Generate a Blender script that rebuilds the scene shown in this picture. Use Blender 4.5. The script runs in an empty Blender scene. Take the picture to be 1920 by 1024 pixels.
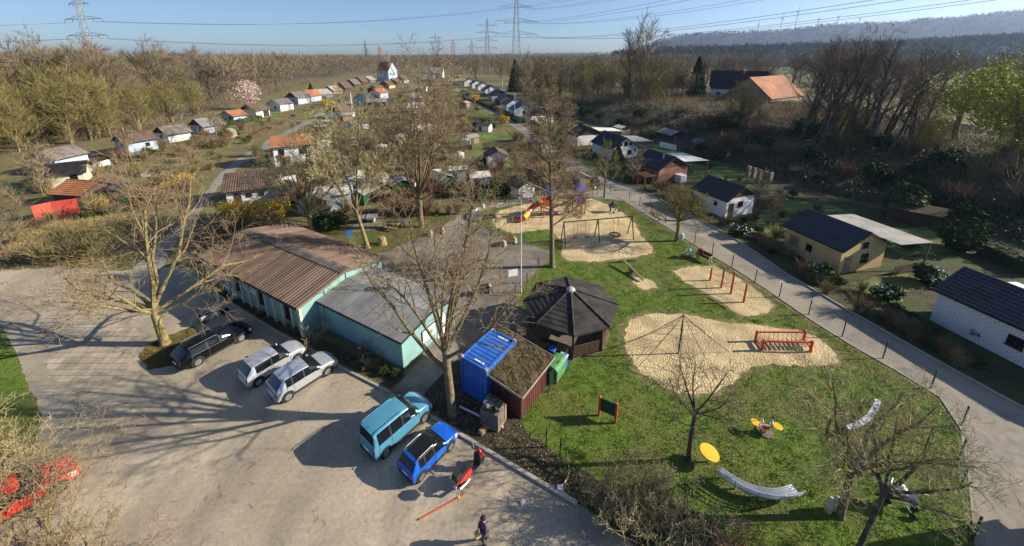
import bpy, bmesh, math, random
import numpy as np
from mathutils import Vector, Matrix
R = math.radians
SC = bpy.context.scene
COL = SC.collection
# ---------------------------------------------------------------- camera, sky, sun
H = 21.5; FPX = 725.0; CY = 304.0; HZ = 104.0            # camera height, focal length / principal row / horizon row (1920 px wide picture)
TH = math.atan((CY - HZ) / FPX); _s = math.sin(TH); _c = math.cos(TH)
cam = bpy.data.cameras.new('camera'); cam_o = bpy.data.objects.new('camera', cam); COL.objects.link(cam_o)
cam_o.location = (0, 0, H); cam_o.rotation_euler = (math.pi / 2 - TH, 0, 0)
cam.sensor_width = 36; cam.lens = FPX / 1920 * 36; cam.shift_y = -(512 - CY) / 1920
cam.clip_start = 0.3; cam.clip_end = 20000; SC.camera = cam_o
SUN_EL = R(24); SUN_AZ = R(3)                             # azimuth counted from +X towards +Y
W = bpy.data.worlds.new('World'); SC.world = W; W.use_nodes = True
nt = W.node_tree; bg = nt.nodes['Background']
sky = nt.nodes.new('ShaderNodeTexSky'); sky.sky_type = 'NISHITA'; sky.sun_disc = False
sky.sun_elevation = SUN_EL; sky.sun_rotation = math.pi / 2 - SUN_AZ
sky.air_density = 0.75; sky.dust_density = 0.9; sky.ozone_density = 4.0; sky.altitude = 100
nt.links.new(sky.outputs[0], bg.inputs[0]); bg.inputs[1].default_value = 0.070
sun = bpy.data.lights.new('sun', 'SUN'); sun.energy = 4.6; sun.angle = R(0.5); sun.color = (1.0, 0.90, 0.74)
sun_o = bpy.data.objects.new('sun', sun); COL.objects.link(sun_o)
sd = Vector((math.cos(SUN_EL) * math.cos(SUN_AZ), math.cos(SUN_EL) * math.sin(SUN_AZ), math.sin(SUN_EL)))
sun_o.rotation_euler = sd.to_track_quat('Z', 'Y').to_euler()
SC.view_settings.view_transform = 'Standard'; SC.view_settings.look = 'None'
SC.view_settings.exposure = 1.15; SC.view_settings.gamma = 1

# ---------------------------------------------------------------- helpers
def g(u, v, z=0.0):
    x = (u - 960) / FPX; y = (v - CY) / FPX
    t = (H - z) / (_s + y * _c)
    return Vector((x * t, (_c - y * _s) * t, z))
def px(p):
    dz = H - p[2]; zc = p[1] * _c + dz * _s; yc = -p[1] * _s + dz * _c
    return 960 + FPX * p[0] / zc, CY + FPX * yc / zc
def top(u, v, vt):                                        # height of a point above ground pixel (u,v) seen at row vt
    p = g(u, v); y = (vt - CY) / FPX
    return H - p.y * (_s + y * _c) / (_c - y * _s)
def mpp(v):                                               # metres per picture pixel for ground seen at row v
    p = g(960, v); return (p.y * _c + H * _s) / FPX
def seg_pts(poly, step):
    out = []
    n = len(poly)
    for i in range(n):
        a = Vector(poly[i][:2]); b = Vector(poly[(i + 1) % n][:2])
        k = max(1, int((b - a).length / step))
        for j in range(k): out.append(a.lerp(b, j / k))
    return out
def inpoly(P, poly):
    P = np.asarray(P); x = P[:, 0]; y = P[:, 1]; r = np.zeros(len(P), bool)
    n = len(poly); j = n - 1
    for i in range(n):
        xi, yi = poly[i][0], poly[i][1]; xj, yj = poly[j][0], poly[j][1]
        if yi != yj:
            c = ((yi > y) != (yj > y)) & (x < (xj - xi) * (y - yi) / (yj - yi) + xi)
            r ^= c
        j = i
    return r
def pxpoly(l): return [g(u, v) for u, v in l]

def mat(name, c1, c2=None, scale=6.0, rough=0.85, bump=0.0, bscale=None, metal=0.0, c3=None, s3=0.5, spec=0.3, stretch=None, coat=0.0, lo=0.35, hi=0.65, bdist=0.05, detail=6.0):
    m = bpy.data.materials.new(name); m.use_nodes = True
    t = m.node_tree; N = t.nodes; L = t.links; b = N['Principled BSDF']
    b.inputs['Roughness'].default_value = rough; b.inputs['Metallic'].default_value = metal
    b.inputs['Specular IOR Level'].default_value = spec
    if coat: b.inputs['Coat Weight'].default_value = coat; b.inputs['Coat Roughness'].default_value = 0.05
    tc = N.new('ShaderNodeTexCoord'); vec = tc.outputs['Object']
    if stretch:
        mp = N.new('ShaderNodeMapping'); mp.inputs['Scale'].default_value = stretch
        L.new(vec, mp.inputs[0]); vec = mp.outputs[0]
    col = None
    if c2 is None: b.inputs['Base Color'].default_value = (*c1, 1)
    else:
        n = N.new('ShaderNodeTexNoise'); n.inputs['Scale'].default_value = scale; n.inputs['Detail'].default_value = detail
        L.new(vec, n.inputs['Vector'])
        r = N.new('ShaderNodeValToRGB'); r.color_ramp.elements[0].position = lo; r.color_ramp.elements[1].position = hi
        r.color_ramp.elements[0].color = (*c1, 1); r.color_ramp.elements[1].color = (*c2, 1)
        L.new(n.outputs['Fac'], r.inputs[0]); col = r.outputs[0]
        if c3 is not None:
            n3 = N.new('ShaderNodeTexNoise'); n3.inputs['Scale'].default_value = s3; n3.inputs['Detail'].default_value = 5
            L.new(vec, n3.inputs['Vector'])
            r3 = N.new('ShaderNodeValToRGB'); r3.color_ramp.elements[0].position = 0.42; r3.color_ramp.elements[1].position = 0.62
            L.new(n3.outputs['Fac'], r3.inputs[0])
            mx = N.new('ShaderNodeMixRGB'); mx.inputs[2].default_value = (*c3, 1)
            L.new(r3.outputs[0], mx.inputs[0]); L.new(col, mx.inputs[1]); col = mx.outputs[0]
        L.new(col, b.inputs['Base Color'])
    if bump:
        nb = N.new('ShaderNodeTexNoise'); nb.inputs['Scale'].default_value = bscale or scale * 3; nb.inputs['Detail'].default_value = 4
        L.new(vec, nb.inputs['Vector'])
        bp = N.new('ShaderNodeBump'); bp.inputs['Strength'].default_value = bump; bp.inputs['Distance'].default_value = bdist
        L.new(nb.outputs['Fac'], bp.inputs['Height']); L.new(bp.outputs[0], b.inputs['Normal'])
    return m
def brick_mat(name, c1, c2, mortar, bw, bh, ms=0.02, rough=0.85, bump=0.3, rot=None, noise=True, swap=None):
    m = bpy.data.materials.new(name); m.use_nodes = True
    t = m.node_tree; N = t.nodes; L = t.links; b = N['Principled BSDF']
    b.inputs['Roughness'].default_value = rough; b.inputs['Specular IOR Level'].default_value = 0.25
    tc = N.new('ShaderNodeTexCoord'); vec = tc.outputs['Object']
    mp = N.new('ShaderNodeMapping')
    if rot: mp.inputs['Rotation'].default_value = rot
    L.new(vec, mp.inputs[0]); vec = mp.outputs[0]
    if swap:                                              # wall bricks: run along x+y, rise with z
        sp = N.new('ShaderNodeSeparateXYZ'); L.new(vec, sp.inputs[0]); ad = N.new('ShaderNodeMath')
        L.new(sp.outputs[0], ad.inputs[0]); L.new(sp.outputs[1], ad.inputs[1])
        cb = N.new('ShaderNodeCombineXYZ'); L.new(ad.outputs[0], cb.inputs[0]); L.new(sp.outputs[2], cb.inputs[1]); vec = cb.outputs[0]
    k = N.new('ShaderNodeTexBrick'); k.inputs['Scale'].default_value = 1; k.inputs['Brick Width'].default_value = bw; k.inputs['Row Height'].default_value = bh
    k.inputs['Mortar Size'].default_value = ms; k.inputs['Color1'].default_value = (*c1, 1); k.inputs['Color2'].default_value = (*c2, 1); k.inputs['Mortar'].default_value = (*mortar, 1)
    L.new(vec, k.inputs['Vector']); col = k.outputs['Color']
    if noise:
        n = N.new('ShaderNodeTexNoise'); n.inputs['Scale'].default_value = 0.8; n.inputs['Detail'].default_value = 7; L.new(tc.outputs['Object'], n.inputs['Vector'])
        r = N.new('ShaderNodeValToRGB'); r.color_ramp.elements[0].position = .3; r.color_ramp.elements[1].position = .7
        r.color_ramp.elements[0].color = (.62, .62, .62, 1); r.color_ramp.elements[1].color = (1.15, 1.12, 1.08, 1); L.new(n.outputs['Fac'], r.inputs[0])
        mx = N.new('ShaderNodeMixRGB'); mx.blend_type = 'MULTIPLY'; mx.inputs[0].default_value = 1; L.new(col, mx.inputs[1]); L.new(r.outputs[0], mx.inputs[2]); col = mx.outputs[0]
    L.new(col, b.inputs['Base Color'])
    if bump:
        bp = N.new('ShaderNodeBump'); bp.inputs['Strength'].default_value = bump; bp.inputs['Distance'].default_value = 0.03; bp.invert = True
        L.new(k.outputs['Fac'], bp.inputs['Height']); L.new(bp.outputs[0], b.inputs['Normal'])
    return m

class MB:
    def __init__(s): s.v = []; s.f = []
    def add(s, vs, fs):
        o = len(s.v); s.v.extend(tuple(v) for v in vs); s.f.extend(tuple(i + o for i in f) for f in fs); return s
    def box(s, c, d, rz=0.0, tx=1.0, ty=1.0, M=None):     # centre, size; tx, ty taper of the top
        x, y, z = d[0] / 2, d[1] / 2, d[2] / 2
        vs = [(-x, -y, -z), (x, -y, -z), (x, y, -z), (-x, y, -z), (-x * tx, -y * ty, z), (x * tx, -y * ty, z), (x * tx, y * ty, z), (-x * tx, y * ty, z)]
        if M is None: M = Matrix.Rotation(rz, 3, 'Z')
        c = Vector(c)
        return s.add([M @ Vector(v) + c for v in vs], [(0, 3, 2, 1), (4, 5, 6, 7), (0, 1, 5, 4), (1, 2, 6, 5), (2, 3, 7, 6), (3, 0, 4, 7)])
    def bar(s, a, b, w, h=None):                          # box beam from a to b
        a = Vector(a); b = Vector(b); d = b - a; q = d.to_track_quat('X', 'Z').to_matrix()
        return s.box((a + b) / 2, (d.length, w, h or w), M=q)
    def tube(s, pts, rad, n=6, cap=True):
        pts = [Vector(p) for p in pts]
        if not hasattr(rad, '__len__'): rad = [rad] * len(pts)
        o = len(s.v); m = len(pts); prev = None
        for i, p in enumerate(pts):
            d = (pts[min(i + 1, m - 1)] - pts[max(i - 1, 0)])
            if d.length < 1e-9: d = Vector((0, 0, 1))
            d.normalize()
            if prev is None:
                a = d.cross(Vector((0.13, 0.37, 0.92)))
                if a.length < 0.1: a = d.cross(Vector((1, 0, 0)))
            else: a = prev - d * prev.dot(d)
            a.normalize(); prev = a; b = d.cross(a); r = rad[i]
            for k in range(n):
                t = 2 * math.pi * k / n
                q = p + a * (r * math.cos(t)) + b * (r * math.sin(t)); s.v.append((q.x, q.y, q.z))
        for i in range(m - 1):
            for k in range(n):
                s.f.append((o + i * n + k, o + i * n + (k + 1) % n, o + (i + 1) * n + (k + 1) % n, o + (i + 1) * n + k))
        if cap:
            s.f.append(tuple(o + k for k in reversed(range(n)))); s.f.append(tuple(o + (m - 1) * n + k for k in range(n)))
        return s
    def cyl(s, a, b, r0, r1=None, n=12): return s.tube([a, b], [r0, r0 if r1 is None else r1], n)
    def lathe(s, prof, c=(0, 0, 0), n=16, M=None):        # prof: (radius, height) list about z
        M = M or Matrix.Identity(3); c = Vector(c); o = len(s.v); m = len(prof)
        for r, z in prof:
            for k in range(n):
                t = 2 * math.pi * k / n; s.v.append(tuple(M @ Vector((r * math.cos(t), r * math.sin(t), z)) + c))
        for i in range(m - 1):
            for k in range(n): s.f.append((o + i * n + k, o + i * n + (k + 1) % n, o + (i + 1) * n + (k + 1) % n, o + (i + 1) * n + k))
        s.f.append(tuple(o + k for k in reversed(range(n)))); s.f.append(tuple(o + (m - 1) * n + k for k in range(n)))
        return s
    def ball(s, c, r, n=10, m=6, sq=(1, 1, 1)):
        return s.lathe([(max(1e-3, r * math.sin(math.pi * i / m)), -r * math.cos(math.pi * i / m)) for i in range(m + 1)], c, n, Matrix.Diagonal(sq))
    def prism(s, poly, z0, z1):
        n = len(poly)
        return s.add([(p[0], p[1], z0) for p in poly] + [(p[0], p[1], z1) for p in poly],
                     [tuple(reversed(range(n))), tuple(range(n, 2 * n))] + [(i, (i + 1) % n, n + (i + 1) % n, n + i) for i in range(n)])
    def sheet(s, poly, z=0.0): n = len(poly); return s.add([(p[0], p[1], z) for p in poly], [tuple(range(n))])
    def quad(s, a, b, c, d): return s.add([a, b, c, d], [(0, 1, 2, 3)])
    def build(s, name, m=None, parent=None, smooth=None, bevel=0):
        me = bpy.data.meshes.new(name); me.from_pydata(s.v, [], s.f); me.update()
        if m is not None: me.materials.append(m)
        o = bpy.data.objects.new(name, me); COL.objects.link(o)
        if parent is not None: o.parent = parent
        if smooth is not None:
            me.polygons.foreach_set('use_smooth', [True] * len(me.polygons)); me.set_sharp_from_angle(angle=R(smooth))
        if bevel:
            b = o.modifiers.new('bevel', 'BEVEL'); b.width = bevel; b.segments = 2; b.limit_method = 'ANGLE'
        return o
def npmesh(name, V, F, m, parent=None, smooth=False):      # numpy mesh, all faces with the same corner count
    me = bpy.data.meshes.new(name); V = np.asarray(V, np.float32); F = np.asarray(F, np.int32); k = F.shape[1]
    me.vertices.add(len(V)); me.vertices.foreach_set('co', V.ravel())
    me.loops.add(F.size); me.loops.foreach_set('vertex_index', F.ravel())
    me.polygons.add(len(F)); me.polygons.foreach_set('loop_start', np.arange(0, F.size, k, dtype=np.int32)); me.polygons.foreach_set('loop_total', np.full(len(F), k, np.int32))
    me.update(calc_edges=True); me.validate()
    if m is not None: me.materials.append(m)
    o = bpy.data.objects.new(name, me); COL.objects.link(o)
    if parent is not None: o.parent = parent
    return o
def tag(o, label=None, cat=None, group=None, kind=None):
    if label: o['label'] = label
    if cat: o['category'] = cat
    if group: o['group'] = group
    if kind: o['kind'] = kind
    return o
def thing(name, label, cat, loc=(0, 0, 0), rz=0.0, group=None):
    o = bpy.data.objects.new(name, None); COL.objects.link(o); o.location = loc; o.rotation_euler = (0, 0, rz); o.empty_display_size = 0.3
    return tag(o, label, cat, group)
def dup(root, loc, rz=0.0, sc=1.0, label=None, group=None):
    r = root.copy(); COL.objects.link(r); r.location = loc; r.rotation_euler = (0, 0, rz)
    r.scale = sc if hasattr(sc, '__len__') else (sc, sc, sc)
    tag(r, label, None, group)
    for ch in root.children:
        c = ch.copy(); COL.objects.link(c); c.parent = r
        for gc in ch.children:
            d = gc.copy(); COL.objects.link(d); d.parent = c
    return r
def struct(name, mb, m, smooth=None):
    o = mb.build(name, m, None, smooth); o['kind'] = 'structure'; return o
def rough_poly(poly, step=0.5, amp=0.15, seed=1):
    rng = random.Random(seed); out = []
    for p in seg_pts(poly, step): out.append((p.x + rng.uniform(-amp, amp), p.y + rng.uniform(-amp, amp)))
    return out
# ---------------------------------------------------------------- materials
M = {}
M['earth'] = mat('earth', (.11, .09, .038), (.235, .185, .085), 1.1, .95, .8, 6, c3=(.135, .14, .045), s3=.10, bdist=.2)
M['lot'] = mat('lot_gravel', (.24, .195, .135), (.39, .32, .225), .55, .92, .45, 30, c3=(.17, .145, .115), s3=.16, bdist=.015, stretch=(1, .55, 1), lo=.3, hi=.7)
M['lane'] = mat('lane_gravel', (.20, .185, .16), (.30, .28, .24), 1.2, .92, .3, 20, bdist=.02)
M['asphalt'] = mat('asphalt', (.19, .168, .14), (.265, .235, .19), 2.2, .9, .35, 60, c3=(.32, .275, .21), s3=.22, bdist=.01)
M['court'] = mat('court_paving', (.17, .145, .115), (.25, .215, .165), 1.5, .92, .3, 25, c3=(.13, .115, .10), s3=.3, bdist=.01)
M['sand'] = mat('sand', (.57, .44, .235), (.70, .565, .325), 2.4, .97, 1.0, 8.5, c3=(.45, .345, .19), s3=.5, bdist=.24, detail=3)
M['lawn'] = mat('lawn_soil', (.075, .135, .012), (.14, .215, .024), 2.6, .95, .9, 14, c3=(.15, .16, .04), s3=.28, bdist=.12)
M['meadow'] = mat('meadow', (.10, .19, .022), (.16, .25, .04), .8, .95, .7, 6, c3=(.13, .13, .05), s3=.15, bdist=.2)
M['soil'] = mat('soil', (.035, .027, .02), (.075, .058, .04), 3, .95, .9, 12, bdist=.1)
M['bed'] = mat('leaf_litter', (.055, .04, .025), (.14, .095, .055), 5, .95, .9, 16, c3=(.05, .06, .02), s3=.4, bdist=.1)
M['pavers'] = brick_mat('pavers', (.37, .32, .245), (.44, .38, .29), (.25, .215, .165), .55, .55, .035, bump=.3)
M['walk'] = brick_mat('walk_pavers', (.24, .215, .185), (.28, .25, .21), (.15, .135, .115), .2, .1, .012, bump=.3)
M['kerb'] = mat('kerb_stone', (.30, .28, .24), (.42, .39, .33), 5, .9, .3, 40)
M['wood_floor'] = mat('forest_floor', (.085, .065, .04), (.17, .13, .075), .5, .95, .5, 3, bdist=.3)
M['field'] = mat('field', (.10, .17, .03), (.16, .22, .05), .05, .95)
M['bank'] = mat('bank_soil', (.065, .058, .034), (.15, .125, .075), .8, .95, .9, 4, bdist=.4)
M['hillwood'] = mat('hill_wood', (.022, .027, .032), (.045, .047, .045), .02, 1)
def lot_mat():
    m = bpy.data.materials.new('lot_surface'); m.use_nodes = True; t = m.node_tree; N = t.nodes; L = t.links; b = N['Principled BSDF']; b.inputs['Roughness'].default_value = .92; b.inputs['Specular IOR Level'].default_value = .25
    tc = N.new('ShaderNodeTexCoord')
    def noise(sc, det, mp=None, rot=0, dist=0):
        v = tc.outputs['Object']
        if mp: q = N.new('ShaderNodeMapping'); q.inputs['Scale'].default_value = mp; q.inputs['Rotation'].default_value = (0, 0, rot); L.new(v, q.inputs[0]); v = q.outputs[0]
        n = N.new('ShaderNodeTexNoise'); n.inputs['Scale'].default_value = sc; n.inputs['Detail'].default_value = det; n.inputs['Distortion'].default_value = dist; L.new(v, n.inputs['Vector']); return n.outputs['Fac']
    def ramp(f, a, b_, p0, p1): r = N.new('ShaderNodeValToRGB'); r.color_ramp.elements[0].position = p0; r.color_ramp.elements[1].position = p1; r.color_ramp.elements[0].color = (*a, 1); r.color_ramp.elements[1].color = (*b_, 1); L.new(f, r.inputs[0]); return r.outputs[0]
    def mul(a, b_): x = N.new('ShaderNodeMixRGB'); x.blend_type = 'MULTIPLY'; x.inputs[0].default_value = 1; L.new(a, x.inputs[1]); L.new(b_, x.inputs[2]); return x.outputs[0]
    c = ramp(noise(.22, 8, dist=.6), (.35, .30, .225), (.51, .44, .33), .35, .65)
    c = mul(c, ramp(noise(.5, 6, (1, .12, 1), R(35)), (.80, .80, .82), (1.10, 1.08, 1.04), .35, .65))      # swept streaks along the drive
    c = mul(c, ramp(noise(5, 5), (.82, .82, .82), (1.08, 1.08, 1.08), .3, .7)); c = mul(c, ramp(noise(42, 2), (.62, .62, .62), (1.22, 1.2, 1.18), .32, .68))
    c = mul(c, ramp(noise(.9, 4, dist=1.5), (.66, .63, .60), (1, 1, 1), .28, .36)); L.new(c, b.inputs['Base Color'])
    bp = N.new('ShaderNodeBump'); bp.inputs['Strength'].default_value = .5; bp.inputs['Distance'].default_value = .02; L.new(noise(38, 3), bp.inputs['Height']); L.new(bp.outputs[0], b.inputs['Normal']); return m
M['lot'] = lot_mat()
# ---------------------------------------------------------------- terrain, roads, lawns
struct('ground', MB().add([(-6000, -60, 0), (6000, -60, 0), (6000, 6000, 0), (-6000, 6000, 0)], [(0, 1, 2, 3)]), M['earth'])
PATH_L = [(1835, 1090), (1830, 1024), (1817, 900), (1802, 805), (1762, 745), (1680, 695), (1600, 650), (1520, 600), (1440, 545), (1380, 506), (1320, 471), (1260, 432), (1200, 396), (1158, 370), (1120, 348), (1085, 330), (1045, 308), (985, 255), (940, 222), (905, 205), (868, 178), (850, 168)]
PATH_R = [(858, 168), (880, 178), (922, 203), (955, 218), (1010, 258), (1072, 302), (1120, 325), (1155, 343), (1200, 357), (1240, 376), (1300, 406), (1390, 456), (1472, 513), (1580, 577), (1690, 640), (1815, 710), (1925, 770), (2050, 850), (2150, 1090)]
LOT = [(-250, 500), (0, 508), (110, 500), (230, 508), (330, 500), (385, 520), (400, 545), (500, 610), (640, 688), (735, 738), (790, 770), (865, 815), (960, 872), (1085, 945), (1180, 1010), (1240, 1090), (-300, 1090), (-60, 900), (70, 830), (78, 775), (52, 720), (30, 660), (0, 610), (-120, 560)]
LAWN = [(905, 425), (880, 412), (895, 398), (960, 384), (1040, 374), (1130, 372), (1165, 377)] + [(u - 4, v + 3) for u, v in PATH_L[12:0:-1]] + [(1835, 1090), (1280, 1090), (1180, 1010), (1085, 945), (960, 872), (900, 835), (960, 800), (960, 700), (1000, 640), (985, 590), (972, 575), (985, 530), (1035, 487), (1030, 470), (935, 442)]
COURT = [(560, 500), (690, 480), (735, 468), (790, 442), (835, 425), (870, 408), (905, 425), (935, 440), (1030, 470), (1035, 486), (1010, 502), (985, 532), (965, 556), (975, 575), (1000, 592), (1005, 640), (940, 690), (862, 690), (800, 660)]
CROSS = [(832, 425), (860, 405), (905, 388), (960, 375), (1040, 364), (1110, 358), (1160, 352), (1190, 366), (1165, 377), (1130, 372), (1040, 374), (960, 384), (895, 398), (880, 412), (870, 420)]
LANE = [(240, 515), (285, 468), (328, 428), (362, 394), (384, 363), (412, 326), (436, 304), (474, 281), (512, 258), (548, 240), (592, 215), (642, 195), (690, 178), (700, 172), (708, 172), (697, 179), (648, 199), (598, 221), (556, 246), (516, 273), (466, 300), (446, 315), (405, 357), (378, 392), (350, 430), (318, 472), (295, 515)]
SAND = [[(922, 412), (935, 396), (1010, 376), (1090, 366), (1140, 384), (1168, 400), (1192, 420), (1204, 445), (1224, 464), (1222, 476), (1170, 486), (1110, 491), (1070, 489), (1052, 480), (1056, 455), (1030, 430), (960, 438), (930, 427)],
        [(1262, 508), (1290, 500), (1342, 499), (1382, 520), (1420, 546), (1452, 573), (1442, 585), (1402, 594), (1383, 589), (1330, 552), (1280, 526)],
        [(1182, 600), (1215, 588), (1290, 589), (1350, 605), (1420, 610), (1500, 620), (1532, 632), (1567, 665), (1577, 680), (1540, 688), (1450, 683), (1405, 690), (1375, 715), (1330, 742), (1268, 737), (1200, 697), (1174, 660), (1170, 630)],
        [(1190, 520), (1222, 525), (1232, 540), (1205, 543), (1185, 530)]]
lawn_w = pxpoly(LAWN); sand_w = [rough_poly(pxpoly(s), .35, .14, i) for i, s in enumerate(SAND)]
struct('parking_lot', MB().sheet(rough_poly(pxpoly(LOT), .6, .08, 3), .004), M['lot'])
struct('lane', MB().sheet(rough_poly(pxpoly(LANE), 1.0, .2, 4), .008), M['lane'])
struct('paving', MB().sheet(rough_poly(pxpoly([(75, 600), (150, 560), (240, 590), (275, 640), (235, 700), (160, 760), (110, 770), (90, 700)]), .5, .25, 5), .012), M['pavers'])
struct('lawn', MB().sheet(rough_poly(lawn_w, .5, .1, 6), .004), M['lawn'])
struct('forecourt', MB().sheet(rough_poly(pxpoly(COURT), .5, .06, 7), .008), M['court'])
struct('crossing_path', MB().sheet(rough_poly(pxpoly(CROSS), .7, .1, 8), .012), M['lane'])
struct('path', MB().sheet([p for p in pxpoly(PATH_L)] + [p for p in pxpoly(PATH_R)], .016), M['asphalt'])
struct('walkway', MB().sheet(pxpoly([(735, 732), (775, 690), (840, 640), (880, 650), (850, 680), (782, 752)]), .02), M['walk'])
M['worn'] = mat('worn_turf', (.15, .13, .05), (.26, .21, .10), 2.5, .95, .8, 14, c3=(.11, .14, .03), s3=1.2, bdist=.08)
for i, s in enumerate(SAND):
    w_ = pxpoly(s); c_ = sum(w_, Vector()) / len(w_)
    struct('worn_turf', MB().sheet(rough_poly([p + (p - c_).normalized() * .6 for p in w_], .3, .32, 40 + i), .009), M['worn'])
for i, s in enumerate(sand_w):
    struct('sand_pit', MB().sheet(s, .012), M['sand'])
struct('planting_bed', MB().sheet(rough_poly(pxpoly([(385, 528), (405, 520), (575, 622), (615, 640), (765, 705), (732, 728), (640, 680), (520, 615), (402, 548)]), .4, .06, 9), .012), M['bed'])
struct('bare_soil', MB().sheet(rough_poly(pxpoly([(785, 748), (870, 660), (960, 700), (975, 790), (1000, 820), (1060, 860), (1120, 900), (1260, 940), (1380, 1024), (1400, 1090), (1250, 1090), (1180, 1008), (1085, 940), (960, 868), (865, 811)]), .4, .12, 10), .014), M['soil'])
struct('grass_verge', MB().sheet(rough_poly(pxpoly([(-200, 560), (0, 612), (28, 662), (50, 720), (76, 775), (68, 830), (-60, 900), (-300, 900)]), .4, .1, 11), .008), M['lawn'])
def ribbon(mb, pts, w, z0, z1):
    for a, b in zip(pts[:-1], pts[1:]): mb.bar((a.x, a.y, (z0 + z1) / 2), (b.x, b.y, (z0 + z1) / 2), w, z1 - z0)
kb = MB(); ribbon(kb, pxpoly([(402, 549), (500, 612), (640, 690), (733, 738)]), .14, 0, .13); ribbon(kb, pxpoly([(790, 771), (865, 817), (960, 874), (1082, 946)]), .2, 0, .12)
struct('kerb', kb, M['kerb'])
kb = MB(); ribbon(kb, pxpoly(PATH_R[7:18]), .12, 0, .14); ribbon(kb, pxpoly(PATH_L[1:14]), .08, 0, .05); struct('path_edging', kb, M['kerb'])
# garden ground between path and bank, mid gardens: mown lawns and dug beds
rg = random.Random(5)
GREEN = [[(905, 250), (955, 248), (958, 262), (895, 266)], [(890, 278), (945, 276), (950, 300), (870, 305)], [(865, 318), (900, 316), (905, 340), (860, 345)], [(845, 165), (875, 165), (885, 185), (850, 190)],
         [(835, 190), (870, 188), (880, 200), (830, 205)], [(560, 335), (640, 330), (650, 355), (590, 362)], [(400, 275), (440, 262), (446, 272), (395, 290)], [(580, 300), (680, 290), (690, 318), (600, 325)],
         [(540, 395), (600, 385), (470, 392), (400, 398), (420, 388)], [(1150, 255), (1200, 258), (1190, 275), (1140, 270)], [(1230, 270), (1300, 285), (1280, 300), (1215, 290)], [(1290, 300), (1400, 320), (1450, 345), (1380, 355), (1300, 325)],
         [(1430, 370), (1560, 385), (1640, 420), (1560, 400), (1480, 400)], [(1420, 405), (1470, 395), (1500, 430), (1420, 440)], [(1590, 430), (1740, 425), (1790, 470), (1700, 480)], [(1600, 530), (1690, 505), (1740, 540), (1640, 560)], [(1075, 235), (1130, 230), (1150, 245), (1100, 255)], [(1000, 232), (1040, 228), (1050, 245), (1010, 248)], [(600, 190), (630, 185), (650, 195), (610, 200)], [(700, 215), (750, 212), (760, 225), (705, 230)], [(480, 215), (520, 208), (540, 222), (490, 232)],
         [(560, 275), (620, 268), (630, 282), (565, 290)], [(640, 240), (700, 236), (705, 250), (645, 255)], [(700, 300), (760, 296), (765, 312), (700, 318)], [(820, 258), (880, 255), (885, 270), (820, 275)], [(898, 215), (925, 214), (935, 228), (900, 232)], [(560, 215), (610, 208), (615, 220), (565, 228)], [(330, 300), (390, 285), (395, 298), (335, 318)], [(240, 325), (300, 318), (300, 335), (240, 345)], [(1000, 268), (1030, 264), (1042, 280), (1005, 288)], [(700, 262), (780, 258), (785, 275), (700, 280)], [(930, 305), (985, 300), (1000, 325), (930, 330)], [(150, 350), (200, 340), (210, 352), (160, 364)]]
for i, q in enumerate(GREEN): struct('mown_lawn', MB().sheet(rough_poly(pxpoly(q), .8, .25, 30 + i), .006), M['meadow'])
DUG = [[(905, 268), (975, 262), (980, 274), (905, 282)], [(1440, 440), (1460, 470), (1380, 440)], [(760, 360), (840, 352), (850, 372), (770, 380)], [(800, 230), (850, 226), (860, 240), (800, 246)], [(540, 230), (600, 226), (600, 240), (550, 246)], [(270, 320), (330, 312), (330, 335), (280, 345)]]
for i, q in enumerate(DUG): struct('vegetable_bed', MB().sheet(rough_poly(pxpoly(q), .8, .2, 60 + i), .006), M['soil'])
PICNIC = [(575, 445), (640, 400), (800, 392), (850, 405), (830, 425), (735, 468), (700, 480), (640, 462)]
struct('picnic_lawn', MB().sheet(rough_poly(pxpoly(PICNIC), .6, .2, 12), .006), mat('picnic_grass', (.075, .085, .022), (.14, .13, .04), 2.2, .95, .9, 12, c3=(.16, .10, .05), s3=.25, bdist=.1))
struct('garden_soil', MB().sheet(rough_poly(pxpoly([(1160, 340), (1245, 376), (1310, 408), (1395, 457), (1475, 514), (1583, 578), (1693, 641), (1820, 710), (1935, 772), (2200, 700), (2060, 520), (1920, 458), (1800, 428), (1700, 405), (1580, 375), (1480, 351), (1370, 313), (1290, 293), (1215, 271), (1150, 253), (1085, 229), (1040, 222), (1010, 240), (1080, 300)]), 1.0, .2, 13), .003), mat('dark_garden', (.04, .036, .018), (.10, .085, .04), 1.4, .95, .9, 8, c3=(.05, .085, .018), s3=.22, bdist=.15))
# railway bank on the right: slope and plateau
BOT = [g(u, v) for u, v in [(1040, 218), (1085, 226), (1150, 250), (1215, 268), (1290, 290), (1370, 310), (1480, 348), (1580, 372), (1700, 402), (1800, 425), (1920, 455), (2100, 510), (2500, 640)]]
BZ = 5.5
TOP = [g(u, v, BZ) for u, v in [(1060, 188), (1120, 190), (1200, 195), (1290, 208), (1380, 222), (1470, 238), (1560, 250), (1650, 262), (1740, 276), (1830, 292), (1960, 318), (2150, 360), (2700, 470)]]
def bank_rows():
    rows = []
    for i, (a, b) in enumerate(zip(BOT, TOP)):
        r = []
        for k in range(7):
            t = k / 6; p = a.lerp(b, t); z = BZ * (3 * t * t - 2 * t ** 3)
            r.append(Vector((p.x, p.y, z + (.25 * math.sin(i * 2.3 + k * 1.7) if 0 < k < 6 else 0))))
        d = (b - a); d.z = 0; d.normalize(); far = Vector((b.x + 30, b.y + 60, BZ)); r.append(far); r.append(Vector((b.x + 70, b.y + 150, 1.5))); r.append(Vector((b.x + 90, b.y + 190, -.5)))
        r[0].z = -.05; rows.append(r)
    return rows
BR = bank_rows(); mb = MB(); m = len(BR[0])
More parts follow.
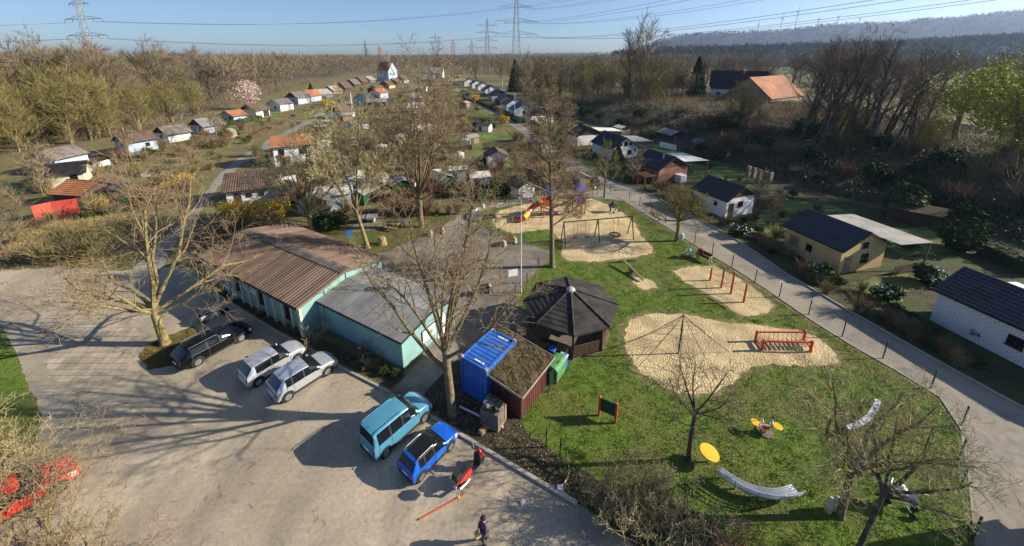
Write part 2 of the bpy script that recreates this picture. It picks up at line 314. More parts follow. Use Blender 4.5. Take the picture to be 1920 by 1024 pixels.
mb.add([p for r in BR for p in r], [(i * m + k, (i + 1) * m + k, (i + 1) * m + k + 1, i * m + k + 1) for i in range(len(BR) - 1) for k in range(m - 1)])
struct('bank', mb, M['bank'], 60)
def bank_pt(s, t):                                        # s 0..1 along, t 0..1 up the slope
    x = s * (len(BR) - 1.001); i = int(x); f = x - i; k = t * 5.999; j = int(k); h = k - j
    return BR[i][j].lerp(BR[i + 1][j], f).lerp(BR[i][j + 1].lerp(BR[i + 1][j + 1], f), h)
# woodland floor on the left and open fields far off
struct('woodland_floor', MB().sheet(pxpoly([(-500, 330), (0, 292), (150, 268), (280, 243), (420, 200), (500, 180), (560, 160), (640, 140), (700, 122), (400, 116), (-500, 116)]), .004), M['wood_floor'])
struct('field', MB().sheet(pxpoly([(1385, 128), (1450, 124), (1640, 128), (1600, 136), (1400, 136)]), .02), M['field'])
struct('field', MB().sheet(pxpoly([(1690, 140), (1800, 130), (1920, 135), (1920, 160), (1750, 160)]), .02), M['field'])
# far hills: ridge of rounded relief, built as ground relief 1.5 to 3 km away
def hill(name, prof, Y, depth, m, amp, seed):
    rg = random.Random(seed); V = []; n = 0; cols = []
    us = []
    for (u0, v0), (u1, v1) in zip(prof[:-1], prof[1:]):
        k = max(1, int(abs(u1 - u0) / 9))
        for j in range(k): us.append((u0 + (u1 - u0) * j / k, v0 + (v1 - v0) * j / k))
    us.append(prof[-1]); mb = MB(); rows = 7
    for u, v in us:
        x = (u - 960) / FPX; y = (v - CY) / FPX; f = (_c - y * _s); t = Y / f; X = x * t; Z = H - t * (_s + y * _c)
        for r in range(rows):
            a = r / (rows - 1); zz = Z * math.sin(a * math.pi) ** .8 if r < rows - 1 else -5
            if r in (0,): zz = -5
            mb.v.append((X * (1 + (a - .5) * depth / Y), Y + (a - .5) * depth, zz + (rg.uniform(-amp, amp) if 0 < r < rows - 1 else 0)))
    for i in range(len(us) - 1):
        for r in range(rows - 1): mb.f.append((i * rows + r, (i + 1) * rows + r, (i + 1) * rows + r + 1, i * rows + r + 1))
    return struct(name, mb, m, 80)
hill('hills', [(1180, 103), (1240, 76), (1290, 66), (1330, 63), (1440, 60), (1500, 54), (1560, 47), (1620, 45), (1700, 42), (1730, 36), (1790, 34), (1850, 27), (1920, 20), (2050, 12), (2300, 10)], 2600, 900, M['hillwood'], 2.5, 1)
hill('hills', [(1150, 108), (1300, 98), (1440, 95), (1600, 90), (1750, 83), (1920, 74), (2100, 66), (2300, 60)], 950, 420, M['hillwood'], 1.5, 3)
hill('hills', [(250, 101), (430, 106), (520, 110), (620, 109), (700, 108), (800, 107), (1000, 103), (1250, 99)], 3200, 700, M['hillwood'], 3, 2)

def hill_forest():
    rs = np.random.RandomState(44); pts = []
    for o in [o for o in COL.objects if o.name.startswith('hills')]:
        me = o.data; V = np.array([v.co for v in me.vertices]); A = V[[p.vertices[0] for p in me.polygons]]; B = V[[p.vertices[1] for p in me.polygons]]; D = V[[p.vertices[3] for p in me.polygons]]; C = V[[p.vertices[2] for p in me.polygons]]
        n = 6000 if o.name != 'hills.002' else 3000; k = rs.randint(0, len(A), n); u = rs.uniform(0, 1, (n, 1)); v = rs.uniform(0, 1, (n, 1)); pts.append((A[k] * (1 - u) + B[k] * u) * (1 - v) + (D[k] * (1 - u) + C[k] * u) * v)
    P = np.concatenate(pts); N = len(P); t = 14; i = np.repeat(np.arange(N), t); h = rs.uniform(9, 17, N); c = rs.normal(size=(N * t, 3)) * [3.2, 3.2, 3.0]; Q = P[i] + c; Q[:, 2] += h[i] * .6; d = rs.normal(size=(N * t, 3)); d[:, 2] = np.abs(d[:, 2]) + .4; d /= np.linalg.norm(d, axis=1, keepdims=True); s = np.cross(d, rs.normal(size=d.shape)); s /= np.linalg.norm(s, axis=1, keepdims=True); L_ = h[i][:, None] * .42
    V = np.stack([Q - s * .9, Q + s * .9, Q + d * L_], 1).reshape(-1, 3); o = npmesh('hill_forest', V, np.arange(len(V)).reshape(-1, 3), mat('hill_forest', (.035, .034, .028), (.075, .066, .048), .006, 1)); tag(o, 'dark forest covering the far hills', 'wood', None, 'stuff')
hill_forest()
# ---------------------------------------------------------------- vegetation generators
M['bark_yel'] = mat('bark_lichen', (.13, .105, .048), (.29, .235, .10), 5, .95, .8, 18, bdist=.03)
M['twig_yel'] = mat('twig_lichen', (.27, .22, .11), (.42, .35, .18), 3, .95)
M['bark'] = mat('bark_grey', (.10, .08, .042), (.24, .185, .10), 5, .95, .8, 18, bdist=.03)
M['twig'] = mat('twig_brown', (.17, .125, .07), (.29, .22, .125), 3, .95)
M['bark_dark'] = mat('bark_dark', (.05, .04, .03), (.13, .10, .075), 4, .95, .6, 14)
M['twig_dark'] = mat('twig_dark', (.11, .08, .058), (.20, .15, .105), 2, .95)
M['twig_red'] = mat('twig_red', (.15, .085, .055), (.24, .14, .09), 2, .95)
M['twig_wood'] = mat('twig_wood', (.135, .105, .062), (.245, .195, .12), .25, .95)
M['twig_olive'] = mat('twig_olive', (.15, .13, .045), (.26, .215, .08), .5, .95)
M['twig_far'] = mat('twig_far', (.12, .09, .055), (.22, .17, .10), .12, .95)
M['leaf_dark'] = mat('leaf_dark', (.022, .045, .014), (.06, .095, .028), 1.5, .85, spec=.08)
M['leaf_mid'] = mat('leaf_mid', (.04, .075, .015), (.085, .13, .03), 1.5, .7)
M['leaf_brown'] = mat('leaf_brown', (.12, .07, .03), (.22, .13, .05), 2, .85)
M['leaf_yel'] = mat('forsythia', (.42, .26, .012), (.60, .40, .02), 3, .8)
M['leaf_willow'] = mat('willow_leaf', (.20, .21, .02), (.42, .40, .04), .7, .8)
M['blossom'] = mat('blossom', (.45, .30, .28), (.65, .50, .45), 3, .8)
M['leaf_white'] = mat('pale_leaf', (.30, .36, .22), (.55, .58, .45), 6, .8)

class Spec: pass
def spec(**k):
    s = Spec(); s.seg = [6, 5, 4, 3, 2, 2]; s.sides = [9, 6, 5, 4, 3, 3]; s.nc = [0, 7, 7, 6, 5, 0]; s.ang = [0, 38, 42, 42, 42, 40]
    s.lr = [1, .55, .5, .5, .5, .5]; s.rr = [1, .5, .5, .5, .55, .6]; s.wander = [.06, .12, .18, .22, .25, .25]; s.up = [.05, .06, .05, .04, .03, .0]
    s.start = [.3, .3, .25, .2, .15, .1]; s.minr = .008; s.maxlev = 4; s.split = 2
    for a, b in k.items(): setattr(s, a, b)
    return s
def grow(rng, mbs, p, d, L, r, lev, S):
    n = S.seg[lev]; pts = [p.copy()]; rad = [r]; q = p.copy(); d = d.normalized(); dirs = [d]
    w = S.wander[lev]; last = lev >= S.maxlev; re = .25 if not last else .5
    for i in range(n):
        d = Vector((d.x + rng.gauss(0, w), d.y + rng.gauss(0, w), d.z + rng.gauss(0, w) + S.up[lev])).normalized()
        q = q + d * (L / n); pts.append(q.copy()); rad.append(max(S.minr, r * (1 - (1 - re) * (i + 1) / n))); dirs.append(d)
    (mbs[0] if lev < S.split else mbs[1]).tube(pts, rad, S.sides[lev], cap=False)
    if last: return
    nc = S.nc[lev]; st = S.start[lev]; az = rng.uniform(0, 6.28)
    for k in range(nc):
        t = st + (1 - st) * (k + rng.uniform(.1, .9)) / nc; x = t * n; i = min(n - 1, int(x)); f = x - i
        pp = pts[i].lerp(pts[i + 1], f); rr = rad[i] + (rad[i + 1] - rad[i]) * f; dd = dirs[i + 1]
        az += 2.4 + rng.uniform(-.5, .5); a = dd.cross(Vector((.3, .5, .81))).normalized(); b = dd.cross(a)
        an = R(S.ang[lev] * rng.uniform(.7, 1.3)); cd = dd * math.cos(an) + (a * math.cos(az) + b * math.sin(az)) * math.sin(an)
        grow(rng, mbs, pp, cd, L * S.lr[lev] * (1.15 - .55 * t) * rng.uniform(.75, 1.2), max(S.minr, rr * S.rr[lev]), lev + 1, S)
def bare_tree(name, label, cat, loc, trunk, limbs, S, seed, mt, mc, group=None, trunk_r=(.2, .15)):
    """trunk: list of points in local metres; limbs: list of (start height fraction on trunk, azimuth deg, elevation deg, length, radius)"""
    rng = random.Random(seed); root = thing(name, label, cat, loc, 0, group); a = MB(); b = MB()
    tp = [Vector(p) for p in trunk]; m = len(tp); rr = [trunk_r[0] + (trunk_r[1] - trunk_r[0]) * i / (m - 1) for i in range(m)]
    flare = [tp[0] - Vector((0, 0, .3)), tp[0], tp[0].lerp(tp[1], .12)] + tp[1:]
    a.tube(flare, [rr[0] * 1.5, rr[0] * 1.35, rr[0] * 1.05] + rr[1:], 10)
    for (h, az, el, L, r) in limbs:
        x = h * (m - 1); i = min(m - 2, int(x)); p = tp[i].lerp(tp[i + 1], min(1, x - i)); d = Vector((math.cos(R(az)) * math.cos(R(el)), math.sin(R(az)) * math.cos(R(el)), math.sin(R(el))))
        grow(rng, (a, b), p, d, L, r, 1, S)
    a.build('trunk', mt, root, 50); b.build('crown', mc, root)
    return root
def leader_limbs(rng, n, h0, h1, Lmax, Lmin, r, el0, el1):
    out = []
    for k in range(n):
        t = k / (n - 1); h = h0 + (h1 - h0) * t
        out.append((h, k * 137 + rng.uniform(-25, 25), el0 + (el1 - el0) * t + rng.uniform(-8, 8), (Lmax + (Lmin - Lmax) * t) * rng.uniform(.8, 1.15), r * (1 - .6 * t)))
    return out
# cheap vegetation built with numpy: ribbons for twigs, quads for leaves
def ribbons(rs, P0, D, L, w, bend=.0):
    """bent two-piece ribbons starting at P0 along D, width w"""
    n = len(P0); D = D / np.linalg.norm(D, axis=1, keepdims=True)
    s = np.cross(D, rs.normal(size=(n, 3))); s /= np.linalg.norm(s, axis=1, keepdims=True) + 1e-9; s *= np.asarray(w).reshape(-1, 1) * .5
    L = np.asarray(L).reshape(-1, 1); B = rs.normal(size=(n, 3)) * bend * L
    P1 = P0 + D * L * .5 + B * .5; P2 = P0 + D * L + B * 1.3
    V = np.stack([P0 - s, P0 + s, P1 + s * .7, P1 - s * .7, P2 + s * .25, P2 - s * .25], 1).reshape(-1, 3)
    b = (np.arange(n) * 6)[:, None]; F = np.concatenate([b + np.array([0, 1, 2, 3]), b + np.array([3, 2, 4, 5])], 0)
    return V, F
def leaves(rs, P, size, up=.3):
    n = len(P); N = rs.normal(size=(n, 3)); N[:, 2] = np.abs(N[:, 2]) + up; N /= np.linalg.norm(N, axis=1, keepdims=True)
    a = np.cross(N, rs.normal(size=(n, 3))); a /= np.linalg.norm(a, axis=1, keepdims=True); b = np.cross(N, a); z = (size * rs.uniform(.6, 1.4, n))[:, None]
    V = np.stack([P - a * z, P - b * z * .55, P + a * z, P + b * z * .55], 1).reshape(-1, 3)
    F = (np.arange(n) * 4)[:, None] + np.arange(4)
    return V, F
def cat_vf(*l):
    V = []; F = []; o = 0
    for v, f in l: V.append(v); F.append(f + o); o += len(v)
    return np.concatenate(V), np.concatenate(F)
def blob_pts(rs, n, c, r, hollow=.35):
    d = rs.normal(size=(n, 3)); d /= np.linalg.norm(d, axis=1, keepdims=True); k = hollow + (1 - hollow) * rs.uniform(0, 1, n) ** .6
    return np.asarray(c) + d * k[:, None] * np.asarray(r)
def lumpy(rs, n, c, r, lumps=9, sub=.5):
    """points in several overlapping lobes inside an ellipsoid -> uneven outline with gaps"""
    r = np.asarray(r, float); cs = blob_pts(rs, lumps, c, r * (1 - sub * .8), .5); w = rs.uniform(.6, 1.2, lumps); k = rs.choice(lumps, n, p=w / w.sum())
    d = rs.normal(size=(n, 3)); d /= np.linalg.norm(d, axis=1, keepdims=True)
    return cs[k] + d * (rs.uniform(.35, 1, n) ** .6)[:, None] * r * sub * w[k][:, None]
def wood_tree(seed, hgt, spread, n_t, mt, mc, w=.05, trunk_lean=0.0, low=.25, stems=1):
    """template for woodland trees: real limbs plus fine ribbons of twigs"""
    rs = np.random.RandomState(seed); rng = random.Random(seed); a = MB(); tips = []
    for s in range(stems):
        base = Vector((rng.uniform(-.5, .5), rng.uniform(-.5, .5), -.3)) if stems > 1 else Vector((0, 0, -.3))
        lean = Vector((rng.uniform(-.12, .12) + trunk_lean, rng.uniform(-.12, .12), 1)).normalized(); tr = hgt * .016 * (1 if stems == 1 else .7)
        pts = [base]; d = lean
        for i in range(5): d = (d + Vector((rng.gauss(0, .06), rng.gauss(0, .06), .05))).normalized(); pts.append(pts[-1] + d * hgt * .16)
        a.tube(pts, [tr * (1.3 - .18 * i) for i in range(6)], 6, False)
        for k in range(11):
            t = low + (1 - low) * (k + rng.random()) / 11; x = t * 5; i = min(4, int(x)); p = pts[i].lerp(pts[i + 1], x - i)
            az = k * 2.4 + rng.uniform(-.4, .4); el = R(rng.uniform(25, 65) + 15 * t); L = hgt * spread * rng.uniform(.7, 1.1) * (1.1 - .5 * t)
            dd = Vector((math.cos(az) * math.cos(el), math.sin(az) * math.cos(el), math.sin(el))); q = [p]
            for j in range(4): dd = (dd + Vector((rng.gauss(0, .15), rng.gauss(0, .15), .1 + rng.gauss(0, .1)))).normalized(); q.append(q[-1] + dd * L / 4)
            a.tube(q, [tr * .5, tr * .4, tr * .28, tr * .18, tr * .08], 4, False)
            for j in range(1, 5):
                for m_ in range(2 + j): tips.append((q[j] + Vector((rng.gauss(0, .25), rng.gauss(0, .25), rng.gauss(0, .25))), (dd + Vector((rng.gauss(0, .7), rng.gauss(0, .7), rng.gauss(0, .5) + .25))).normalized(), L * rng.uniform(.25, .5)))
    T = np.array([list(t[0]) + list(t[1]) + [t[2]] for t in tips]); k = rs.randint(0, len(T), n_t)
    D1 = T[k, 3:6] + rs.normal(size=(n_t, 3)) * .35; D1[:, 2] += .1; f = rs.uniform(0, .8, n_t)[:, None]
    P0 = T[k, :3] + T[k, 3:6] * T[k, 6:7] * f; vf = [ribbons(rs, T[:, :3], T[:, 3:6], T[:, 6], np.full(len(T), w * 1.6), .1), ribbons(rs, P0, D1, T[k, 6] * rs.uniform(.35, .8, n_t), np.full(n_t, w), .12)]
    r = thing('bare_tree', 'tree', 'tree'); a.build('trunk', mt, r, 60); V, F = cat_vf(*vf); npmesh('crown', V, F, mc, r); return r
def twig_shrub(seed, r, h, n, m, name='shrub', w=.02):
    rs = np.random.RandomState(seed); t = thing(name, 'shrub', 'shrub'); k = 14
    az = rs.uniform(0, 6.28, n); sp = rs.uniform(.1, 1, n); D = np.stack([np.cos(az) * sp * r, np.sin(az) * sp * r, np.full(n, h)], 1); f = rs.uniform(0, .75, n)[:, None]
    P0 = D * f + rs.normal(size=(n, 3)) * r * .12; P0[:, 2] = np.maximum(P0[:, 2], -.05); D2 = D + rs.normal(size=(n, 3)) * r * .6
    V, F = ribbons(rs, P0, D2, h * rs.uniform(.2, .5, n), np.full(n, w), .15); o = npmesh('twigs', V, F, m, t)
    st = MB(); rng = random.Random(seed)
    for i in range(k): a = rng.uniform(0, 6.28); q = rng.uniform(.3, .9); st.tube([(0, 0, -.1), (math.cos(a) * r * q * .4, math.sin(a) * r * q * .4, h * .45), (math.cos(a) * r * q, math.sin(a) * r * q, h * .85)], [w * 1.6, w * 1.2, w * .5], 4, False)
    st.build('stem', M['bark'], t); return t
def leaf_shrub(seed, r, h, n, m, size=.09, name='shrub', lumps=10, m2=None):
    rs = np.random.RandomState(seed); t = thing(name, 'shrub', 'shrub')
    P = lumpy(rs, n, (0, 0, h * .52), (r, r, h * .5), lumps, .55); P[:, 2] = np.abs(P[:, 2]); V, F = leaves(rs, P, size); npmesh('foliage', V, F, m, t)
    if m2 is not None: P = lumpy(rs, n // 5, (0, 0, h * .56), (r * 1.02, r * 1.02, h * .5), lumps, .55); P[:, 2] = np.abs(P[:, 2]); V, F = leaves(rs, P, size * .8); npmesh('blossom', V, F, m2, t)
    st = MB(); rng = random.Random(seed)
    for i in range(6): a = rng.uniform(0, 6.28); st.tube([(0, 0, -.1), (math.cos(a) * r * .25, math.sin(a) * r * .25, h * .4), (math.cos(a) * r * .55, math.sin(a) * r * .55, h * .7)], [.035, .025, .01], 4, False)
    st.build('stem', M['bark_dark'], t); return t
def conifer(seed, r, h, n, m, size=.12, columnar=False):
    rs = np.random.RandomState(seed); t = thing('conifer', 'conifer', 'tree'); z = rs.uniform(.03, 1, n) ** (1.0 if columnar else 1.25)
    prof = (np.sin(np.clip(z, 0, 1) * math.pi * .93 + .12) ** .55 if columnar else (1 - z) ** .85 + .04); az = rs.uniform(0, 6.28, n); lay = 1 + .16 * np.sin(z * 60 + az * 2)
    rad = r * prof * lay * (.45 + .6 * rs.uniform(0, 1, n) ** .5); P = np.stack([np.cos(az) * rad, np.sin(az) * rad, z * h - (0 if columnar else .12) * rad], 1); P[:, 2] = np.maximum(P[:, 2], .02)
    V, F = leaves(rs, P, size, .1); npmesh('crown', V, F, m, t); MB().tube([(0, 0, -.2), (0, 0, h * .92)], [max(.08, h * .016), .02], 6).build('trunk', M['bark_dark'], t); return t
# ---------------------------------------------------------------- buildings
M['teal'] = mat('teal_render', (.20, .37, .345), (.245, .42, .39), .9, .8, c3=(.18, .335, .315), s3=.6)
M['cream'] = mat('cream_paint', (.52, .49, .36), (.60, .57, .44), 2, .7)
M['white'] = mat('white_render', (.74, .74, .72), (.82, .81, .79), .8, .8, c3=(.66, .65, .62), s3=.5)
M['white_p'] = mat('white_paint', (.72, .72, .70), (.80, .80, .78), 2, .6)
M['bluewall'] = mat('pale_blue_render', (.33, .43, .54), (.41, .51, .62), .8, .8)
M['yellow'] = mat('yellow_render', (.46, .335, .16), (.53, .39, .20), .8, .85, .2, 40, bdist=.01)
M['orange_p'] = mat('orange_render', (.50, .20, .06), (.58, .26, .09), 1, .8)
M['corr'] = mat('fibre_cement', (.085, .055, .042), (.15, .10, .075), .9, .9, c3=(.175, .125, .095), s3=.3, stretch=(4, .35, 1))
M['moss_ridge'] = mat('mossy_ridge', (.075, .06, .05), (.18, .15, .125), 1.2, .9, .5, 10)
M['felt'] = mat('roof_felt', (.15, .15, .155), (.20, .20, .20), .5, .9, .25, 30, c3=(.27, .265, .25), s3=.35, bdist=.01)
M['felt_dk'] = mat('dark_felt', (.018, .018, .02), (.036, .036, .038), 1, .9, .3, 20)
M['gazroof'] = mat('bitumen_shingle', (.022, .019, .019), (.042, .037, .036), 2.5, .85, .5, 22, c3=(.058, .052, .048), s3=.9, bdist=.02)
M['tile_dk'] = mat('dark_tile', (.022, .023, .030), (.042, .042, .05), 1.2, .5, .2, 20, spec=.5)
M['tile_br'] = mat('brown_tile', (.085, .055, .042), (.15, .10, .075), 1.0, .85, .3, 14)
M['tile_or'] = mat('orange_tile', (.30, .115, .05), (.42, .19, .09), .6, .85, .3, 10, c3=(.24, .11, .06), s3=.15)
M['eternit'] = mat('grey_sheet', (.22, .215, .195), (.34, .325, .29), .7, .8, .2, 12)
M['palesheet'] = mat('pale_sheet', (.62, .60, .53), (.74, .71, .64), .6, .6)
M['brick'] = brick_mat('red_brick', (.27, .10, .06), (.34, .14, .085), (.30, .24, .19), .25, .08, .012, swap=True)
M['wbrick'] = brick_mat('white_brick', (.62, .62, .63), (.68, .68, .69), (.42, .42, .44), .42, .2, .022, swap=True, noise=False)
M['plank'] = mat('brown_planks', (.055, .032, .02), (.11, .065, .042), 1.5, .8, .4, 8, stretch=(9, 9, .6))
M['plank_red'] = mat('red_planks', (.10, .032, .025), (.155, .054, .04), 1.2, .75, .3, 8, stretch=(7, 7, .5))
M['plank_lt'] = mat('weathered_wood', (.20, .15, .095), (.30, .235, .155), 1.5, .85, .4, 9, stretch=(6, 1, 1))
M['glass'] = mat('window_glass', (.012, .013, .016), None, rough=.08, spec=.6)
M['trim_dk'] = mat('dark_trim', (.02, .02, .022), None, rough=.6)
M['trim_br'] = mat('brown_door', (.07, .04, .025), (.10, .06, .04), 4, .6)
M['greypaint'] = mat('grey_plinth', (.12, .13, .13), (.17, .18, .17), 3, .9)
M['galv'] = mat('galvanised', (.42, .44, .46), (.54, .56, .58), 3, .45, metal=.6)
def hut_frame(o_px, ang): p = g(*o_px); return p, R(ang)
def slab(mb, e0, e1, r1, r0, th=.08, style='flat', wave=.3, course=.35):
    """roof slope from eave e0-e1 up to ridge r0-r1, with its own relief"""
    e0, e1, r0, r1 = map(Vector, (e0, e1, r0, r1)); n = (e1 - e0).cross(r0 - e0).normalized(); n = n if n.z > 0 else -n
    L = (e1 - e0).length; S = (r0 - e0).length
    if style == 'flat':
        a = [e0, e1, r1, r0]; mb.add([p + n * th for p in a] + a, [(0, 1, 2, 3), (7, 6, 5, 4), (0, 4, 5, 1), (1, 5, 6, 2), (2, 6, 7, 3), (3, 7, 4, 0)]); return
    nx = max(8, int(L / wave * 4)); rows = [0, 1] if style == 'corr' else []
    if style == 'tile':
        k = max(2, int(S / course))
        for i in range(k): rows += [i / k + 1e-4, (i + 1) / k - 1e-4]
    o = len(mb.v); m = nx + 1
    for j, t in enumerate(rows):
        for i in range(m):
            s = i / nx; p = (e0.lerp(e1, s)).lerp(r0.lerp(r1, s), t); ph = math.sin(2 * math.pi * s * L / wave)
            h = th + (.075 if style == 'corr' else .03) * ph + (.06 * (1 - (j % 2)) if style == 'tile' else 0)
            mb.v.append(tuple(p + n * h))
    for j in range(len(rows) - 1):
        for i in range(nx): mb.f.append((o + j * m + i, o + j * m + i + 1, o + (j + 1) * m + i + 1, o + (j + 1) * m + i))
    a = [e0, e1, r1, r0]; b = [p + n * (th - .04) for p in a]; mb.add(b + a, [(0, 1, 2, 3), (7, 6, 5, 4), (0, 4, 5, 1), (1, 5, 6, 2), (2, 6, 7, 3), (3, 7, 4, 0)])
def opening(root, side, L, Wd, u, z, w, h, kind, frame_m, name=None):
    """window, door or shutter standing 3 cm proud of a wall; side y0, y1, x0, x1"""
    if side == 'y0': c = lambda a, d: (a, -d); r = 0
    elif side == 'y1': c = lambda a, d: (a, Wd + d); r = 0
    elif side == 'x0': c = lambda a, d: (-d, a); r = math.pi / 2
    else: c = lambda a, d: (L + d, a); r = math.pi / 2
    x, y = c(u, .02)
    if kind == 'door':
        o = MB().box((x, y, z + h / 2), (w, .06, h), r).build('door', frame_m, root); x2, y2 = c(u + w * .36, .065); MB().box((x2, y2, z + h * .48), (.06, .05, .12), r).build('handle', M['galv'], o)
    elif kind == 'round':
        Mx = Matrix.Rotation(r, 3, 'Z') @ Matrix.Rotation(math.pi / 2, 3, 'X'); x, y = c(u, .03); MB().lathe([(w * .38, -.02), (w * .38, .02), (w * .5, .02), (w * .5, -.02)], (x, y, z), 16, Mx).build('wall_ornament', frame_m, root)
    else:
        f = MB(); t = .06
        for (dx, dz, ww, hh) in ((0, h - t / 2, w, t), (0, t / 2, w, t), (-(w - t) / 2, h / 2, t, h - 2 * t), ((w - t) / 2, h / 2, t, h - 2 * t), (0, h / 2, .04, h - 2 * t)):
            xx, yy = c(u + dx, .025); f.box((xx, yy, z + dz), (ww, .07, hh), r)
        fo = f.build('window', frame_m, root); xx, yy = c(u, .008); MB().box((xx, yy, z + h / 2), (w - t, .03, h - t), r).build('pane', M['glass'], fo)
        xx, yy = c(u, .06); MB().box((xx, yy, z - .03), (w + .1, .12, .05), r).build('sill', frame_m, fo)
def hut(name, label, o, ang, L, Wd, eave, ridge, wall, roof, ops=(), style='tile', over=.3, gable=None, frame=None, group=None, ridge_pos=.5, canopy=None, chimney=None, trim=True, cat='garden hut', wave=.3, rail=False):
    """gabled hut; local x along the ridge, y across; canopy = (side, depth, x0, x1, height drop, material)"""
    root = thing(name, label, cat, o, R(ang), group); w = MB(); yr = Wd * ridge_pos; frame = frame or M['trim_dk']
    w.add([(0, 0, -.3), (L, 0, -.3), (L, Wd, -.3), (0, Wd, -.3), (0, 0, eave), (L, 0, eave), (L, Wd, eave), (0, Wd, eave), (0, yr, ridge), (L, yr, ridge)],
          [(0, 1, 5, 4), (2, 3, 7, 6), (1, 2, 6, 9, 5), (3, 0, 4, 8, 7)]); w.build('wall', wall, root)
    if gable is not None:
        gm = MB(); gm.add([(L + .015, -.02, eave), (L + .015, Wd + .02, eave), (L + .015, yr, ridge + .02)], [(0, 1, 2)]); gm.build('gable_cladding', gable, root); gm = MB(); gm.add([(-.015, -.02, eave), (-.015, Wd + .02, eave), (-.015, yr, ridge + .02)], [(0, 2, 1)]); gm.build('gable_cladding', gable, root)
    k0 = (ridge - eave) / yr; k1 = (ridge - eave) / (Wd - yr); r = MB(); z0 = eave - over * k0; z1 = eave - over * k1
    slab(r, (-over, -over, z0), (L + over, -over, z0), (L + over, yr, ridge), (-over, yr, ridge), .07, style, wave)
    slab(r, (L + over, Wd + over, z1), (-over, Wd + over, z1), (-over, yr, ridge), (L + over, yr, ridge), .07, style, wave)
    ro = r.build('roof', roof, root, 40 if style != 'flat' else None)
    if style == 'tile': MB().tube([(-over - .02, yr, ridge + .07), (L + over + .02, yr, ridge + .07)], .11, 8).build('ridge_tiles', roof, ro, 60)
    if trim:
        for x in (-over - .02, L + over + .02): f = MB(); f.bar((x, -over - .03, z0), (x, yr, ridge + .02), .04, .16); f.bar((x, Wd + over + .03, z1), (x, yr, ridge + .02), .04, .16); f.build('bargeboard', frame, root)
        gt = MB(); gt.tube([(-over, -over - .06, z0 - .02), (L + over, -over - .06, z0 - .02)], .06, 6); gt.build('gutter', M['trim_dk'], root)
    for op in ops: opening(root, op[0], L, Wd, *op[1:6], op[6] if len(op) > 6 else frame)
    if chimney: MB().cyl((chimney[0], chimney[1], chimney[2]), (chimney[0], chimney[1], chimney[3]), .09, n=8).build('chimney', M['galv'], ro)
    if canopy:
        dep, x0, x1, drop, cm = canopy; c = MB(); zt = ridge - (ridge - eave) * .55; slab(c, (x1, Wd + dep, zt - drop), (x0, Wd + dep, zt - drop), (x0, Wd * .78, zt + .12), (x1, Wd * .78, zt + .12), .05, 'flat'); co = c.build('canopy', cm, root)
        for x in (x0 + .15, (x0 + x1) / 2, x1 - .15): MB().box((x, Wd + dep - .15, (zt - drop) / 2), (.12, .12, zt - drop - .02)).build('post', M['trim_br'], co)
        if rail: e = MB(); e.bar((x1 - .15, Wd * .85, 1.0), (x1 - .15, Wd + dep - .2, 1.0), .05, .12); e.bar((x1 - .15, Wd * .85, .55), (x1 - .15, Wd + dep - .2, .55), .04, .8); e.build('side_rail', M['plank'], co)
    return root
# club house: long hall with corrugated roof plus flat-pitched annex
HA = 330.0; hx = Vector((math.cos(R(HA)), math.sin(R(HA)), 0)); hy = Vector((-hx.y, hx.x, 0)); HL, HW = 15.2, 8.0
hA = g(573, 631); hO = hA - hx * HL
club = thing('club_house', 'long teal club house with brown corrugated roof and a lower grey-roofed annex', 'club house', hO, R(HA))
w = MB(); E_, RG = 2.98, 3.85
w.add([(0, 0, -.2), (HL, 0, -.2), (HL, HW, -.2), (0, HW, -.2), (0, 0, E_), (HL, 0, E_), (HL, HW, E_), (0, HW, E_), (0, HW / 2, RG), (HL, HW / 2, RG)], [(0, 1, 5, 4), (2, 3, 7, 6), (1, 2, 6, 9, 5), (3, 0, 4, 8, 7)])
w.build('wall', M['teal'], club)
r = MB(); k = (RG - E_) / (HW / 2); ov = .45
slab(r, (-.5, -ov, E_ - ov * k), (HL + .3, -ov, E_ - ov * k), (HL + .3, HW / 2, RG), (-.5, HW / 2, RG), .07, 'corr', .36)
slab(r, (HL + .3, HW + ov, E_ - ov * k), (-.5, HW + ov, E_ - ov * k), (-.5, HW / 2, RG), (HL + .3, HW / 2, RG), .07, 'corr', .36)
cr = r.build('roof', M['corr'], club, 60)
c = MB(); q = .46
slab(c, (-.5, HW / 2 - q, RG - q * k + .1), (HL + .32, HW / 2 - q, RG - q * k + .1), (HL + .32, HW / 2, RG + .1), (-.5, HW / 2, RG + .1), .05); slab(c, (HL + .32, HW / 2 + q, RG - q * k + .1), (-.5, HW / 2 + q, RG - q * k + .1), (-.5, HW / 2, RG + .1), (HL + .32, HW / 2, RG + .1), .05)
c.build('ridge_cap', M['moss_ridge'], cr)
gt = MB().tube([(-.5, -ov - .07, E_ - ov * k), (HL + .3, -ov - .07, E_ - ov * k)], .07, 6).build('gutter', M['trim_dk'], club)
nb = 12
for i in range(nb + 1):
    x = HL * i / nb; MB().box((min(max(x, .1), HL - .14), -.09, 1.2), (.14 if i < nb else .3, .18, 2.8)).build('pilaster', M['cream'], club)
fb = MB(); kk = k
fb.bar((HL + .34, -ov - .05, E_ - ov * k + .02), (HL + .34, HW / 2, RG + .03), .05, .2); fb.bar((HL + .34, HW + ov + .05, E_ - ov * k + .02), (HL + .34, HW / 2, RG + .03), .05, .2); fb.build('bargeboard', M['corr'], club)
for i in (1, 4, 7, 10):
    x = HL * (i + .5) / nb; opening(club, 'y0', HL, HW, x, .95, .86, 1.35, 'window', M['trim_dk'])
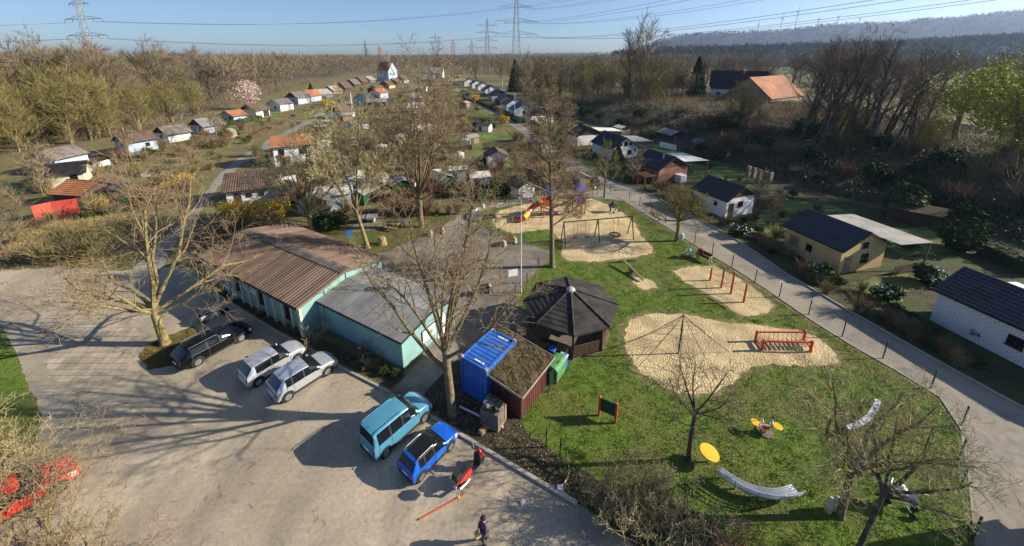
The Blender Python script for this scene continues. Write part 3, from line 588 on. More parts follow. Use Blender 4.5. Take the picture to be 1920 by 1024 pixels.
for i in (5, 6):
    x = HL * (i + .5) / nb; s = MB().box((x, -.04, 1.85), (.95, .05, .62)).build('sign_board', M['white_p'], club)
    t = MB()
    for j in range(3): t.box((x - .05 + .04 * j, -.07, 2.02 - .16 * j), (.62 - .14 * j, .012, .06))
    t.build('sign_lines', mat('sign_blue', (.10, .12, .35), None, rough=.6), s)
for yy in (2.0, 4.1, 5.9): MB().box((HL + .02, yy, (E_ + RG) / 2 - .3 - abs(yy - 4) * .3), (.05, .05, 1.0)).build('wall_batten', M['trim_dk'], club)
# annex
AL, AW, AE, AR = 9.3, 5.7, 2.45, 2.9; ay = 1.35; x0 = HL + .02
w = MB(); w.add([(x0, ay, -.2), (x0 + AL, ay, -.2), (x0 + AL, ay + AW, -.2), (x0, ay + AW, -.2), (x0, ay, AE), (x0 + AL, ay, AE), (x0 + AL, ay + AW, AE), (x0, ay + AW, AE), (x0, ay + AW / 2, AR), (x0 + AL, ay + AW / 2, AR)],
    [(0, 1, 5, 4), (2, 3, 7, 6), (1, 2, 6, 9, 5)]); wo = w.build('annex_wall', M['teal'], club)
r = MB(); k2 = (AR - AE) / (AW / 2); o2 = .12
slab(r, (x0, ay - o2, AE - o2 * k2), (x0 + AL + .1, ay - o2, AE - o2 * k2), (x0 + AL + .1, ay + AW / 2, AR), (x0, ay + AW / 2, AR), .1); slab(r, (x0 + AL + .1, ay + AW + o2, AE - o2 * k2), (x0, ay + AW + o2, AE - o2 * k2), (x0, ay + AW / 2, AR), (x0 + AL + .1, ay + AW / 2, AR), .1)
ar = r.build('annex_roof', M['felt'], club)
for j in range(1, 9):
    x = x0 + j * 1.03; sm_ = MB(); sm_.bar((x, ay - o2, AE - o2 * k2 + .104), (x, ay + AW / 2, AR + .104), .09, .012); sm_.bar((x, ay + AW + o2, AE - o2 * k2 + .104), (x, ay + AW / 2, AR + .104), .09, .012); sm_.build('roof_seam', M['greypaint'], ar)
f = MB(); f.bar((x0 + .02, ay - o2 - .03, AE - .01), (x0 + AL + .12, ay - o2 - .03, AE - .01), .05, .16); f.bar((x0 + AL + .13, ay - o2, AE), (x0 + AL + .13, ay + AW / 2, AR + .02), .05, .16); f.bar((x0 + AL + .13, ay + AW + o2, AE), (x0 + AL + .13, ay + AW / 2, AR + .02), .05, .16); f.build('roof_edging', M['felt_dk'], ar)
v = MB(); v.cyl((x0 + 4.4, ay + 3.7, AR - .3), (x0 + 4.4, ay + 3.7, AR + .75), .24, n=10); v.lathe([(.01, .3), (.32, .12), (.3, 0), (.01, 0)], (x0 + 4.4, ay + 3.7, AR + .72), 10); v.cyl((x0 + 3.8, ay + 3.9, AR - .3), (x0 + 3.8, ay + 3.9, AR + 2.0), .035, n=6); v.build('roof_vent', M['greypaint'], ar)
MB().box((x0 + AL / 2 + .02, ay + AW / 2, .02), (AL + .06, AW + .06, .44)).build('plinth', M['greypaint'], wo)
sg = MB().box((x0 + AL + .06, ay + 2.65, 1.35), (.06, 1.35, .95)).build('poster_board', M['white_p'], club)
MB().ball((x0 + AL + .1, ay + 2.85, 1.35), .3, sq=(.08, .8, .7)).build('green_emblem', mat('emblem_green', (.12, .33, .10), None), sg)
MB().box((x0 + AL + .035, ay + 2.65, 1.35), (.04, 1.5, 1.1)).build('board_frame', M['trim_dk'], sg)
opening(club, 'x1', x0 + AL, 0, ay + 4.1, 0.1, .9, 1.95, 'door', M['white_p'])
MB().tube([(HL - .3, 1.1, .1), (HL + 1.2, 1.0, .1), (HL + 1.0, 1.22, 2.3)], .05, 6).build('downpipe', M['greypaint'], club)
# gazebo: octagonal shelter
gz = thing('gazebo', 'octagonal open shelter with dark shingle roof and brown plank sides', 'gazebo', (0, 0, 0))
GC = (g(1070, 520, 2.5) + g(1068, 629, 2.5)) / 2; GC.z = 0; gr = 3.75; ga0 = R(-94)
gz.location = GC
oc = [(math.cos(ga0 + i * math.pi / 4), math.sin(ga0 + i * math.pi / 4)) for i in range(8)]
rf = MB(); ze, za = 2.5, 3.7; rings = 9
for i in range(8):
    a, b = oc[i], oc[(i + 1) % 8]; o = len(rf.v); rw = []
    for j in range(rings):
        for lip in (0, 1):
            t = (j + (1 if lip else 0.0)) / rings; rr = gr * (1 - t) + .15 * t; z = ze + (za - ze) * t + (.028 if not lip else .0)
            rf.v.append((a[0] * rr, a[1] * rr, z)); rf.v.append((b[0] * rr, b[1] * rr, z)); rw.append(o + len(rw) * 2)
    for p, q in zip(rw[:-1], rw[1:]): rf.f.append((p, p + 1, q + 1, q))
rf.add([(x * gr, y * gr, ze - .08) for x, y in oc] + [(0, 0, za - .15)], [(i, 8, (i + 1) % 8) for i in range(8)])
for i in range(8): a, b = oc[i], oc[(i + 1) % 8]; rf.bar((a[0] * gr, a[1] * gr, ze - .04), (b[0] * gr, b[1] * gr, ze - .04), .05, .14)
ro = rf.build('roof', M['gazroof'], gz)
hp = MB()
for x, y in oc: hp.tube([(x * (gr + .03), y * (gr + .03), ze + .05), (x * .2, y * .2, za + .03)], .06, 6)
hp.build('hip_cap', M['gazroof'], ro, 60); MB().lathe([(.36, -.08), (.34, .08), (.18, .2), (.01, .24)], (0, 0, za), 14).build('roof_cap', mat('zinc', (.40, .38, .38), (.52, .50, .50), 6, .5, metal=.3), ro, 40)
pr = gr - .55
for i, (x, y) in enumerate(oc):
    MB().box((x * pr, y * pr, 1.2), (.13, .13, 2.5), ga0 + i * math.pi / 4).build('post', M['plank'], gz)
for i in range(8):
    if i in (5,): continue
    a, b = oc[i], oc[(i + 1) % 8]; A = Vector((a[0] * pr, a[1] * pr, .52)); B = Vector((b[0] * pr, b[1] * pr, .52)); m_ = MB(); n = 16
    for j in range(n): t0 = (j + .06) / n; t1 = (j + .94) / n; m_.bar(A.lerp(B, t0), A.lerp(B, t1), .04, .98 + .015 * math.sin(j * 7))
    m_.bar(A + Vector((0, 0, .53)), B + Vector((0, 0, .53)), .1, .06); m_.build('side_panel', M['plank'], gz)
fl = MB().prism([(x * (pr + .1), y * (pr + .1)) for x, y in oc], .0, .06).build('floor', M['court'], gz)
bn = MB()
for i in (6, 7, 0, 1, 2): a, b = oc[i], oc[(i + 1) % 8]; bn.bar((a[0] * (pr - .45), a[1] * (pr - .45), .48), (b[0] * (pr - .45), b[1] * (pr - .45), .48), .4, .06)
bn.build('bench', M['plank_lt'], gz)
tb = thing('picnic_table', 'long wooden table inside the octagonal shelter', 'table', GC, R(-35)); MB().box((0, 0, .74), (2.0, .8, .06)).build('table_top', M['plank_lt'], tb)
for sx in (-.7, .7): MB().box((sx, 0, .36), (.1, .6, .7)).build('leg', M['plank'], tb)
# blue storage container
cO = g(908, 742); ca = HA
ct = thing('storage_container', 'blue corrugated steel storage container beside the mossy shed', 'container', g(869, 732), R(-35))
CL, CW, CH = 2.0, 3.1, 2.75; M['cblue'] = mat('container_blue', (.02, .11, .42), (.045, .16, .54), 1.5, .45, .1, 20, spec=.5)
b = MB()
def corr_wall(mb, a, bb, z0, z1, n, nrm, dp=.04):
    a = Vector(a); bb = Vector(bb); nrm = Vector(nrm); pts = []
    for i in range(n):
        for t, o_ in ((0, 0), (.3, 0), (.5, 1), (.8, 1)): pts.append(a.lerp(bb, (i + t) / n) + nrm * dp * o_)
    pts.append(bb); o = len(mb.v)
    for p in pts: mb.v.append((p.x, p.y, z0)); mb.v.append((p.x, p.y, z1))
    for i in range(len(pts) - 1): mb.f.append((o + 2 * i, o + 2 * i + 2, o + 2 * i + 3, o + 2 * i + 1))
corr_wall(b, (0, 0, 0), (CL, 0, 0), .15, CH - .1, 7, (0, -1, 0)); corr_wall(b, (CL, 0, 0), (CL, CW, 0), .15, CH - .1, 10, (1, 0, 0)); corr_wall(b, (CL, CW, 0), (0, CW, 0), .15, CH - .1, 7, (0, 1, 0)); corr_wall(b, (0, CW, 0), (0, 0, 0), .15, CH - .1, 10, (-1, 0, 0))
n = 9; o = len(b.v); pr_ = []
for i in range(n):
    for t, h_ in ((0, 0), (.10, 0), (.18, .03), (.92, .03)): pr_.append((.1 + (CW - .2) * (i + t) / n, CH - .06 + h_))
pr_.append((CW - .1, CH - .06))
for y, z in pr_: b.v.append((0, y, z)); b.v.append((CL, y, z))
for i in range(len(pr_) - 1): b.f.append((o + 2 * i, o + 2 * i + 1, o + 2 * i + 3, o + 2 * i + 2))
b.build('body', M['cblue'], ct)
fr = MB()
for x in (0, CL):
    fr.bar((x, -.06, CH - .05), (x, CW + .06, CH - .05), .12, .13); fr.bar((x, -.06, .1), (x, CW + .06, .1), .12, .16)
    for y in (0, CW): fr.box((x, y, CH / 2), (.14, .14, CH - .1))
for y in (0, CW): fr.bar((0, y, CH - .05), (CL, y, CH - .05), .12, .12); fr.bar((0, y, .1), (CL, y, .1), .12, .16)
fr.build('frame', M['cblue'], ct)
for x in (0, CL):
    for y in (0, CW):
        for z in (.08, CH + .02): MB().box((x, y, z), (.19, .19, .16)).build('corner_casting', M['galv'] if z > 1 else M['cblue'], ct)
for yy, x0_ in ((.28, .9), (CW - .3, .9)):
    lt = MB()
    for j in range(5): lt.box((x0_ + j * .16, yy, CH + .012), (.10, .14, .012)) if j != 3 else lt.box((x0_ + j * .16, yy, CH + .012), (.05, .14, .012))
    lt.build('roof_lettering', M['white_p'], ct)
# shed with moss roof
sh = thing('wooden_shed', 'dark red plank shed under a brown mossy roof', 'shed', g(977, 786), R(55))
SL, SW = 3.3, 3.8      # local x away from the camera along the lit plank wall, y to the left
w = MB(); w.add([(0, 0, -.2), (SL, 0, -.2), (SL, SW, -.2), (0, SW, -.2), (0, 0, 2.0), (SL, 0, 2.0), (SL, SW, 2.45), (0, SW, 2.45)], [(0, 1, 5, 4), (1, 2, 6, 5), (2, 3, 7, 6), (3, 0, 4, 7)]); w.build('wall', M['plank_red'], sh)
bt = MB()
for i in range(15): bt.box((SL * (i + .5) / 15, -.015, 1.0), (.06, .035, 2.0))
for i in range(12): bt.box((-.015, SW * (i + .5) / 12, 1.08), (.035, .06, 2.0 + .02 * i))
bt.build('wall_batten', M['plank_red'], sh)
r = MB(); nx, ny = 26, 22; rg = random.Random(3); o = len(r.v)
for i in range(nx + 1):
    for j in range(ny + 1): e = 0 if 0 < i < nx and 0 < j < ny else 1; r.v.append((-.35 + (SL + .6) * i / nx, -.3 + (SW + 1.3) * j / ny, 2.1 + .45 * (j / ny) + .05 * (1 - e) + rg.uniform(-.035, .035) * (1 - e) + .05 * math.sin(i * .7) * math.sin(j * .9)))
for i in range(nx):
    for j in range(ny): r.f.append((o + i * (ny + 1) + j, o + (i + 1) * (ny + 1) + j, o + (i + 1) * (ny + 1) + j + 1, o + i * (ny + 1) + j + 1))
M['mossroof'] = mat('moss_roof', (.045, .032, .02), (.15, .105, .055), 4, .97, 1, 14, c3=(.085, .085, .028), s3=.8, bdist=.08)
rr_ = r.build('roof', M['mossroof'], sh)
rs = np.random.RandomState(4); P = np.stack([rs.uniform(-.3, SL + .2, 2600), rs.uniform(-.25, SW + .95, 2600), np.zeros(2600)], 1); P[:, 2] = 2.12 + .45 * (P[:, 1] + .3) / (SW + 1.3) + .04; V, F = ribbons(rs, P, rs.normal(size=(2600, 3)) * [1, 1, .3] + [0, 0, .5], rs.uniform(.08, .28, 2600), np.full(2600, .025), .2); npmesh('moss', V, F, mat('moss_tuft', (.10, .065, .03), (.20, .15, .06), 3, .95), rr_)
e = MB(); e.bar((-.37, -.33, 2.08), (SL + .28, -.33, 2.08), .04, .16); e.bar((-.38, -.3, 2.08), (-.38, SW + 1.02, 2.55), .04, .16); e.bar((SL + .27, -.3, 2.08), (SL + .27, SW + 1.02, 2.55), .04, .16); e.build('roof_edging', mat('edging_grey', (.2, .18, .15), (.3, .28, .24), 4, .8), sh)
# ---- huts along the right hand path
D_ = M['trim_dk']
hut('garden_hut', 'yellow rendered hut with dark tiled roof and a wooden trellis on its wall', g(1467, 463), -75, 6.1, 6.1, 2.78, 4.25, M['yellow'], M['tile_dk'],
    [('y0', 2.9, 1.05, .62, .72, 'window', D_), ('x1', 1.1, 0, .95, 1.95, 'door', M['plank_lt']), ('x1', 3.3, .95, .95, .95, 'window', D_), ('x1', 3.0, 2.6, .75, .62, 'window', D_)], gable=None, canopy=(3.4, 0.4, 7.9, .25, M['eternit']), over=.28, rail=True)
tr = thing('trellis', 'dark wooden lattice trellis on the yellow hut wall', 'trellis', g(1467, 463), R(-75)); m_ = MB()
for i in range(5): m_.bar((.75 + .2 * i, -.09, .85 + .05 * i), (.75 + .2 * i + .1, -.09, 2.0), .035, .03); m_.bar((.65, -.07, .95 + .25 * i), (1.75, -.07, .9 + .25 * i), .03, .035)
m_.build('lattice', M['plank'], tr)
hut('garden_hut', 'long white brick hut with glossy dark tiles at the path bend', g(1743, 600), -76, 9.5, 5.6, 2.95, 4.35, M['wbrick'], M['tile_dk'], [('y0', 4.6, 1.15, .85, .85, 'window', D_)], canopy=(3.2, 2.6, 9.4, .1, M['palesheet']), over=.3)
cs = thing('shed_roof', 'pale sheet lean-to behind the long white hut', 'lean-to', g(1743, 600), R(-76)); m_ = MB(); slab(m_, (2.5, 8.2, 2.7), (.6, 8.2, 2.7), (.6, 5.9, 3.0), (2.5, 5.9, 3.0), .05); m_.build('roof', M['white_p'], cs); m_ = MB()
for x in (.7, 2.4):
    for y in (6.1, 8.0): m_.box((x, y, 1.35), (.1, .1, 2.7))
m_.build('frame', M['plank'], cs)
hut('garden_hut', 'white hut with brown gable, brown door and dark roof behind the round pruned tree', g(1300, 385), -67, 5.3, 5.4, 2.75, 4.2, M['white'], M['tile_dk'], [('y0', 3.6, 1.4, .5, .6, 'window', D_), ('x1', .95, 0, .9, 2.05, 'door', M['trim_br']), ('x1', 2.7, 1.35, .95, .75, 'window', D_)], gable=M['trim_br'], over=.35)
hut('garden_hut', 'red brick hut with dark roof and a bright canopy', g(1190, 328), -67, 5.9, 6.6, 2.7, 4.5, M['brick'], M['tile_dk'], [('y0', 2.0, 1.2, .8, .8, 'window', D_), ('y0', 4.2, 1.2, .5, .6, 'window', D_)], gable=M['plank'], canopy=(4.4, .4, 6.4, .3, M['palesheet']), over=.35, chimney=(4.4, 2.2, 3.4, 4.9))
hut('garden_hut', 'white gabled hut with a dark roof and round ornaments by the attic window', g(1110, 283), -71, 8.2, 6.4, 2.4, 4.5, M['white'], M['tile_dk'], [('x1', 3.3, 2.75, .8, .9, 'window', D_), ('x1', 2.1, 3.1, .7, .7, 'round', D_), ('x1', 4.5, 3.1, .7, .7, 'round', D_), ('x1', 4.4, .9, .95, .9, 'window', D_), ('x1', 5.7, 1.5, .35, .5, 'window', D_)], canopy=(4.6, 1, 7.5, .3, M['eternit']), over=.35)
hut('garden_hut', 'white hut with brown gable cladding, farthest of the close huts by the path', g(1064, 265), -72, 5.6, 7.4, 2.5, 4.2, M['white'], M['tile_dk'], [], gable=M['trim_br'], canopy=(5.5, .4, 5.4, .4, M['palesheet']), over=.35)
# a hut standing just outside the right edge, seen by its shadow on the path
hut('garden_hut', 'hut by the path beyond the right picture edge', Vector((23.6, 12.0, 0)), -76, 7, 5, 2.6, 4.2, M['white'], M['tile_dk'])
# sheds behind the gardens below the bank
hut('garden_shed', 'dark wooden shed with grey roof below the bank', g(1232, 262), -70, 5, 4.5, 2.2, 3.0, M['plank'], M['eternit'], [('x1', 1.3, 0, .9, 1.9, 'door', M['plank_lt'])], 'flat', .4, cat='shed')
hut('garden_shed', 'small white-roofed shelter beside the blue trampoline cover', g(1152, 250), -70, 3.2, 2.6, 2.0, 2.4, M['plank_lt'], M['palesheet'], [], 'flat', .4, cat='shed')
hut('garden_shed', 'low black shed with sagging roof under the dark bank', g(1665, 412), -40, 5.5, 3.5, 1.8, 2.4, M['plank'], M['mossroof'], [], 'flat', .3, cat='shed')
hut('garden_shed', 'small pale wood playhouse before the dark bank', g(1296, 277), -50, 2.4, 2.4, 1.5, 2.3, M['plank_lt'], M['eternit'], [('x1', 1.1, .5, .6, .6, 'window', M['white_p'])], 'flat', .25, cat='shed')
hut('garden_shed', 'leaning reddish shed at the foot of the bank', g(1478, 338), -45, 2.2, 2.2, 1.9, 2.4, M['plank_red'], M['felt_dk'], [], 'flat', .2, cat='shed')
hut('garden_shed', 'dark brown shed beyond the rough wooden posts', g(1335, 297), -60, 3, 2.6, 1.9, 2.5, M['plank'], M['felt_dk'], [], 'flat', .2, cat='shed')
M['tar'] = mat('black_tile', (.010, .010, .012), (.02, .02, .023), .8, .8)
# ---- buildings on and behind the bank
def bz(u, v): return g(u, v, BZ - .6)
hut('farmhouse', 'large white farmhouse under a huge black tiled roof', bz(1332, 184), -24, 19, 12, 4.4, 10.6, M['white'], M['tar'], [('y0', x, .6, 1.6, 1.9, 'window', D_) for x in (2.5, 7, 12, 17)], 'flat', .6, cat='farmhouse', trim=False, chimney=(11, 5, 7, 12.0))
hut('barn', 'grey plank barn with a weathered orange tiled roof', bz(1444, 196), 34, 26, 16, 2.2, 9.0, M['plank_lt'], M['tile_or'], [], 'flat', .5, cat='barn', trim=False)
hut('house', 'distant tall house with an orange and grey roof', g(708, 152), -20, 12, 12, 9, 16, M['bluewall'], M['tile_or'], [('x1', 3, 5, 1.5, 2, 'window', D_), ('x1', 7, 5, 1.5, 2, 'window', D_), ('y0', 4, 5, 1.5, 2, 'window', D_), ('y0', 8, 5, 1.5, 2, 'window', D_)], 'flat', .4, cat='house', trim=False)
hut('house', 'distant pale house half hidden in the far wood', g(800, 146), 0, 16, 10, 5, 10, M['white'], M['eternit'], [('y0', 4, 1, 2, 2, 'window', D_), ('y0', 10, 1, 2, 2, 'window', D_)], 'flat', .4, cat='house', trim=False)
hut('house', 'low pale house beyond the willow at right', g(1860, 175), -30, 14, 9, 4, 6.5, M['bluewall'], M['tile_br'], [('y0', 4, 1, 2, 2, 'window', D_), ('y0', 10, 1, 2, 2, 'window', D_)], 'flat', .4, cat='house', trim=False)
hut('house', 'white block of a house below the far blue hills', g(1240, 121), 5, 50, 24, 12, 16, M['white'], M['eternit'], [('y0', x, 4, 5, 5, 'window', D_) for x in (8, 20, 32, 43)], 'flat', .4, cat='house', trim=False)
# ---- huts of the left and middle gardens
hut('cottage_hut', 'white cottage hut with hipped-looking brown roof and orange bench box', g(428, 388), 24, 6.6, 6.0, 2.5, 4.2, M['white'], M['tile_br'], [('y0', 1.4, 0, .9, 1.95, 'door', M['trim_br']), ('y0', 2.8, 1.2, .7, .6, 'window', D_), ('y0', 4.4, 1.2, .7, .6, 'window', D_), ('x1', 3, 1.1, 1.2, .8, 'window', D_)], over=.4)
hut('cottage_annex', 'white lean-to with a bright white roof beside the brown-roofed cottage', g(480, 381), 32, 5.4, 4.0, 2.2, 2.9, M['white'], M['white_p'], [('y0', 2, 1, 1.6, .8, 'window', D_), ('y0', 4.6, 1, 1.2, .8, 'window', D_)], 'flat', .4, cat='garden hut')
hut('garden_hut', 'two-storey white hut with red roof and a red framed window', g(517, 314), 26, 7.0, 6, 4.2, 5.8, M['white'], M['tile_or'], [('y0', 1.4, 2.3, 1.0, 1.3, 'window', M['plank_red']), ('y0', 5.2, 2.3, 1.4, 1.3, 'window', M['plank_red']), ('y0', 2.2, .4, 1.0, 1.6, 'door', M['trim_br'])], 'flat', .4)
GB = M['trim_br']; M['roof_grey'] = mat('weathered_roof', (.10, .085, .07), (.19, .165, .14), .9, .9, .3, 12)
hut('garden_hut', 'pale blue gabled hut with dark roof at the wood edge', g(110, 327), 86, 5.4, 5.4, 2.9, 4.4, M['bluewall'], M['roof_grey'], [('x0', 3.0, 3.2, .6, .5, 'window', D_)], 'flat', .35, canopy=None)
hut('garden_shelter', 'long low dark shelter roof beside the pale blue gabled hut', g(122, 318), 50, 7.0, 4.5, 2.0, 2.5, M['plank'], M['felt_dk'], [], 'flat', .3, cat='shelter')
hut('garden_hut', 'black-roofed hut with cream walls in front of the pale blue gable', g(74, 356), 38, 5.4, 5.2, 2.2, 3.6, M['cream'], M['tar'], [('y0', 4.2, .9, .9, .9, 'window', D_)], 'flat', .4)
hut('garden_hut', 'low hut with red-brown tiles and a roof window', g(104, 384), -8, 5.2, 4.8, 1.9, 3.1, M['plank'], M['tile_or'], [], 'tile', .35)
hut('garden_hut', 'low dark flat-roofed shelter beside the red-brown tiled hut', g(160, 380), 12, 4.8, 3.6, 1.8, 2.3, M['plank'], M['tile_dk'], [], 'flat', .3)
hut('garden_hut', 'pale blue gabled hut with brown roof behind the wooden pole', g(238, 288), 62, 5.8, 5.4, 2.5, 3.9, M['bluewall'], M['tile_br'], [('x0', 3.6, 2.2, .6, .5, 'window', D_), ('y0', 4, 1, .8, .8, 'window', D_)], 'flat', .4, canopy=None)
hut('garden_hut', 'brownish hut with low white wall between two pale huts', g(318, 268), 66, 5, 6.0, 2.2, 3.9, M['white'], M['roof_grey'], [('x0', 3, 1, 1, .9, 'window', D_)], 'flat', .5, gable=GB)
hut('garden_hut', 'blue-grey hut with dark roof and a white wall end', g(385, 252), 66, 5, 6.5, 2.3, 4.1, M['bluewall'], M['felt'], [('x0', 2, .8, 1.6, 1.2, 'window', D_)], 'flat', .5, gable=M['plank'])
hut('garden_hut', 'white hut with a bright orange tiled roof and dark porch', g(440, 231), 72, 4.5, 6.0, 2.4, 3.9, M['bluewall'], M['tile_or'], [('x0', 4.2, .9, 1.3, 1.0, 'window', D_), ('x0', 1.5, .1, 1.0, 2, 'door', D_)], 'flat', .5)
hut('garden_hut', 'white hut with brown gable and open carport', g(482, 222), 74, 5.5, 7.0, 2.8, 4.8, M['white'], M['tile_br'], [('y0', 4, .1, 2.4, 2.1, 'door', D_)], 'flat', .5, gable=GB)
sm = [((527, 209), 70, 6, 7, 3.2, 5, 'white', 'roof_grey', 'white hut with a bare end wall left of the two light blue huts'),
      ((560, 196), 64, 6, 8.5, 3.4, 6, 'bluewall', 'roof_grey', 'light blue hut with a grey-brown roof beside the orange-roofed blue hut'),
      ((584, 191), 64, 6, 8, 3.2, 6, 'bluewall', 'tile_or', 'light blue hut with orange roof in the left row'),
      ((606, 185), 64, 6, 8, 2.6, 5, 'greypaint', 'eternit', 'grey hut right behind the orange-roofed blue hut'),
      ((626, 177), 64, 6, 8, 2.4, 5, 'plank_lt', 'eternit', 'pale grey-roofed hut of the left row beside the small conifer'),
      ((648, 171), 64, 6, 9, 2.4, 6, 'plank', 'tile_br', 'brown gabled hut with low eaves in the far left row'),
      ((665, 164), 64, 6, 9, 2.6, 6, 'plank', 'roof_grey', 'brown hut under the far forest edge, next in the row'),
      ((680, 159), 64, 6, 10, 2.6, 6.5, 'plank', 'tile_br', 'dark brown hut at the far end of the left row'),
      ((694, 155), 64, 6, 10, 2.6, 5.5, 'greypaint', 'eternit', 'last grey hut of the left row near the tall house'),
      ((648, 223), 80, 6, 7.6, 2.6, 5, 'white', 'tile_br', 'white hut with a wide brown gable roof left of the concrete pole'),
      ((690, 198), 72, 6, 8, 2.8, 5.6, 'bluewall', 'tile_dk', 'white gabled hut with a dark roof in the middle gardens'),
      ((688, 200), 6, 8, 6, 2.4, 3.4, 'plank', 'eternit', 'open shelter with a pale flat roof beside the dark-roofed gable'),
      ((713, 186), 66, 6, 6.6, 3.6, 5.6, 'bluewall', 'tile_or', 'sky blue gabled hut with an orange roof in the middle gardens'),
      ((710, 177), 66, 6, 8, 3, 5.5, 'plank_red', 'tile_br', 'dark red hut behind the sky blue gable'),
      ((730, 166), 66, 6, 9, 2.8, 5.5, 'yellow', 'tile_br', 'yellow hut with a brown roof in the far middle gardens'),
      ((744, 160), 66, 6, 9, 2.6, 5.5, 'plank', 'tile_br', 'brown hut beyond the yellow one'),
      ((758, 156), 66, 6, 9, 2.8, 6, 'white', 'tile_br', 'whitish hut right of the brown hut in the far gardens'),
      ((770, 174), 5, 9, 8, 3, 5, 'white', 'eternit', 'white hut with pale roof behind the crown of the tall bare tree'),
      ((770, 192), 5, 8, 7, 2.6, 4.4, 'white', 'eternit', 'white hut with grey sheet roof glimpsed through the tall bare tree'),
      ((766, 213), 5, 8, 7, 2.6, 4.2, 'white', 'palesheet', 'white hut with bright roof low in the tall tree crown'),
      ((775, 258), 5, 6, 5, 2.4, 3.6, 'white', 'palesheet', 'white hut among the twigs above the big white tent roof'),
      ((790, 154), 5, 11, 9, 3, 6, 'plank', 'eternit', 'dark hut with a pale roof edge near the far end of the gardens'),
      ((842, 161), 0, 12, 9, 4.2, 5.4, 'cream', 'eternit', 'cream box-shaped hut at the far end of the straight path'),
      ((866, 160), -70, 8, 9, 3.2, 6, 'white', 'tile_dk', 'first white hut behind the cream box by the far path'),
      ((880, 164), -70, 8, 9, 3.2, 6, 'white', 'tile_dk', 'white gabled hut close before the cream box'),
      ((891, 168), -70, 7, 9, 3, 5.4, 'white', 'eternit', 'white hut with grey roof in the far right row'),
      ((902, 176), -70, 8, 9, 3, 5.8, 'white', 'tile_dk', 'white hut behind the yellow forsythia by the path'),
      ((914, 187), -70, 8, 9, 2.8, 5.6, 'cream', 'tile_br', 'brown-gabled hut beside the yellow forsythia'),
      ((929, 195), -70, 7, 8, 2.8, 5.4, 'plank_red', 'tile_dk', 'dark red hut with a brown gable by the path'),
      ((941, 204), -70, 6, 8, 2.8, 5.2, 'white', 'tile_dk', 'pale blue-white hut with black roof in the right row'),
      ((955, 214), -70, 6, 8, 2.7, 5, 'white', 'tile_dk', 'white hut with small dark window and black roof in the right row'),
      ((983, 226), -70, 6, 8, 2.6, 4.6, 'white', 'tile_br', 'white hut with a brown roof near the tree with reddish crown'),
      ((1015, 211), -70, 6, 6, 2.4, 3.4, 'plank', 'palesheet', 'low dark shed with pale roof behind the right row'),
      ((1050, 222), -70, 5, 5, 2.2, 3.0, 'plank_lt', 'eternit', 'small weathered shed left of the green hedge')]
for (o, an, L, Wd, e_, r_, wm, rm, lab) in sm:
    hut('garden_hut', lab, g(*o), an, L, Wd, e_ * .86, r_ * .9, M[wm], M[rm], [('x0', Wd * .4, 1.0, 1.0, .9, 'window', D_)] if an > 40 else [('y0', L * .35, 1.0, 1.0, .9, 'window', D_)] if an > -20 else [('x1', Wd * .45, 1.0, 1.0, .9, 'window', D_)], 'flat', .45, gable=M['trim_br'] if 'brown' in lab else None, trim=False)
# ---------------------------------------------------------------- vehicles
def paint(name, c, metal=.0, rough=.28): return mat(name, c, tuple(min(1, x * 1.08) for x in c), 2, rough, metal=metal, spec=.5, coat=.8)
M['tyre'] = mat('tyre', (.014, .014, .015), (.03, .03, .03), 8, .85)
M['rim'] = mat('alloy', (.45, .45, .47), None, rough=.35, metal=.8)
M['carglass'] = mat('car_glass', (.008, .011, .014), None, rough=.06, spec=.45)
M['red_lamp'] = mat('tail_lamp_red', (.45, .02, .015), None, rough=.15, coat=1)
M['head_lamp'] = mat('head_lamp_glass', (.55, .57, .6), None, rough=.1, coat=1)
M['plastic'] = mat('black_plastic', (.02, .02, .021), (.035, .035, .036), 6, .6)
M['plate'] = mat('number_plate', (.75, .75, .73), None, rough=.5)
def wheel(parent, x, y, r, w, spokes, side):
    t = MB(); Mx = Matrix.Rotation(math.pi / 2, 3, 'X')
    t.lathe([(r * .62, -w / 2), (r * .93, -w / 2), (r, -w * .32), (r, w * .32), (r * .93, w / 2), (r * .62, w / 2)], (x, y, r), 24, Mx); o = t.build('wheel', M['tyre'], parent, 40)
    m = MB(); yo = y + side * (w / 2 - .02)
    m.lathe([(r * .56, -.03), (r * .64, -.0), (r * .64, .03), (r * .56, .03)], (x, yo, r), 24, Mx); m.lathe([(.001, -.02), (r * .16, -.02), (r * .16, .03), (.001, .03)], (x, yo, r), 10, Mx)
    for k in range(spokes): a = 2 * math.pi * k / spokes; m.bar((x + math.cos(a) * r * .12, yo, r + math.sin(a) * r * .12), (x + math.cos(a) * r * .6, yo, r + math.sin(a) * r * .6), .03, r * .15)
    m.build('rim', M['rim'], o)
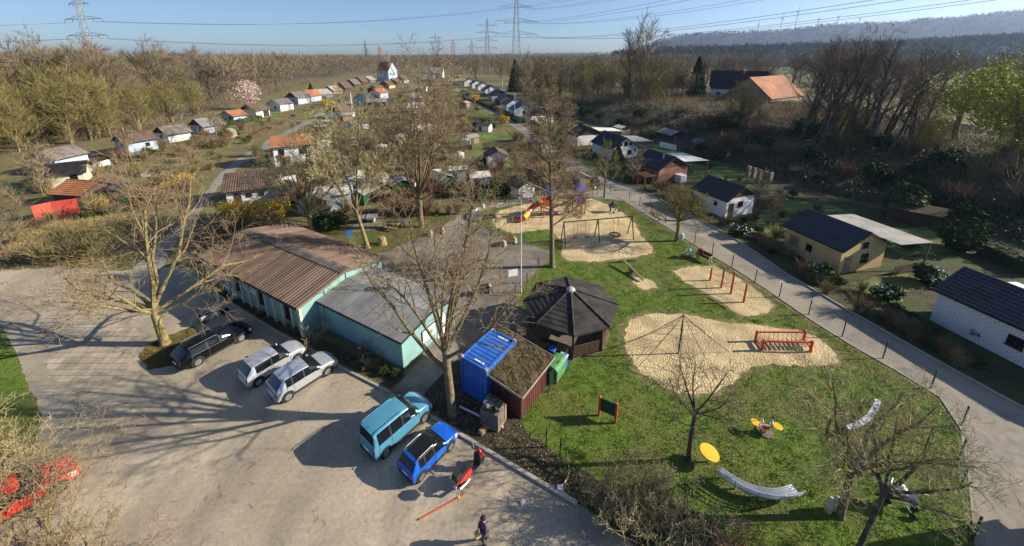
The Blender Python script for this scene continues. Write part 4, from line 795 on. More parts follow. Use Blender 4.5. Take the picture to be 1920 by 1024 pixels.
def car(label, pos, ang, scale, P, group='cars in the parking lot'):
    root = thing('parked_car', label, 'car', pos, R(ang), group); root.scale = (scale,) * 3
    wb, ro, fo, hw, hb, hr = P['wb'], P['ro'], P['fo'], P['hw'], P['hb'], P['hr']; xb = P['xb']; bodym = P['paint']
    # station: x, z low, belt z, top z, half width, roof half width, side kind to next, top kind to next
    S = []
    def st(x, zl, zb, zt, w, wr, sk='b', tk='b'): S.append((x, zl, zb, zt, w, wr, sk, tk))
    st(-ro, .38, .55, .60, hw * .86, hw * .80); st(-ro + .05, .30, .72, hb - .22, hw * .93, hw * .84)
    st(P['xr0'] - .03, .24, hb - .03, hb, hw * .97, hw * .84, 'b', 'b'); st(P['xr0'], .24, hb - .01, hb + .03, hw * .975, hw * .83, 'b', 'g')
    xr1, xw1, xw0 = P['xr1'], P['xw1'], P['xw0']
    st(xr1, .22, hb, hr - .06, hw * .99, hw * .74, 'b', 'b'); st(xr1 + .16, .22, hb, hr - .02, hw, hw * .75, 'g', 'r')
    for i, x in enumerate(xb): st(x - .05, .22, hb - .01, hr, hw, hw * .76, 'b', 'r'); st(x + .04, .22, hb - .01, hr, hw, hw * .76, 'g', 'r')
    st(xw1, .22, hb - .03, hr - .05, hw, hw * .74, 'g', 'g'); m_ = xw1 + (xw0 - xw1) * .62; zt = hb + .02 + (hr - .07 - hb) * .38
    st(m_, .22, hb - .05, zt, hw, hw * .80, 'b', 'g'); st(xw0, .22, hb - .06, hb + .0, hw * .995, hw * .88)
    xf = wb + fo; st(xw0 + (xf - xw0) * .45, .22, hb - .10, hb - .05, hw * .985, hw * .88); st(xf - .34, .22, P['hh'] - .08, P['hh'], hw * .955, hw * .86)
    st(xf - .10, .22, P['hh'] - .26, P['hh'] - .13, hw * .88, hw * .82); st(xf, .26, .46, .54, hw * .78, hw * .74)
    def sec(s):
        x, zl, zb, zt, w, wr = s[:6]; mid = zl + (zb - zl) * .55; h = [(w * .90, zl), (w * .99, zl + .12), (w, mid), (w * .985, zb)]
        d = max(.0, zt - zb); h += [(wr + (w * .985 - wr) * .08, zt - .05 if d > .2 else zb + d * .6), (wr * .86, zt), (wr * .45, zt + .018), (0, zt + .024)]
        return [(x, y, z) for y, z in h] + [(x, -y, z) for y, z in reversed(h[:-1])]
    def refine(r, m=3):                                     # round the cross-section
        out = []
        for a in range(len(r) - 1):
            p0, p1, p2, p3 = (Vector(r[max(0, a - 1)]), Vector(r[a]), Vector(r[a + 1]), Vector(r[min(len(r) - 1, a + 2)]))
            for b in range(m): t = b / m; out.append(tuple(p1 + (p2 - p1) * t if a in (0, len(r) - 2) else .35 * (p1 + (p2 - p1) * t) + .65 * .5 * (2 * p1 + (p2 - p0) * t + (2 * p0 - 5 * p1 + 4 * p2 - p3) * t * t + (3 * p1 - p0 - 3 * p2 + p3) * t ** 3)))
        return out + [tuple(r[-1])]
    n0 = len(sec(S[0])); rows = [refine(sec(s)) for s in S]; n = len(rows[0]); groups = {}
    for i in range(len(S) - 1):
        for k in range(n - 1):
            ko = k // 3; kk = min(ko, n0 - 2 - ko); key = 'body'
            if kk == 3: key = 'side_window' if S[i][6] == 'g' else 'body'
            elif kk > 3: key = {'b': 'body', 'r': 'roof', 'g': 'rear_window' if i < 6 else 'windscreen'}[S[i][7]]
            if key == 'roof' and 'roof' not in P: key = 'body'
            if kk == 3 and key == 'body' and xr1 + .15 <= S[i][0] <= xw1 - .2: key = ('window_pillar', i, ko > kk)
            if key == 'side_window': key = ('side_window', i, ko > kk)
            if i == len(S) - 3 and kk in (2, 3): key = ('head_light', 0, ko > kk)
            if i in (0, 1) and kk in (3, 4): key = ('tail_light', 0, ko > kk)
            groups.setdefault(key, []).append((i * n + k, (i + 1) * n + k, (i + 1) * n + k + 1, i * n + k + 1))
    allv = [p for r in rows for p in r]
    groups['body'] += [tuple(range(n - 1, -1, -1)), tuple((len(rows) - 1) * n + k for k in range(n))]
    for key, fs in groups.items():
        used = sorted({i for f in fs for i in f}); mp = {a: b for b, a in enumerate(used)}; b = MB(); b.v = [allv[i] for i in used]; b.f = [tuple(mp[i] for i in f) for f in fs]
        nm = key if isinstance(key, str) else key[0]
        b.build(nm, {'body': bodym, 'roof': P.get('roof'), 'head_light': M['head_lamp'], 'tail_light': M['red_lamp'], 'window_pillar': M['plastic']}.get(nm, M['carglass']), root, 50)
    r = P.get('r', .31)
    ac = MB()
    for x in (0, wb):
        for s_ in (1, -1):
            ac.lathe([(.001, -.02), (r + .07, -.02), (r + .07, .012), (.001, .012)], (x, s_ * (hw - .005), r + .02), 20, Matrix.Rotation(math.pi / 2, 3, 'X')); wheel(root, x, s_ * (hw - .07), r, .2, P.get('spokes', 8), s_)
    ac.build('wheel_arch', P.get('arch', M['plastic']), root)
    for s_ in (1, -1):
        MB().ball((xw1 + (xw0 - xw1) * .75, s_ * (hw + .09), hb + .04), .11, sq=(.6, .95, .75)).build('mirror', P.get('mirror', bodym), root, 60)
        hd = MB()
        for x in P['hx']: hd.box((x, s_ * (hw + .012), hb - .16), (.18, .03, .04))
        hd.build('door_handle', P.get('handle', bodym), root)
        if P.get('rails'): MB().tube([(xr1 + .1, s_ * hw * .70, hr + .02), (xr1 + .3, s_ * hw * .71, hr + .07), (xw1 - .5, s_ * hw * .71, hr + .07), (xw1 - .25, s_ * hw * .70, hr + .01)], .022, 6).build('roof_rail', P['rails'], root)
        seam = MB()
        for x in [xr1 + .16] + xb[:1] + [xw0 - .1]: seam.box((x + .02, s_ * (hw + .003), (hb + .3) / 2), (.012, .012, hb - .36))
        if P.get('chrome'): seam.tube([(xr1 + .1, s_ * hw * .995, hb + .01), (xw1 + .2, s_ * hw * 1.0, hb - .01)], .018, 4)
        seam.build('door_seam', P.get('chrome', M['plastic']), root)
    MB().box((-ro - .012, 0, P.get('plz', .62)), (.03, .5, .12)).build('number_plate', M['plate'], root)
    MB().box((-ro + .04, 0, .36), (.14, hw * 1.62, .17)).build('rear_bumper', P.get('bump', M['plastic']), root, None, .03)
    sk = MB()
    for s_ in (1, -1): sk.box((wb / 2, s_ * (hw - .01), .27), (wb - 2 * r - .16, .06, .13))
    sk.build('sill', P.get('arch', M['plastic']), root)
    wp = MB(); wp.bar((xw0 - .04, .45, hb + .05), (xw0 - .22, -.25, hb + .14), .02); wp.bar((xw0 - .04, -.1, hb + .05), (xw0 - .2, -.65, hb + .13), .02); wp.build('wiper', M['plastic'], root)
    MB().cyl((xr1 + .2, 0, hr), (xr1 + .02, 0, hr + .22), .012, n=5).build('aerial', M['plastic'], root)
    sc = root
    return root
def place_car(label, rear, front, P, near=-1):
    """rear, front: picture points where the two visible wheels touch the ground on the car's right hand side"""
    a = g(*rear); b = g(*front); d = (b - a); L = d.length; d.normalize(); s = P['scale']; nrm = Vector((-d.y, d.x, 0)); mid = (a + b) / 2; c = mid - d * P['wb'] * s / 2 + nrm * (P['hw'] - .0) * s
    return car(label, c, math.degrees(math.atan2(d.y, d.x)), s, P)
silver = paint('silver_paint', (.52, .54, .58), .55, .3); silver2 = paint('light_silver_paint', (.60, .61, .63), .5, .3)
blackp = mat('black_paint', (.004, .0045, .007), (.005, .0055, .008), 2, .12, spec=.3); aqua = paint('light_blue_paint', (.10, .33, .47), .3, .3); bluep = paint('strong_blue_paint', (.008, .12, .60), .2, .25); roofb = paint('gloss_black_roof', (.008, .008, .009)); redp = paint('red_paint', (.62, .035, .02), .0, .25)
place_car('black estate car with chrome roof rails, farthest left of the parked row', (375, 685), (453, 641), dict(scale=1.0, wb=2.85, ro=1.0, fo=.95, hw=.9, hb=.95, hr=1.46, xb=[.75, 1.55], xr0=-.88, xr1=-.40, xw1=1.75, xw0=2.5, hh=.80, paint=blackp, r=.33, hx=[.55, 1.5], rails=M['rim'], chrome=M['rim'], spokes=10, tlz=.82))
place_car('silver three-door hatchback between the black estate and the other silver car', (484, 725), (561, 677), dict(scale=1.03, wb=2.48, ro=.62, fo=.80, hw=.83, hb=.93, hr=1.46, xb=[.95], xr0=-.55, xr1=-.18, xw1=1.45, xw0=2.15, hh=.78, paint=silver2, r=.3, hx=[1.15], tlz=.86, bump=silver2))
place_car('silver five-door hatchback, nearest of the two silver cars', (543, 751), (615, 704), dict(scale=1.03, wb=2.53, ro=.62, fo=.86, hw=.85, hb=.94, hr=1.48, xb=[.40, 1.12], xr0=-.55, xr1=-.15, xw1=1.5, xw0=2.25, hh=.78, paint=silver, r=.31, hx=[.55, 1.3], tlz=.84, bump=silver))
place_car('light blue high-roofed family van beside the bright blue car', (725, 857), (797, 791), dict(scale=1.0, wb=2.70, ro=.66, fo=.80, hw=.86, hb=1.10, hr=1.80, xb=[.45, 1.25], xr0=-.60, xr1=-.52, xw1=1.75, xw0=2.45, hh=.90, paint=aqua, r=.31, hx=[.5, 1.6], tlz=.85, tlh=.42, spokes=5, rails=aqua))
place_car('bright blue compact car with a gloss black roof next to the scooter', (794, 899), (844, 846), dict(scale=.84, wb=2.45, ro=.62, fo=.82, hw=.86, hb=.98, hr=1.50, xb=[.40, 1.12], xr0=-.58, xr1=-.22, xw1=1.45, xw0=2.15, hh=.86, paint=bluep, roof=roofb, r=.34, hx=[.5, 1.3], tlz=.80, spokes=6, rails=M['rim'], mirror=roofb))
car('red car half hidden behind the bare bush in the lower left corner', g(-42, 995), 57, 1.0, dict(wb=2.5, ro=.68, fo=.82, hw=.84, hb=.93, hr=1.46, xb=[.40, 1.12], xr0=-.55, xr1=-.15, xw1=1.5, xw0=2.2, hh=.78, paint=redp, r=.31, hx=[.5, 1.3], bump=redp))
# scooter
def lean(v): return v
sc = thing('scooter', 'red and black motor scooter with a black top box', 'scooter', g(868, 911), math.atan2((g(902, 869) - g(868, 911)).y, (g(902, 869) - g(868, 911)).x)); sc.scale = (1.12,) * 3
def moto_wheel(x, root, r=.24, w=.11):
    o = MB().lathe([(r * .6, -w / 2), (r * .9, -w / 2), (r, 0), (r * .9, w / 2), (r * .6, w / 2)], (x, 0, r), 20, Matrix.Rotation(math.pi / 2, 3, 'X')).build('wheel', M['tyre'], root, 50); m_ = MB()
    for k in range(5): a = k * 1.257; m_.bar((x, 0, r), (x + math.cos(a) * r * .62, 0, r + math.sin(a) * r * .62), .04)
    m_.build('rim', M['rim'], o)
moto_wheel(0, sc); moto_wheel(1.27, sc)
redpl = mat('red_plastic', (.55, .03, .02), None, rough=.25, coat=.6)
b = MB()
for s_ in (1, -1): b.add([(-.35, s_ * .13, .62), (.05, s_ * .17, .42), (.5, s_ * .16, .40), (.45, s_ * .15, .72), (-.1, s_ * .15, .74), (-.35, s_ * .05, .66), (.05, s_ * .05, .42), (.5, s_ * .05, .4), (.45, s_ * .05, .72), (-.1, s_ * .05, .74)], [(0, 1, 2, 3, 4), (9, 8, 7, 6, 5), (0, 4, 9, 5), (4, 3, 8, 9), (3, 2, 7, 8), (2, 1, 6, 7), (1, 0, 5, 6)])
b.build('side_fairing', redpl, sc)
MB().box((.72, 0, .3), (.55, .3, .1)).build('footboard', M['plastic'], sc, None, .03)
fs = MB(); fs.add([(.95, .2, .32), (.95, -.2, .32), (1.02, -.22, .72), (1.0, -.16, .95), (1.0, .16, .95), (1.02, .22, .72), (1.14, .05, .4), (1.18, 0, .75), (1.1, 0, .98), (1.14, -.05, .4)], [(0, 6, 5), (6, 7, 5), (5, 7, 4), (7, 8, 4), (1, 2, 9), (9, 2, 7), (2, 3, 7), (3, 8, 7), (6, 9, 7), (0, 5, 4, 3, 2, 1), (0, 1, 9, 6), (3, 4, 8)]); fs.build('leg_shield', M['plastic'], sc)
MB().box((1.28, 0, .5), (.42, .16, .07), 0, .6, .8, Matrix.Rotation(R(-12), 3, 'Y')).build('front_fender', redpl, sc, None, .02); MB().ball((1.16, 0, .88), .14, sq=(.8, 1.1, .9)).build('front_cowl', redpl, sc, 60)
MB().box((.22, 0, .8), (.75, .27, .13)).build('seat', M['plastic'], sc, None, .04); MB().box((-.36, 0, .98), (.36, .40, .30), 0, .85, .9).build('top_box', M['plastic'], sc, None, .05)
hb_ = MB(); hb_.tube([(1.0, .34, 1.03), (1.04, .12, 1.05), (1.04, -.12, 1.05), (1.0, -.34, 1.03)], .022, 6); hb_.cyl((1.1, 0, .5), (1.03, 0, 1.05), .03); hb_.build('handlebar', M['plastic'], sc)
for s_ in (1, -1): m_ = MB(); m_.cyl((1.03, s_ * .2, 1.05), (1.05, s_ * .3, 1.28), .01); m_.ball((1.05, s_ * .32, 1.31), .075, sq=(.3, 1, .7)); m_.build('mirror', M['head_lamp'] if s_ > 0 else M['plastic'], sc)
MB().box((-.47, 0, .45), (.02, .16, .18)).build('number_plate', M['plate'], sc); MB().box((-.4, 0, .6), (.1, .18, .08)).build('tail_light', M['red_lamp'], sc); MB().tube([(.25, -.17, .26), (-.05, -.2, .32), (-.4, -.2, .42)], .06, 8).build('exhaust', M['rim'], sc)
# motorcycle in the shade by the planting bed
mo = thing('motorcycle', 'dark motorcycle with pale parts in the shade of the club house', 'motorcycle', g(384, 606), R(52)); moto_wheel(0, mo, .32, .14); moto_wheel(1.45, mo, .32, .11)
MB().ball((.85, 0, .82), .28, sq=(1.25, .6, .62)).build('tank', M['white_p'], mo, 60); MB().box((.25, 0, .78), (.8, .3, .14)).build('seat', M['plastic'], mo, None, .05)
m_ = MB(); m_.box((.7, 0, .42), (.5, .3, .34)); m_.cyl((.6, .2, .45), (.6, -.2, .45), .14); m_.build('engine', M['rim'], mo, None, .04)
m_ = MB()
for s_ in (1, -1): m_.tube([(1.45, s_ * .09, .32), (1.2, s_ * .1, .98)], .03, 6)
m_.tube([(.95, .4, 1.05), (1.15, .15, 1.05), (1.15, -.15, 1.05), (.95, -.4, 1.05)], .02, 6); m_.build('fork', M['galv'], mo)
MB().ball((1.32, 0, .9), .13, sq=(.7, 1, 1)).build('head_light', M['head_lamp'], mo, 60)
for s_ in (1, -1): MB().box((.0, s_ * .3, .62), (.5, .2, .36)).build('pannier', M['galv'] if s_ < 0 else M['plastic'], mo, None, .04); MB().tube([(.7, s_ * .2, .3), (.2, s_ * .22, .28), (-.3, s_ * .22, .34)], .05, 6).build('exhaust', M['rim'], mo)
for x in (0, 1.45): MB().tube([(x - .34, 0, .5), (x - .15, 0, .66), (x + .15, 0, .68)], [.08, .1, .08], 6).build('fender', M['plastic'], mo)
# ---------------------------------------------------------------- playground and small things
M['rpost'] = mat('red_post', (.50, .07, .03), (.60, .11, .05), 3, .6)
M['green'] = mat('green_coat', (.012, .06, .03), (.02, .085, .045), 3, .55)
M['blackst'] = mat('black_steel', (.022, .02, .02), (.04, .035, .032), 5, .6)
M['rope'] = mat('rope', (.06, .05, .04), (.11, .09, .07), 9, .9)
M['yplast'] = mat('yellow_board', (.72, .42, .02), (.78, .48, .04), 3, .45)
M['slide_red'] = mat('slide_red', (.60, .05, .02), None, rough=.3, coat=.5); M['slide_yel'] = mat('slide_yellow', (.75, .45, .02), None, rough=.3, coat=.5); M['slide_or'] = mat('slide_orange', (.70, .22, .02), None, rough=.3, coat=.5)
M['pblue'] = mat('play_blue', (.06, .07, .36), (.09, .10, .42), 2, .6)
M['bench_st'] = mat('bench_steel', (.38, .42, .48), (.50, .54, .60), 3, .5, metal=.3)
M['stone'] = mat('pale_stone', (.40, .35, .26), (.56, .50, .40), 4, .9, .5, 12)
M['stone_dk'] = mat('dark_stone', (.10, .09, .08), (.18, .16, .14), 4, .9, .5, 12)
M['wood'] = mat('log_wood', (.22, .15, .08), (.34, .25, .14), 5, .85, .4, 14)
M['plast_w'] = mat('white_plastic', (.62, .64, .66), (.70, .72, .74), 3, .5)
M['plast_b'] = mat('blue_plastic', (.02, .10, .38), None, rough=.5); M['binG'] = mat('bin_green', (.06, .20, .07), (.10, .27, .10), 2, .6)
M['skin'] = mat('skin', (.50, .30, .21), None, rough=.6)
def post_line(px_list, name, label, mt, h, r, group=None):
    for p in px_list: q = g(*p); MB
# green post and wire fence along the path
fp = [(1840, 1090), (1822, 1012), (1800, 915), (1797, 862), (1803, 798), (1745, 728), (1655, 672), (1579, 631), (1516, 590), (1461, 557), (1415, 530), (1372, 501), (1335, 478), (1302, 457), (1272, 437), (1247, 418), (1221, 401), (1199, 386), (1180, 374), (1144, 362)]
fe = thing('wire_fence', 'green wire mesh fence along the path edge of the playground', 'fence', g(*fp[8])); inv = Vector(fe.location)
P_ = [g(*p) - inv for p in fp]
for p in P_: MB().cyl(p - Vector((0, 0, .2)), p + Vector((0, 0, 1.42)), .045, n=8).lathe([(.055, -.01), (.05, .03), (.01, .05)], p + Vector((0, 0, 1.42)), 8).build('post', M['green'], fe)
ms = MB()
for a, b in zip(P_[:-1], P_[1:]):
    for z in (.05, .2, .35, .5, .65, .8, .95, 1.1, 1.25): ms.tube([a + Vector((0, 0, z)), b + Vector((0, 0, z))], .0045, 3, False)
    if a.y + inv.y < 33:
        L = (b - a).length; k = int(L / .16)
        for i in range(1, k): q = a.lerp(b, i / k); ms.tube([q + Vector((0, 0, .05)), q + Vector((0, 0, 1.25))], .0035, 3, False)
ms.build('wire_mesh', M['green'], fe)
# low fence between forecourt and lawn
fp2 = [(935, 442), (957, 448), (983, 455), (1010, 502), (988, 530), (966, 553)]
fe2 = thing('low_fence', 'low dark post and wire fence between forecourt and lawn', 'fence', g(*fp2[0])); inv = Vector(fe2.location); P_ = [g(*p) - inv for p in fp2]
for p in P_: MB().cyl(p, p + Vector((0, 0, 1.1)), .04, n=6).build('post', M['blackst'], fe2)
ms = MB()
for a, b in zip(P_[:-1], P_[1:]):
    for z in (.3, .6, .9): ms.tube([a + Vector((0, 0, z)), b + Vector((0, 0, z))], .008, 3, False)
ms.build('wire', M['blackst'], fe2)
for q, lab in (((1024, 838), 'lone green fence post by the bare soil, left one'), ((1050, 856), 'lone green fence post beside the red and white tape')):
    t = thing('fence_post', lab, 'post', g(*q)); MB().cyl((0, 0, -.2), (0, 0, 1.3), .04, n=8).build('post', M['green'], t)
# red posts of the climbing ropes
rp = [((1331, 526), 503), ((1352, 540), 501), ((1370, 551), 510), ((1394, 567), 533)]; pts = []
labs = ['shortest red climbing post, at the back of the row', 'tall red climbing post, second from the back', 'tall red climbing post, second from the front', 'red climbing post nearest to the big sand pit']
for (b_, vt), lab in zip(rp, labs):
    h = top(*b_, vt); p = g(*b_); t = thing('climbing_post', lab, 'post', p, 0, 'red climbing posts in the oval sand pit'); MB().cyl((0, 0, -.2), (.03, 0, h), .095, .085, 12).build('pole', M['rpost'], t, 60); MB().lathe([(.09, 0), (.07, .04), (.01, .06)], (.03, 0, h), 12).build('cap', M['slide_or'], t); pts.append((p, h))
t = thing('rope_net', 'thin climbing ropes slung between the red posts', 'net', pts[1][0]); rn = MB(); i0 = Vector(pts[1][0])
for (a, ha), (b, hb) in zip(pts[:-1], pts[1:]):
    for f0, f1 in ((.95, .95), (.6, .6), (.3, .3)):
        A = a + Vector((0, 0, ha * f0)) - i0; B = b + Vector((0, 0, hb * f1)) - i0; m_ = (A + B) / 2 - Vector((0, 0, .15)); rn.tube([A, m_, B], .012, 4, False)
rn.build('rope', M['rope'], t)
# net pyramid
p = g(1272, 663); h = top(1272, 663, 590); t = thing('climbing_net', 'tall dark pole with ropes fanning down to the sand', 'climbing net', p); MB().cyl((0, 0, -.2), (.02, .05, h), .06, .045, 10).build('pole', M['blackst'], t); rn = MB(); anch = [g(1182, 640) - p, g(1232, 648) - p, g(1195, 690) - p, g(1272, 728) - p, g(1345, 712) - p, g(1368, 660) - p, g(1322, 622) - p, g(1240, 618) - p]
for i, a in enumerate(anch):
    rn.tube([(0, 0, h - .03), Vector((a.x * .5, a.y * .5, h * .45)), a], .017, 4, False); b = anch[(i + 1) % 8]
    for f in (.35, .6, .82):
        A = Vector((a.x * f, a.y * f, h * (1 - f) - .1 * f)); B = Vector((b.x * f, b.y * f, h * (1 - f) - .1 * f)); rn.tube([A, (A + B) / 2 - Vector((0, 0, .06)), B], .012, 4, False)
rn.build('rope', M['rope'], t)
# red rope bridge
br = thing('rope_bridge', 'red framed wobble bridge with hanging slats on sand', 'wobble bridge', g(1472, 655)); o_ = Vector(br.location)
c4 = [(g(1416, 640) - o_, .95), (g(1506, 640) - o_, .95), (g(1519, 660) - o_, .95), (g(1428, 657) - o_, .95)]
for p, h in c4: MB().cyl(p - Vector((0, 0, .2)), p + Vector((0, 0, h)), .10, n=10).lathe([(.105, 0), (.08, .04), (.01, .055)], p + Vector((0, 0, h)), 10).build('post', M['rpost'], br)
for i, j in ((0, 1), (3, 2)): MB().bar(c4[i][0] + Vector((0, 0, .86)), c4[j][0] + Vector((0, 0, .86)), .11, .11).build('hand_rail', M['rpost'], br)
for i, j in ((0, 3), (1, 2)): MB().bar(c4[i][0] + Vector((0, 0, .3)), c4[j][0] + Vector((0, 0, .3)), .11, .13).build('cross_beam', M['rpost'], br)
sl = MB(); rn = MB()
for k in range(10):
    f = (k + .7) / 10.6; A = c4[0][0].lerp(c4[1][0], f); B = c4[3][0].lerp(c4[2][0], f); z = .36 - .10 * math.sin(f * math.pi); sl.bar(A.lerp(B, .12) + Vector((0, 0, z)), A.lerp(B, .88) + Vector((0, 0, z)), .14, .05)
    for Q, e in ((A, .12), (B, .88)): q = A.lerp(B, e); rn.tube([q + Vector((0, 0, z)), Q + Vector((0, 0, .84))], .012, 4, False)
sl.build('slat', M['plank_lt'], br); rn.build('chain', M['blackst'], br)
# chalk board
b_ = thing('chalk_board', 'dark green board between two red posts on the lawn', 'board', g(1138, 786)); o_ = Vector(b_.location); A = g(1123, 779) - o_; B = g(1154, 793) - o_
for p in (A, B): MB().cyl(p - Vector((0, 0, .2)), p + Vector((0, 0, 1.45)), .075, n=10).build('post', M['rpost'], b_); MB().lathe([(.078, 0), (.05, .05), (.01, .06)], p + Vector((0, 0, 1.45)), 10).build('cap', M['slide_or'], b_)
MB().bar(A.lerp(B, .08) + Vector((0, 0, .92)), A.lerp(B, .92) + Vector((0, 0, .92)), .05, .95).build('panel', mat('board_green', (.02, .045, .03), (.03, .06, .04), 4, .7), b_)
# yellow disc
p = g(1327, 866); d = thing('turning_disc', 'tilted yellow standing disc on a steel stub in the grass', 'play disc', p); MB().cyl((0, 0, -.2), (0, 0, .62), .055, n=8).build('stub', M['galv'], d)
Mx = Matrix.Rotation(R(9), 3, 'Y') @ Matrix.Rotation(R(4), 3, 'X'); MB().lathe([(.001, -.03), (.49, -.03), (.51, 0), (.49, .03), (.001, .035)], (0, 0, .68), 28, Mx).build('disc', M['yplast'], d, 40)
# spring rocker
p = g(1434, 810); d = thing('spring_rocker', 'spring see-saw with two yellow seats and a steel ring', 'spring rocker', p, R(-12)); MB().cyl((0, 0, 0), (0, 0, .06), .45, n=18).build('base', M['stone_dk'], d)
sp = MB(); sp.tube([(.13 * math.cos(a * .6), .13 * math.sin(a * .6), .06 + a * .01) for a in range(36)], .022, 5); sp.build('spring', M['slide_or'], d); MB().bar((-.6, 0, .5), (.6, 0, .5), .09, .07).build('beam', M['galv'], d)
for s_ in (-1, 1): MB().lathe([(.001, -.03), (.25, -.03), (.27, 0), (.25, .03), (.001, .03)], (s_ * .58, 0, .57), 18).build('seat', M['yplast'], d, 40); MB().tube([(s_ * .25, .2 * math.cos(a * .628), .72 + .2 * math.sin(a * .628)) for a in range(11)], .018, 5).build('grip_ring', M['galv'], d)
MB().box((0, 0, .42), (.3, .2, .2)).build('spring_head', M['rpost'], d)
# wavy steel benches
def wave_bench(label, pl, h=.45, w=.46, back=None):
    pts = [g(*p) for p in pl]; o_ = pts[len(pts) // 2]; b = thing('curved_bench', label, 'bench', o_, 0); q = []
    for i in range(len(pts) - 1):
        for k in range(5): q.append(pts[i].lerp(pts[i + 1], k / 5) - o_)
    q.append(pts[-1] - o_); q = [(q[max(0, i - 2)] + q[max(0, i - 1)] + q[i] + q[min(len(q) - 1, i + 1)] + q[min(len(q) - 1, i + 2)]) / 5 for i in range(len(q))]
    nr = []
    for i in range(len(q)): d = q[min(i + 1, len(q) - 1)] - q[max(i - 1, 0)]; nr.append(Vector((-d.y, d.x, 0)).normalized())
    s = MB()
    for k in range(7): f = (k - 3) / 3 * w / 2; s.tube([p + n * f + Vector((0, 0, h + .01 * abs(k - 3))) for p, n in zip(q, nr)], .034 if w > .3 else .024, 6)
    s.build('seat', M['bench_st'], b, 60)
    if back:
        s = MB()
        for k in range(3): s.tube([p + n * back * (w / 2 + .06 + .05 * k) + Vector((0, 0, h + .14 + .15 * k)) for p, n in zip(q, nr)], .036, 6)
        s.build('backrest', M['bench_st'], b, 60)
    for i in range(1, len(q), 6):
        s = MB(); s.cyl(q[i] - Vector((0, 0, .1)), q[i] + Vector((0, 0, h)), .05, n=6); s.bar(q[i] - nr[i] * w * .45 + Vector((0, 0, h - .03)), q[i] + nr[i] * w * .45 + Vector((0, 0, h - .03)), .05, .05)
        if back: s.cyl(q[i] + nr[i] * back * (w / 2) + Vector((0, 0, h)), q[i] + nr[i] * back * (w / 2 + .18) + Vector((0, 0, h + .5)), .025, n=5)
        s.build('leg', M['galv'], b)
wave_bench('long curved steel bench on the lawn in front of the yellow disc', [(1344, 893), (1366, 910), (1395, 927), (1430, 938), (1462, 940), (1492, 930)], back=-1)
wave_bench('curved pale bench partly behind the branches of the near bare tree', [(1583, 815), (1606, 808), (1626, 794), (1638, 776), (1642, 758)], w=.26)
wave_bench('round pale bench at the path fork above the sand pit', [(902, 398), (890, 400), (885, 406), (890, 413), (903, 416)], back=1)
# park bench with white arms + seated person, pram
bb = thing('park_bench', 'bench with pale curved arm frames beside the path', 'bench', g(1318, 487), R(118 - 180)); MB().box((0, 0, .45), (1.7, .45, .05)).build('seat', M['plank'], bb); MB().box((0, .26, .75), (1.7, .05, .4)).build('backrest', M['plank'], bb)
for s_ in (-1, 1): MB().tube([(s_ * .86, -.25, 0), (s_ * .86, -.27, .6), (s_ * .86, -.05, .74), (s_ * .86, .24, .7), (s_ * .86, .3, .98)], .03, 6).tube([(s_ * .86, .3, 0), (s_ * .86, .1, .45), (s_ * .86, .24, .7)], .03, 6).build('arm_frame', M['white_p'], bb)
# swing frame
SWp = [(g(1056, 456), top(1056, 456, 418)), (g(1119, 449), top(1119, 449, 412)), (g(1182, 444), top(1182, 444, 403))]; sw = thing('playground_swing', 'black steel swing frame with three A-shaped legs over the sand', 'swing', SWp[1][0]); o_ = Vector(sw.location); hs = sum(h for _, h in SWp) / 3
ax = (SWp[2][0] - SWp[0][0]).normalized(); ay_ = Vector((-ax.y, ax.x, 0)); tp_ = []
for p, h in SWp:
    T = p - o_ + Vector((0, 0, hs)); tp_.append(T)
    for s_ in (1, -1): MB().cyl(p - o_ + ay_ * .85 * s_ - Vector((0, 0, .1)), T, .06, n=8).build('leg', M['blackst'], sw)
MB().cyl(tp_[0] - ax * .1, tp_[2] + ax * .1, .065, n=8).build('top_bar', M['blackst'], sw)
def swing_seat(label, f, kind):
    q = tp_[0].lerp(tp_[2], f) + o_; s = thing('hanging_swing', label, 'swing', (q.x, q.y, 0)); c = MB()
    if kind == 'nest':
        MB().tube([(.62 * math.cos(a * .2618), .62 * math.sin(a * .2618), .5) for a in range(25)], .07, 8).build('ring', M['blackst'], s, 60); n = MB()
        for k in range(-3, 4): e = math.sqrt(max(0, .36 - (k * .17) ** 2)); n.tube([(k * .17, -e, .5), (k * .17, 0, .42), (k * .17, e, .5)], .016, 4, False); n.tube([(-e, k * .17, .5), (0, k * .17, .42), (e, k * .17, .5)], .016, 4, False)
        n.build('net', M['rope'], s)
        for a in (45, 135, 225, 315): c.tube([(.62 * math.cos(R(a)), .62 * math.sin(R(a)), .52), (.25 * math.copysign(1, math.cos(R(a))), 0, hs)], .012, 4, False)
    else:
        if kind == 'bucket': MB().box((0, 0, .62), (.42, .32, .3), 0, 1.15, 1.15).build('seat', M['greypaint'], s, None, .05)
        else: MB().box((0, 0, .5), (.5, .22, .05)).build('seat', M['plastic'], s)
        for x in (-.22, .22): c.tube([(x, 0, .52), (x, 0, hs)], .012, 4, False)
    c.build('chain', M['blackst'], s); s.rotation_euler[2] = math.atan2(ax.y, ax.x)
swing_seat('grey bucket swing seat in the left swing bay', .17, 'bucket'); swing_seat('flat dark swing seat in the left swing bay', .34, 'flat'); swing_seat('round nest swing in the right swing bay', .76, 'nest')
bw = thing('wind_toy', 'orange pinwheel sign at the right end of the swing frame', 'sign', SWp[2][0] + ax * .12); m_ = MB()
for k in range(6): a = k * 1.047; m_.add([(0, -.02, hs + .35), (math.cos(a) * .34, -.02, hs + .35 + math.sin(a) * .34), (math.cos(a + .6) * .34, .03, hs + .35 + math.sin(a + .6) * .34), (math.cos(a + .3) * .1, .05, hs + .35)], [(0, 1, 2), (0, 2, 3), (0, 3, 1)])
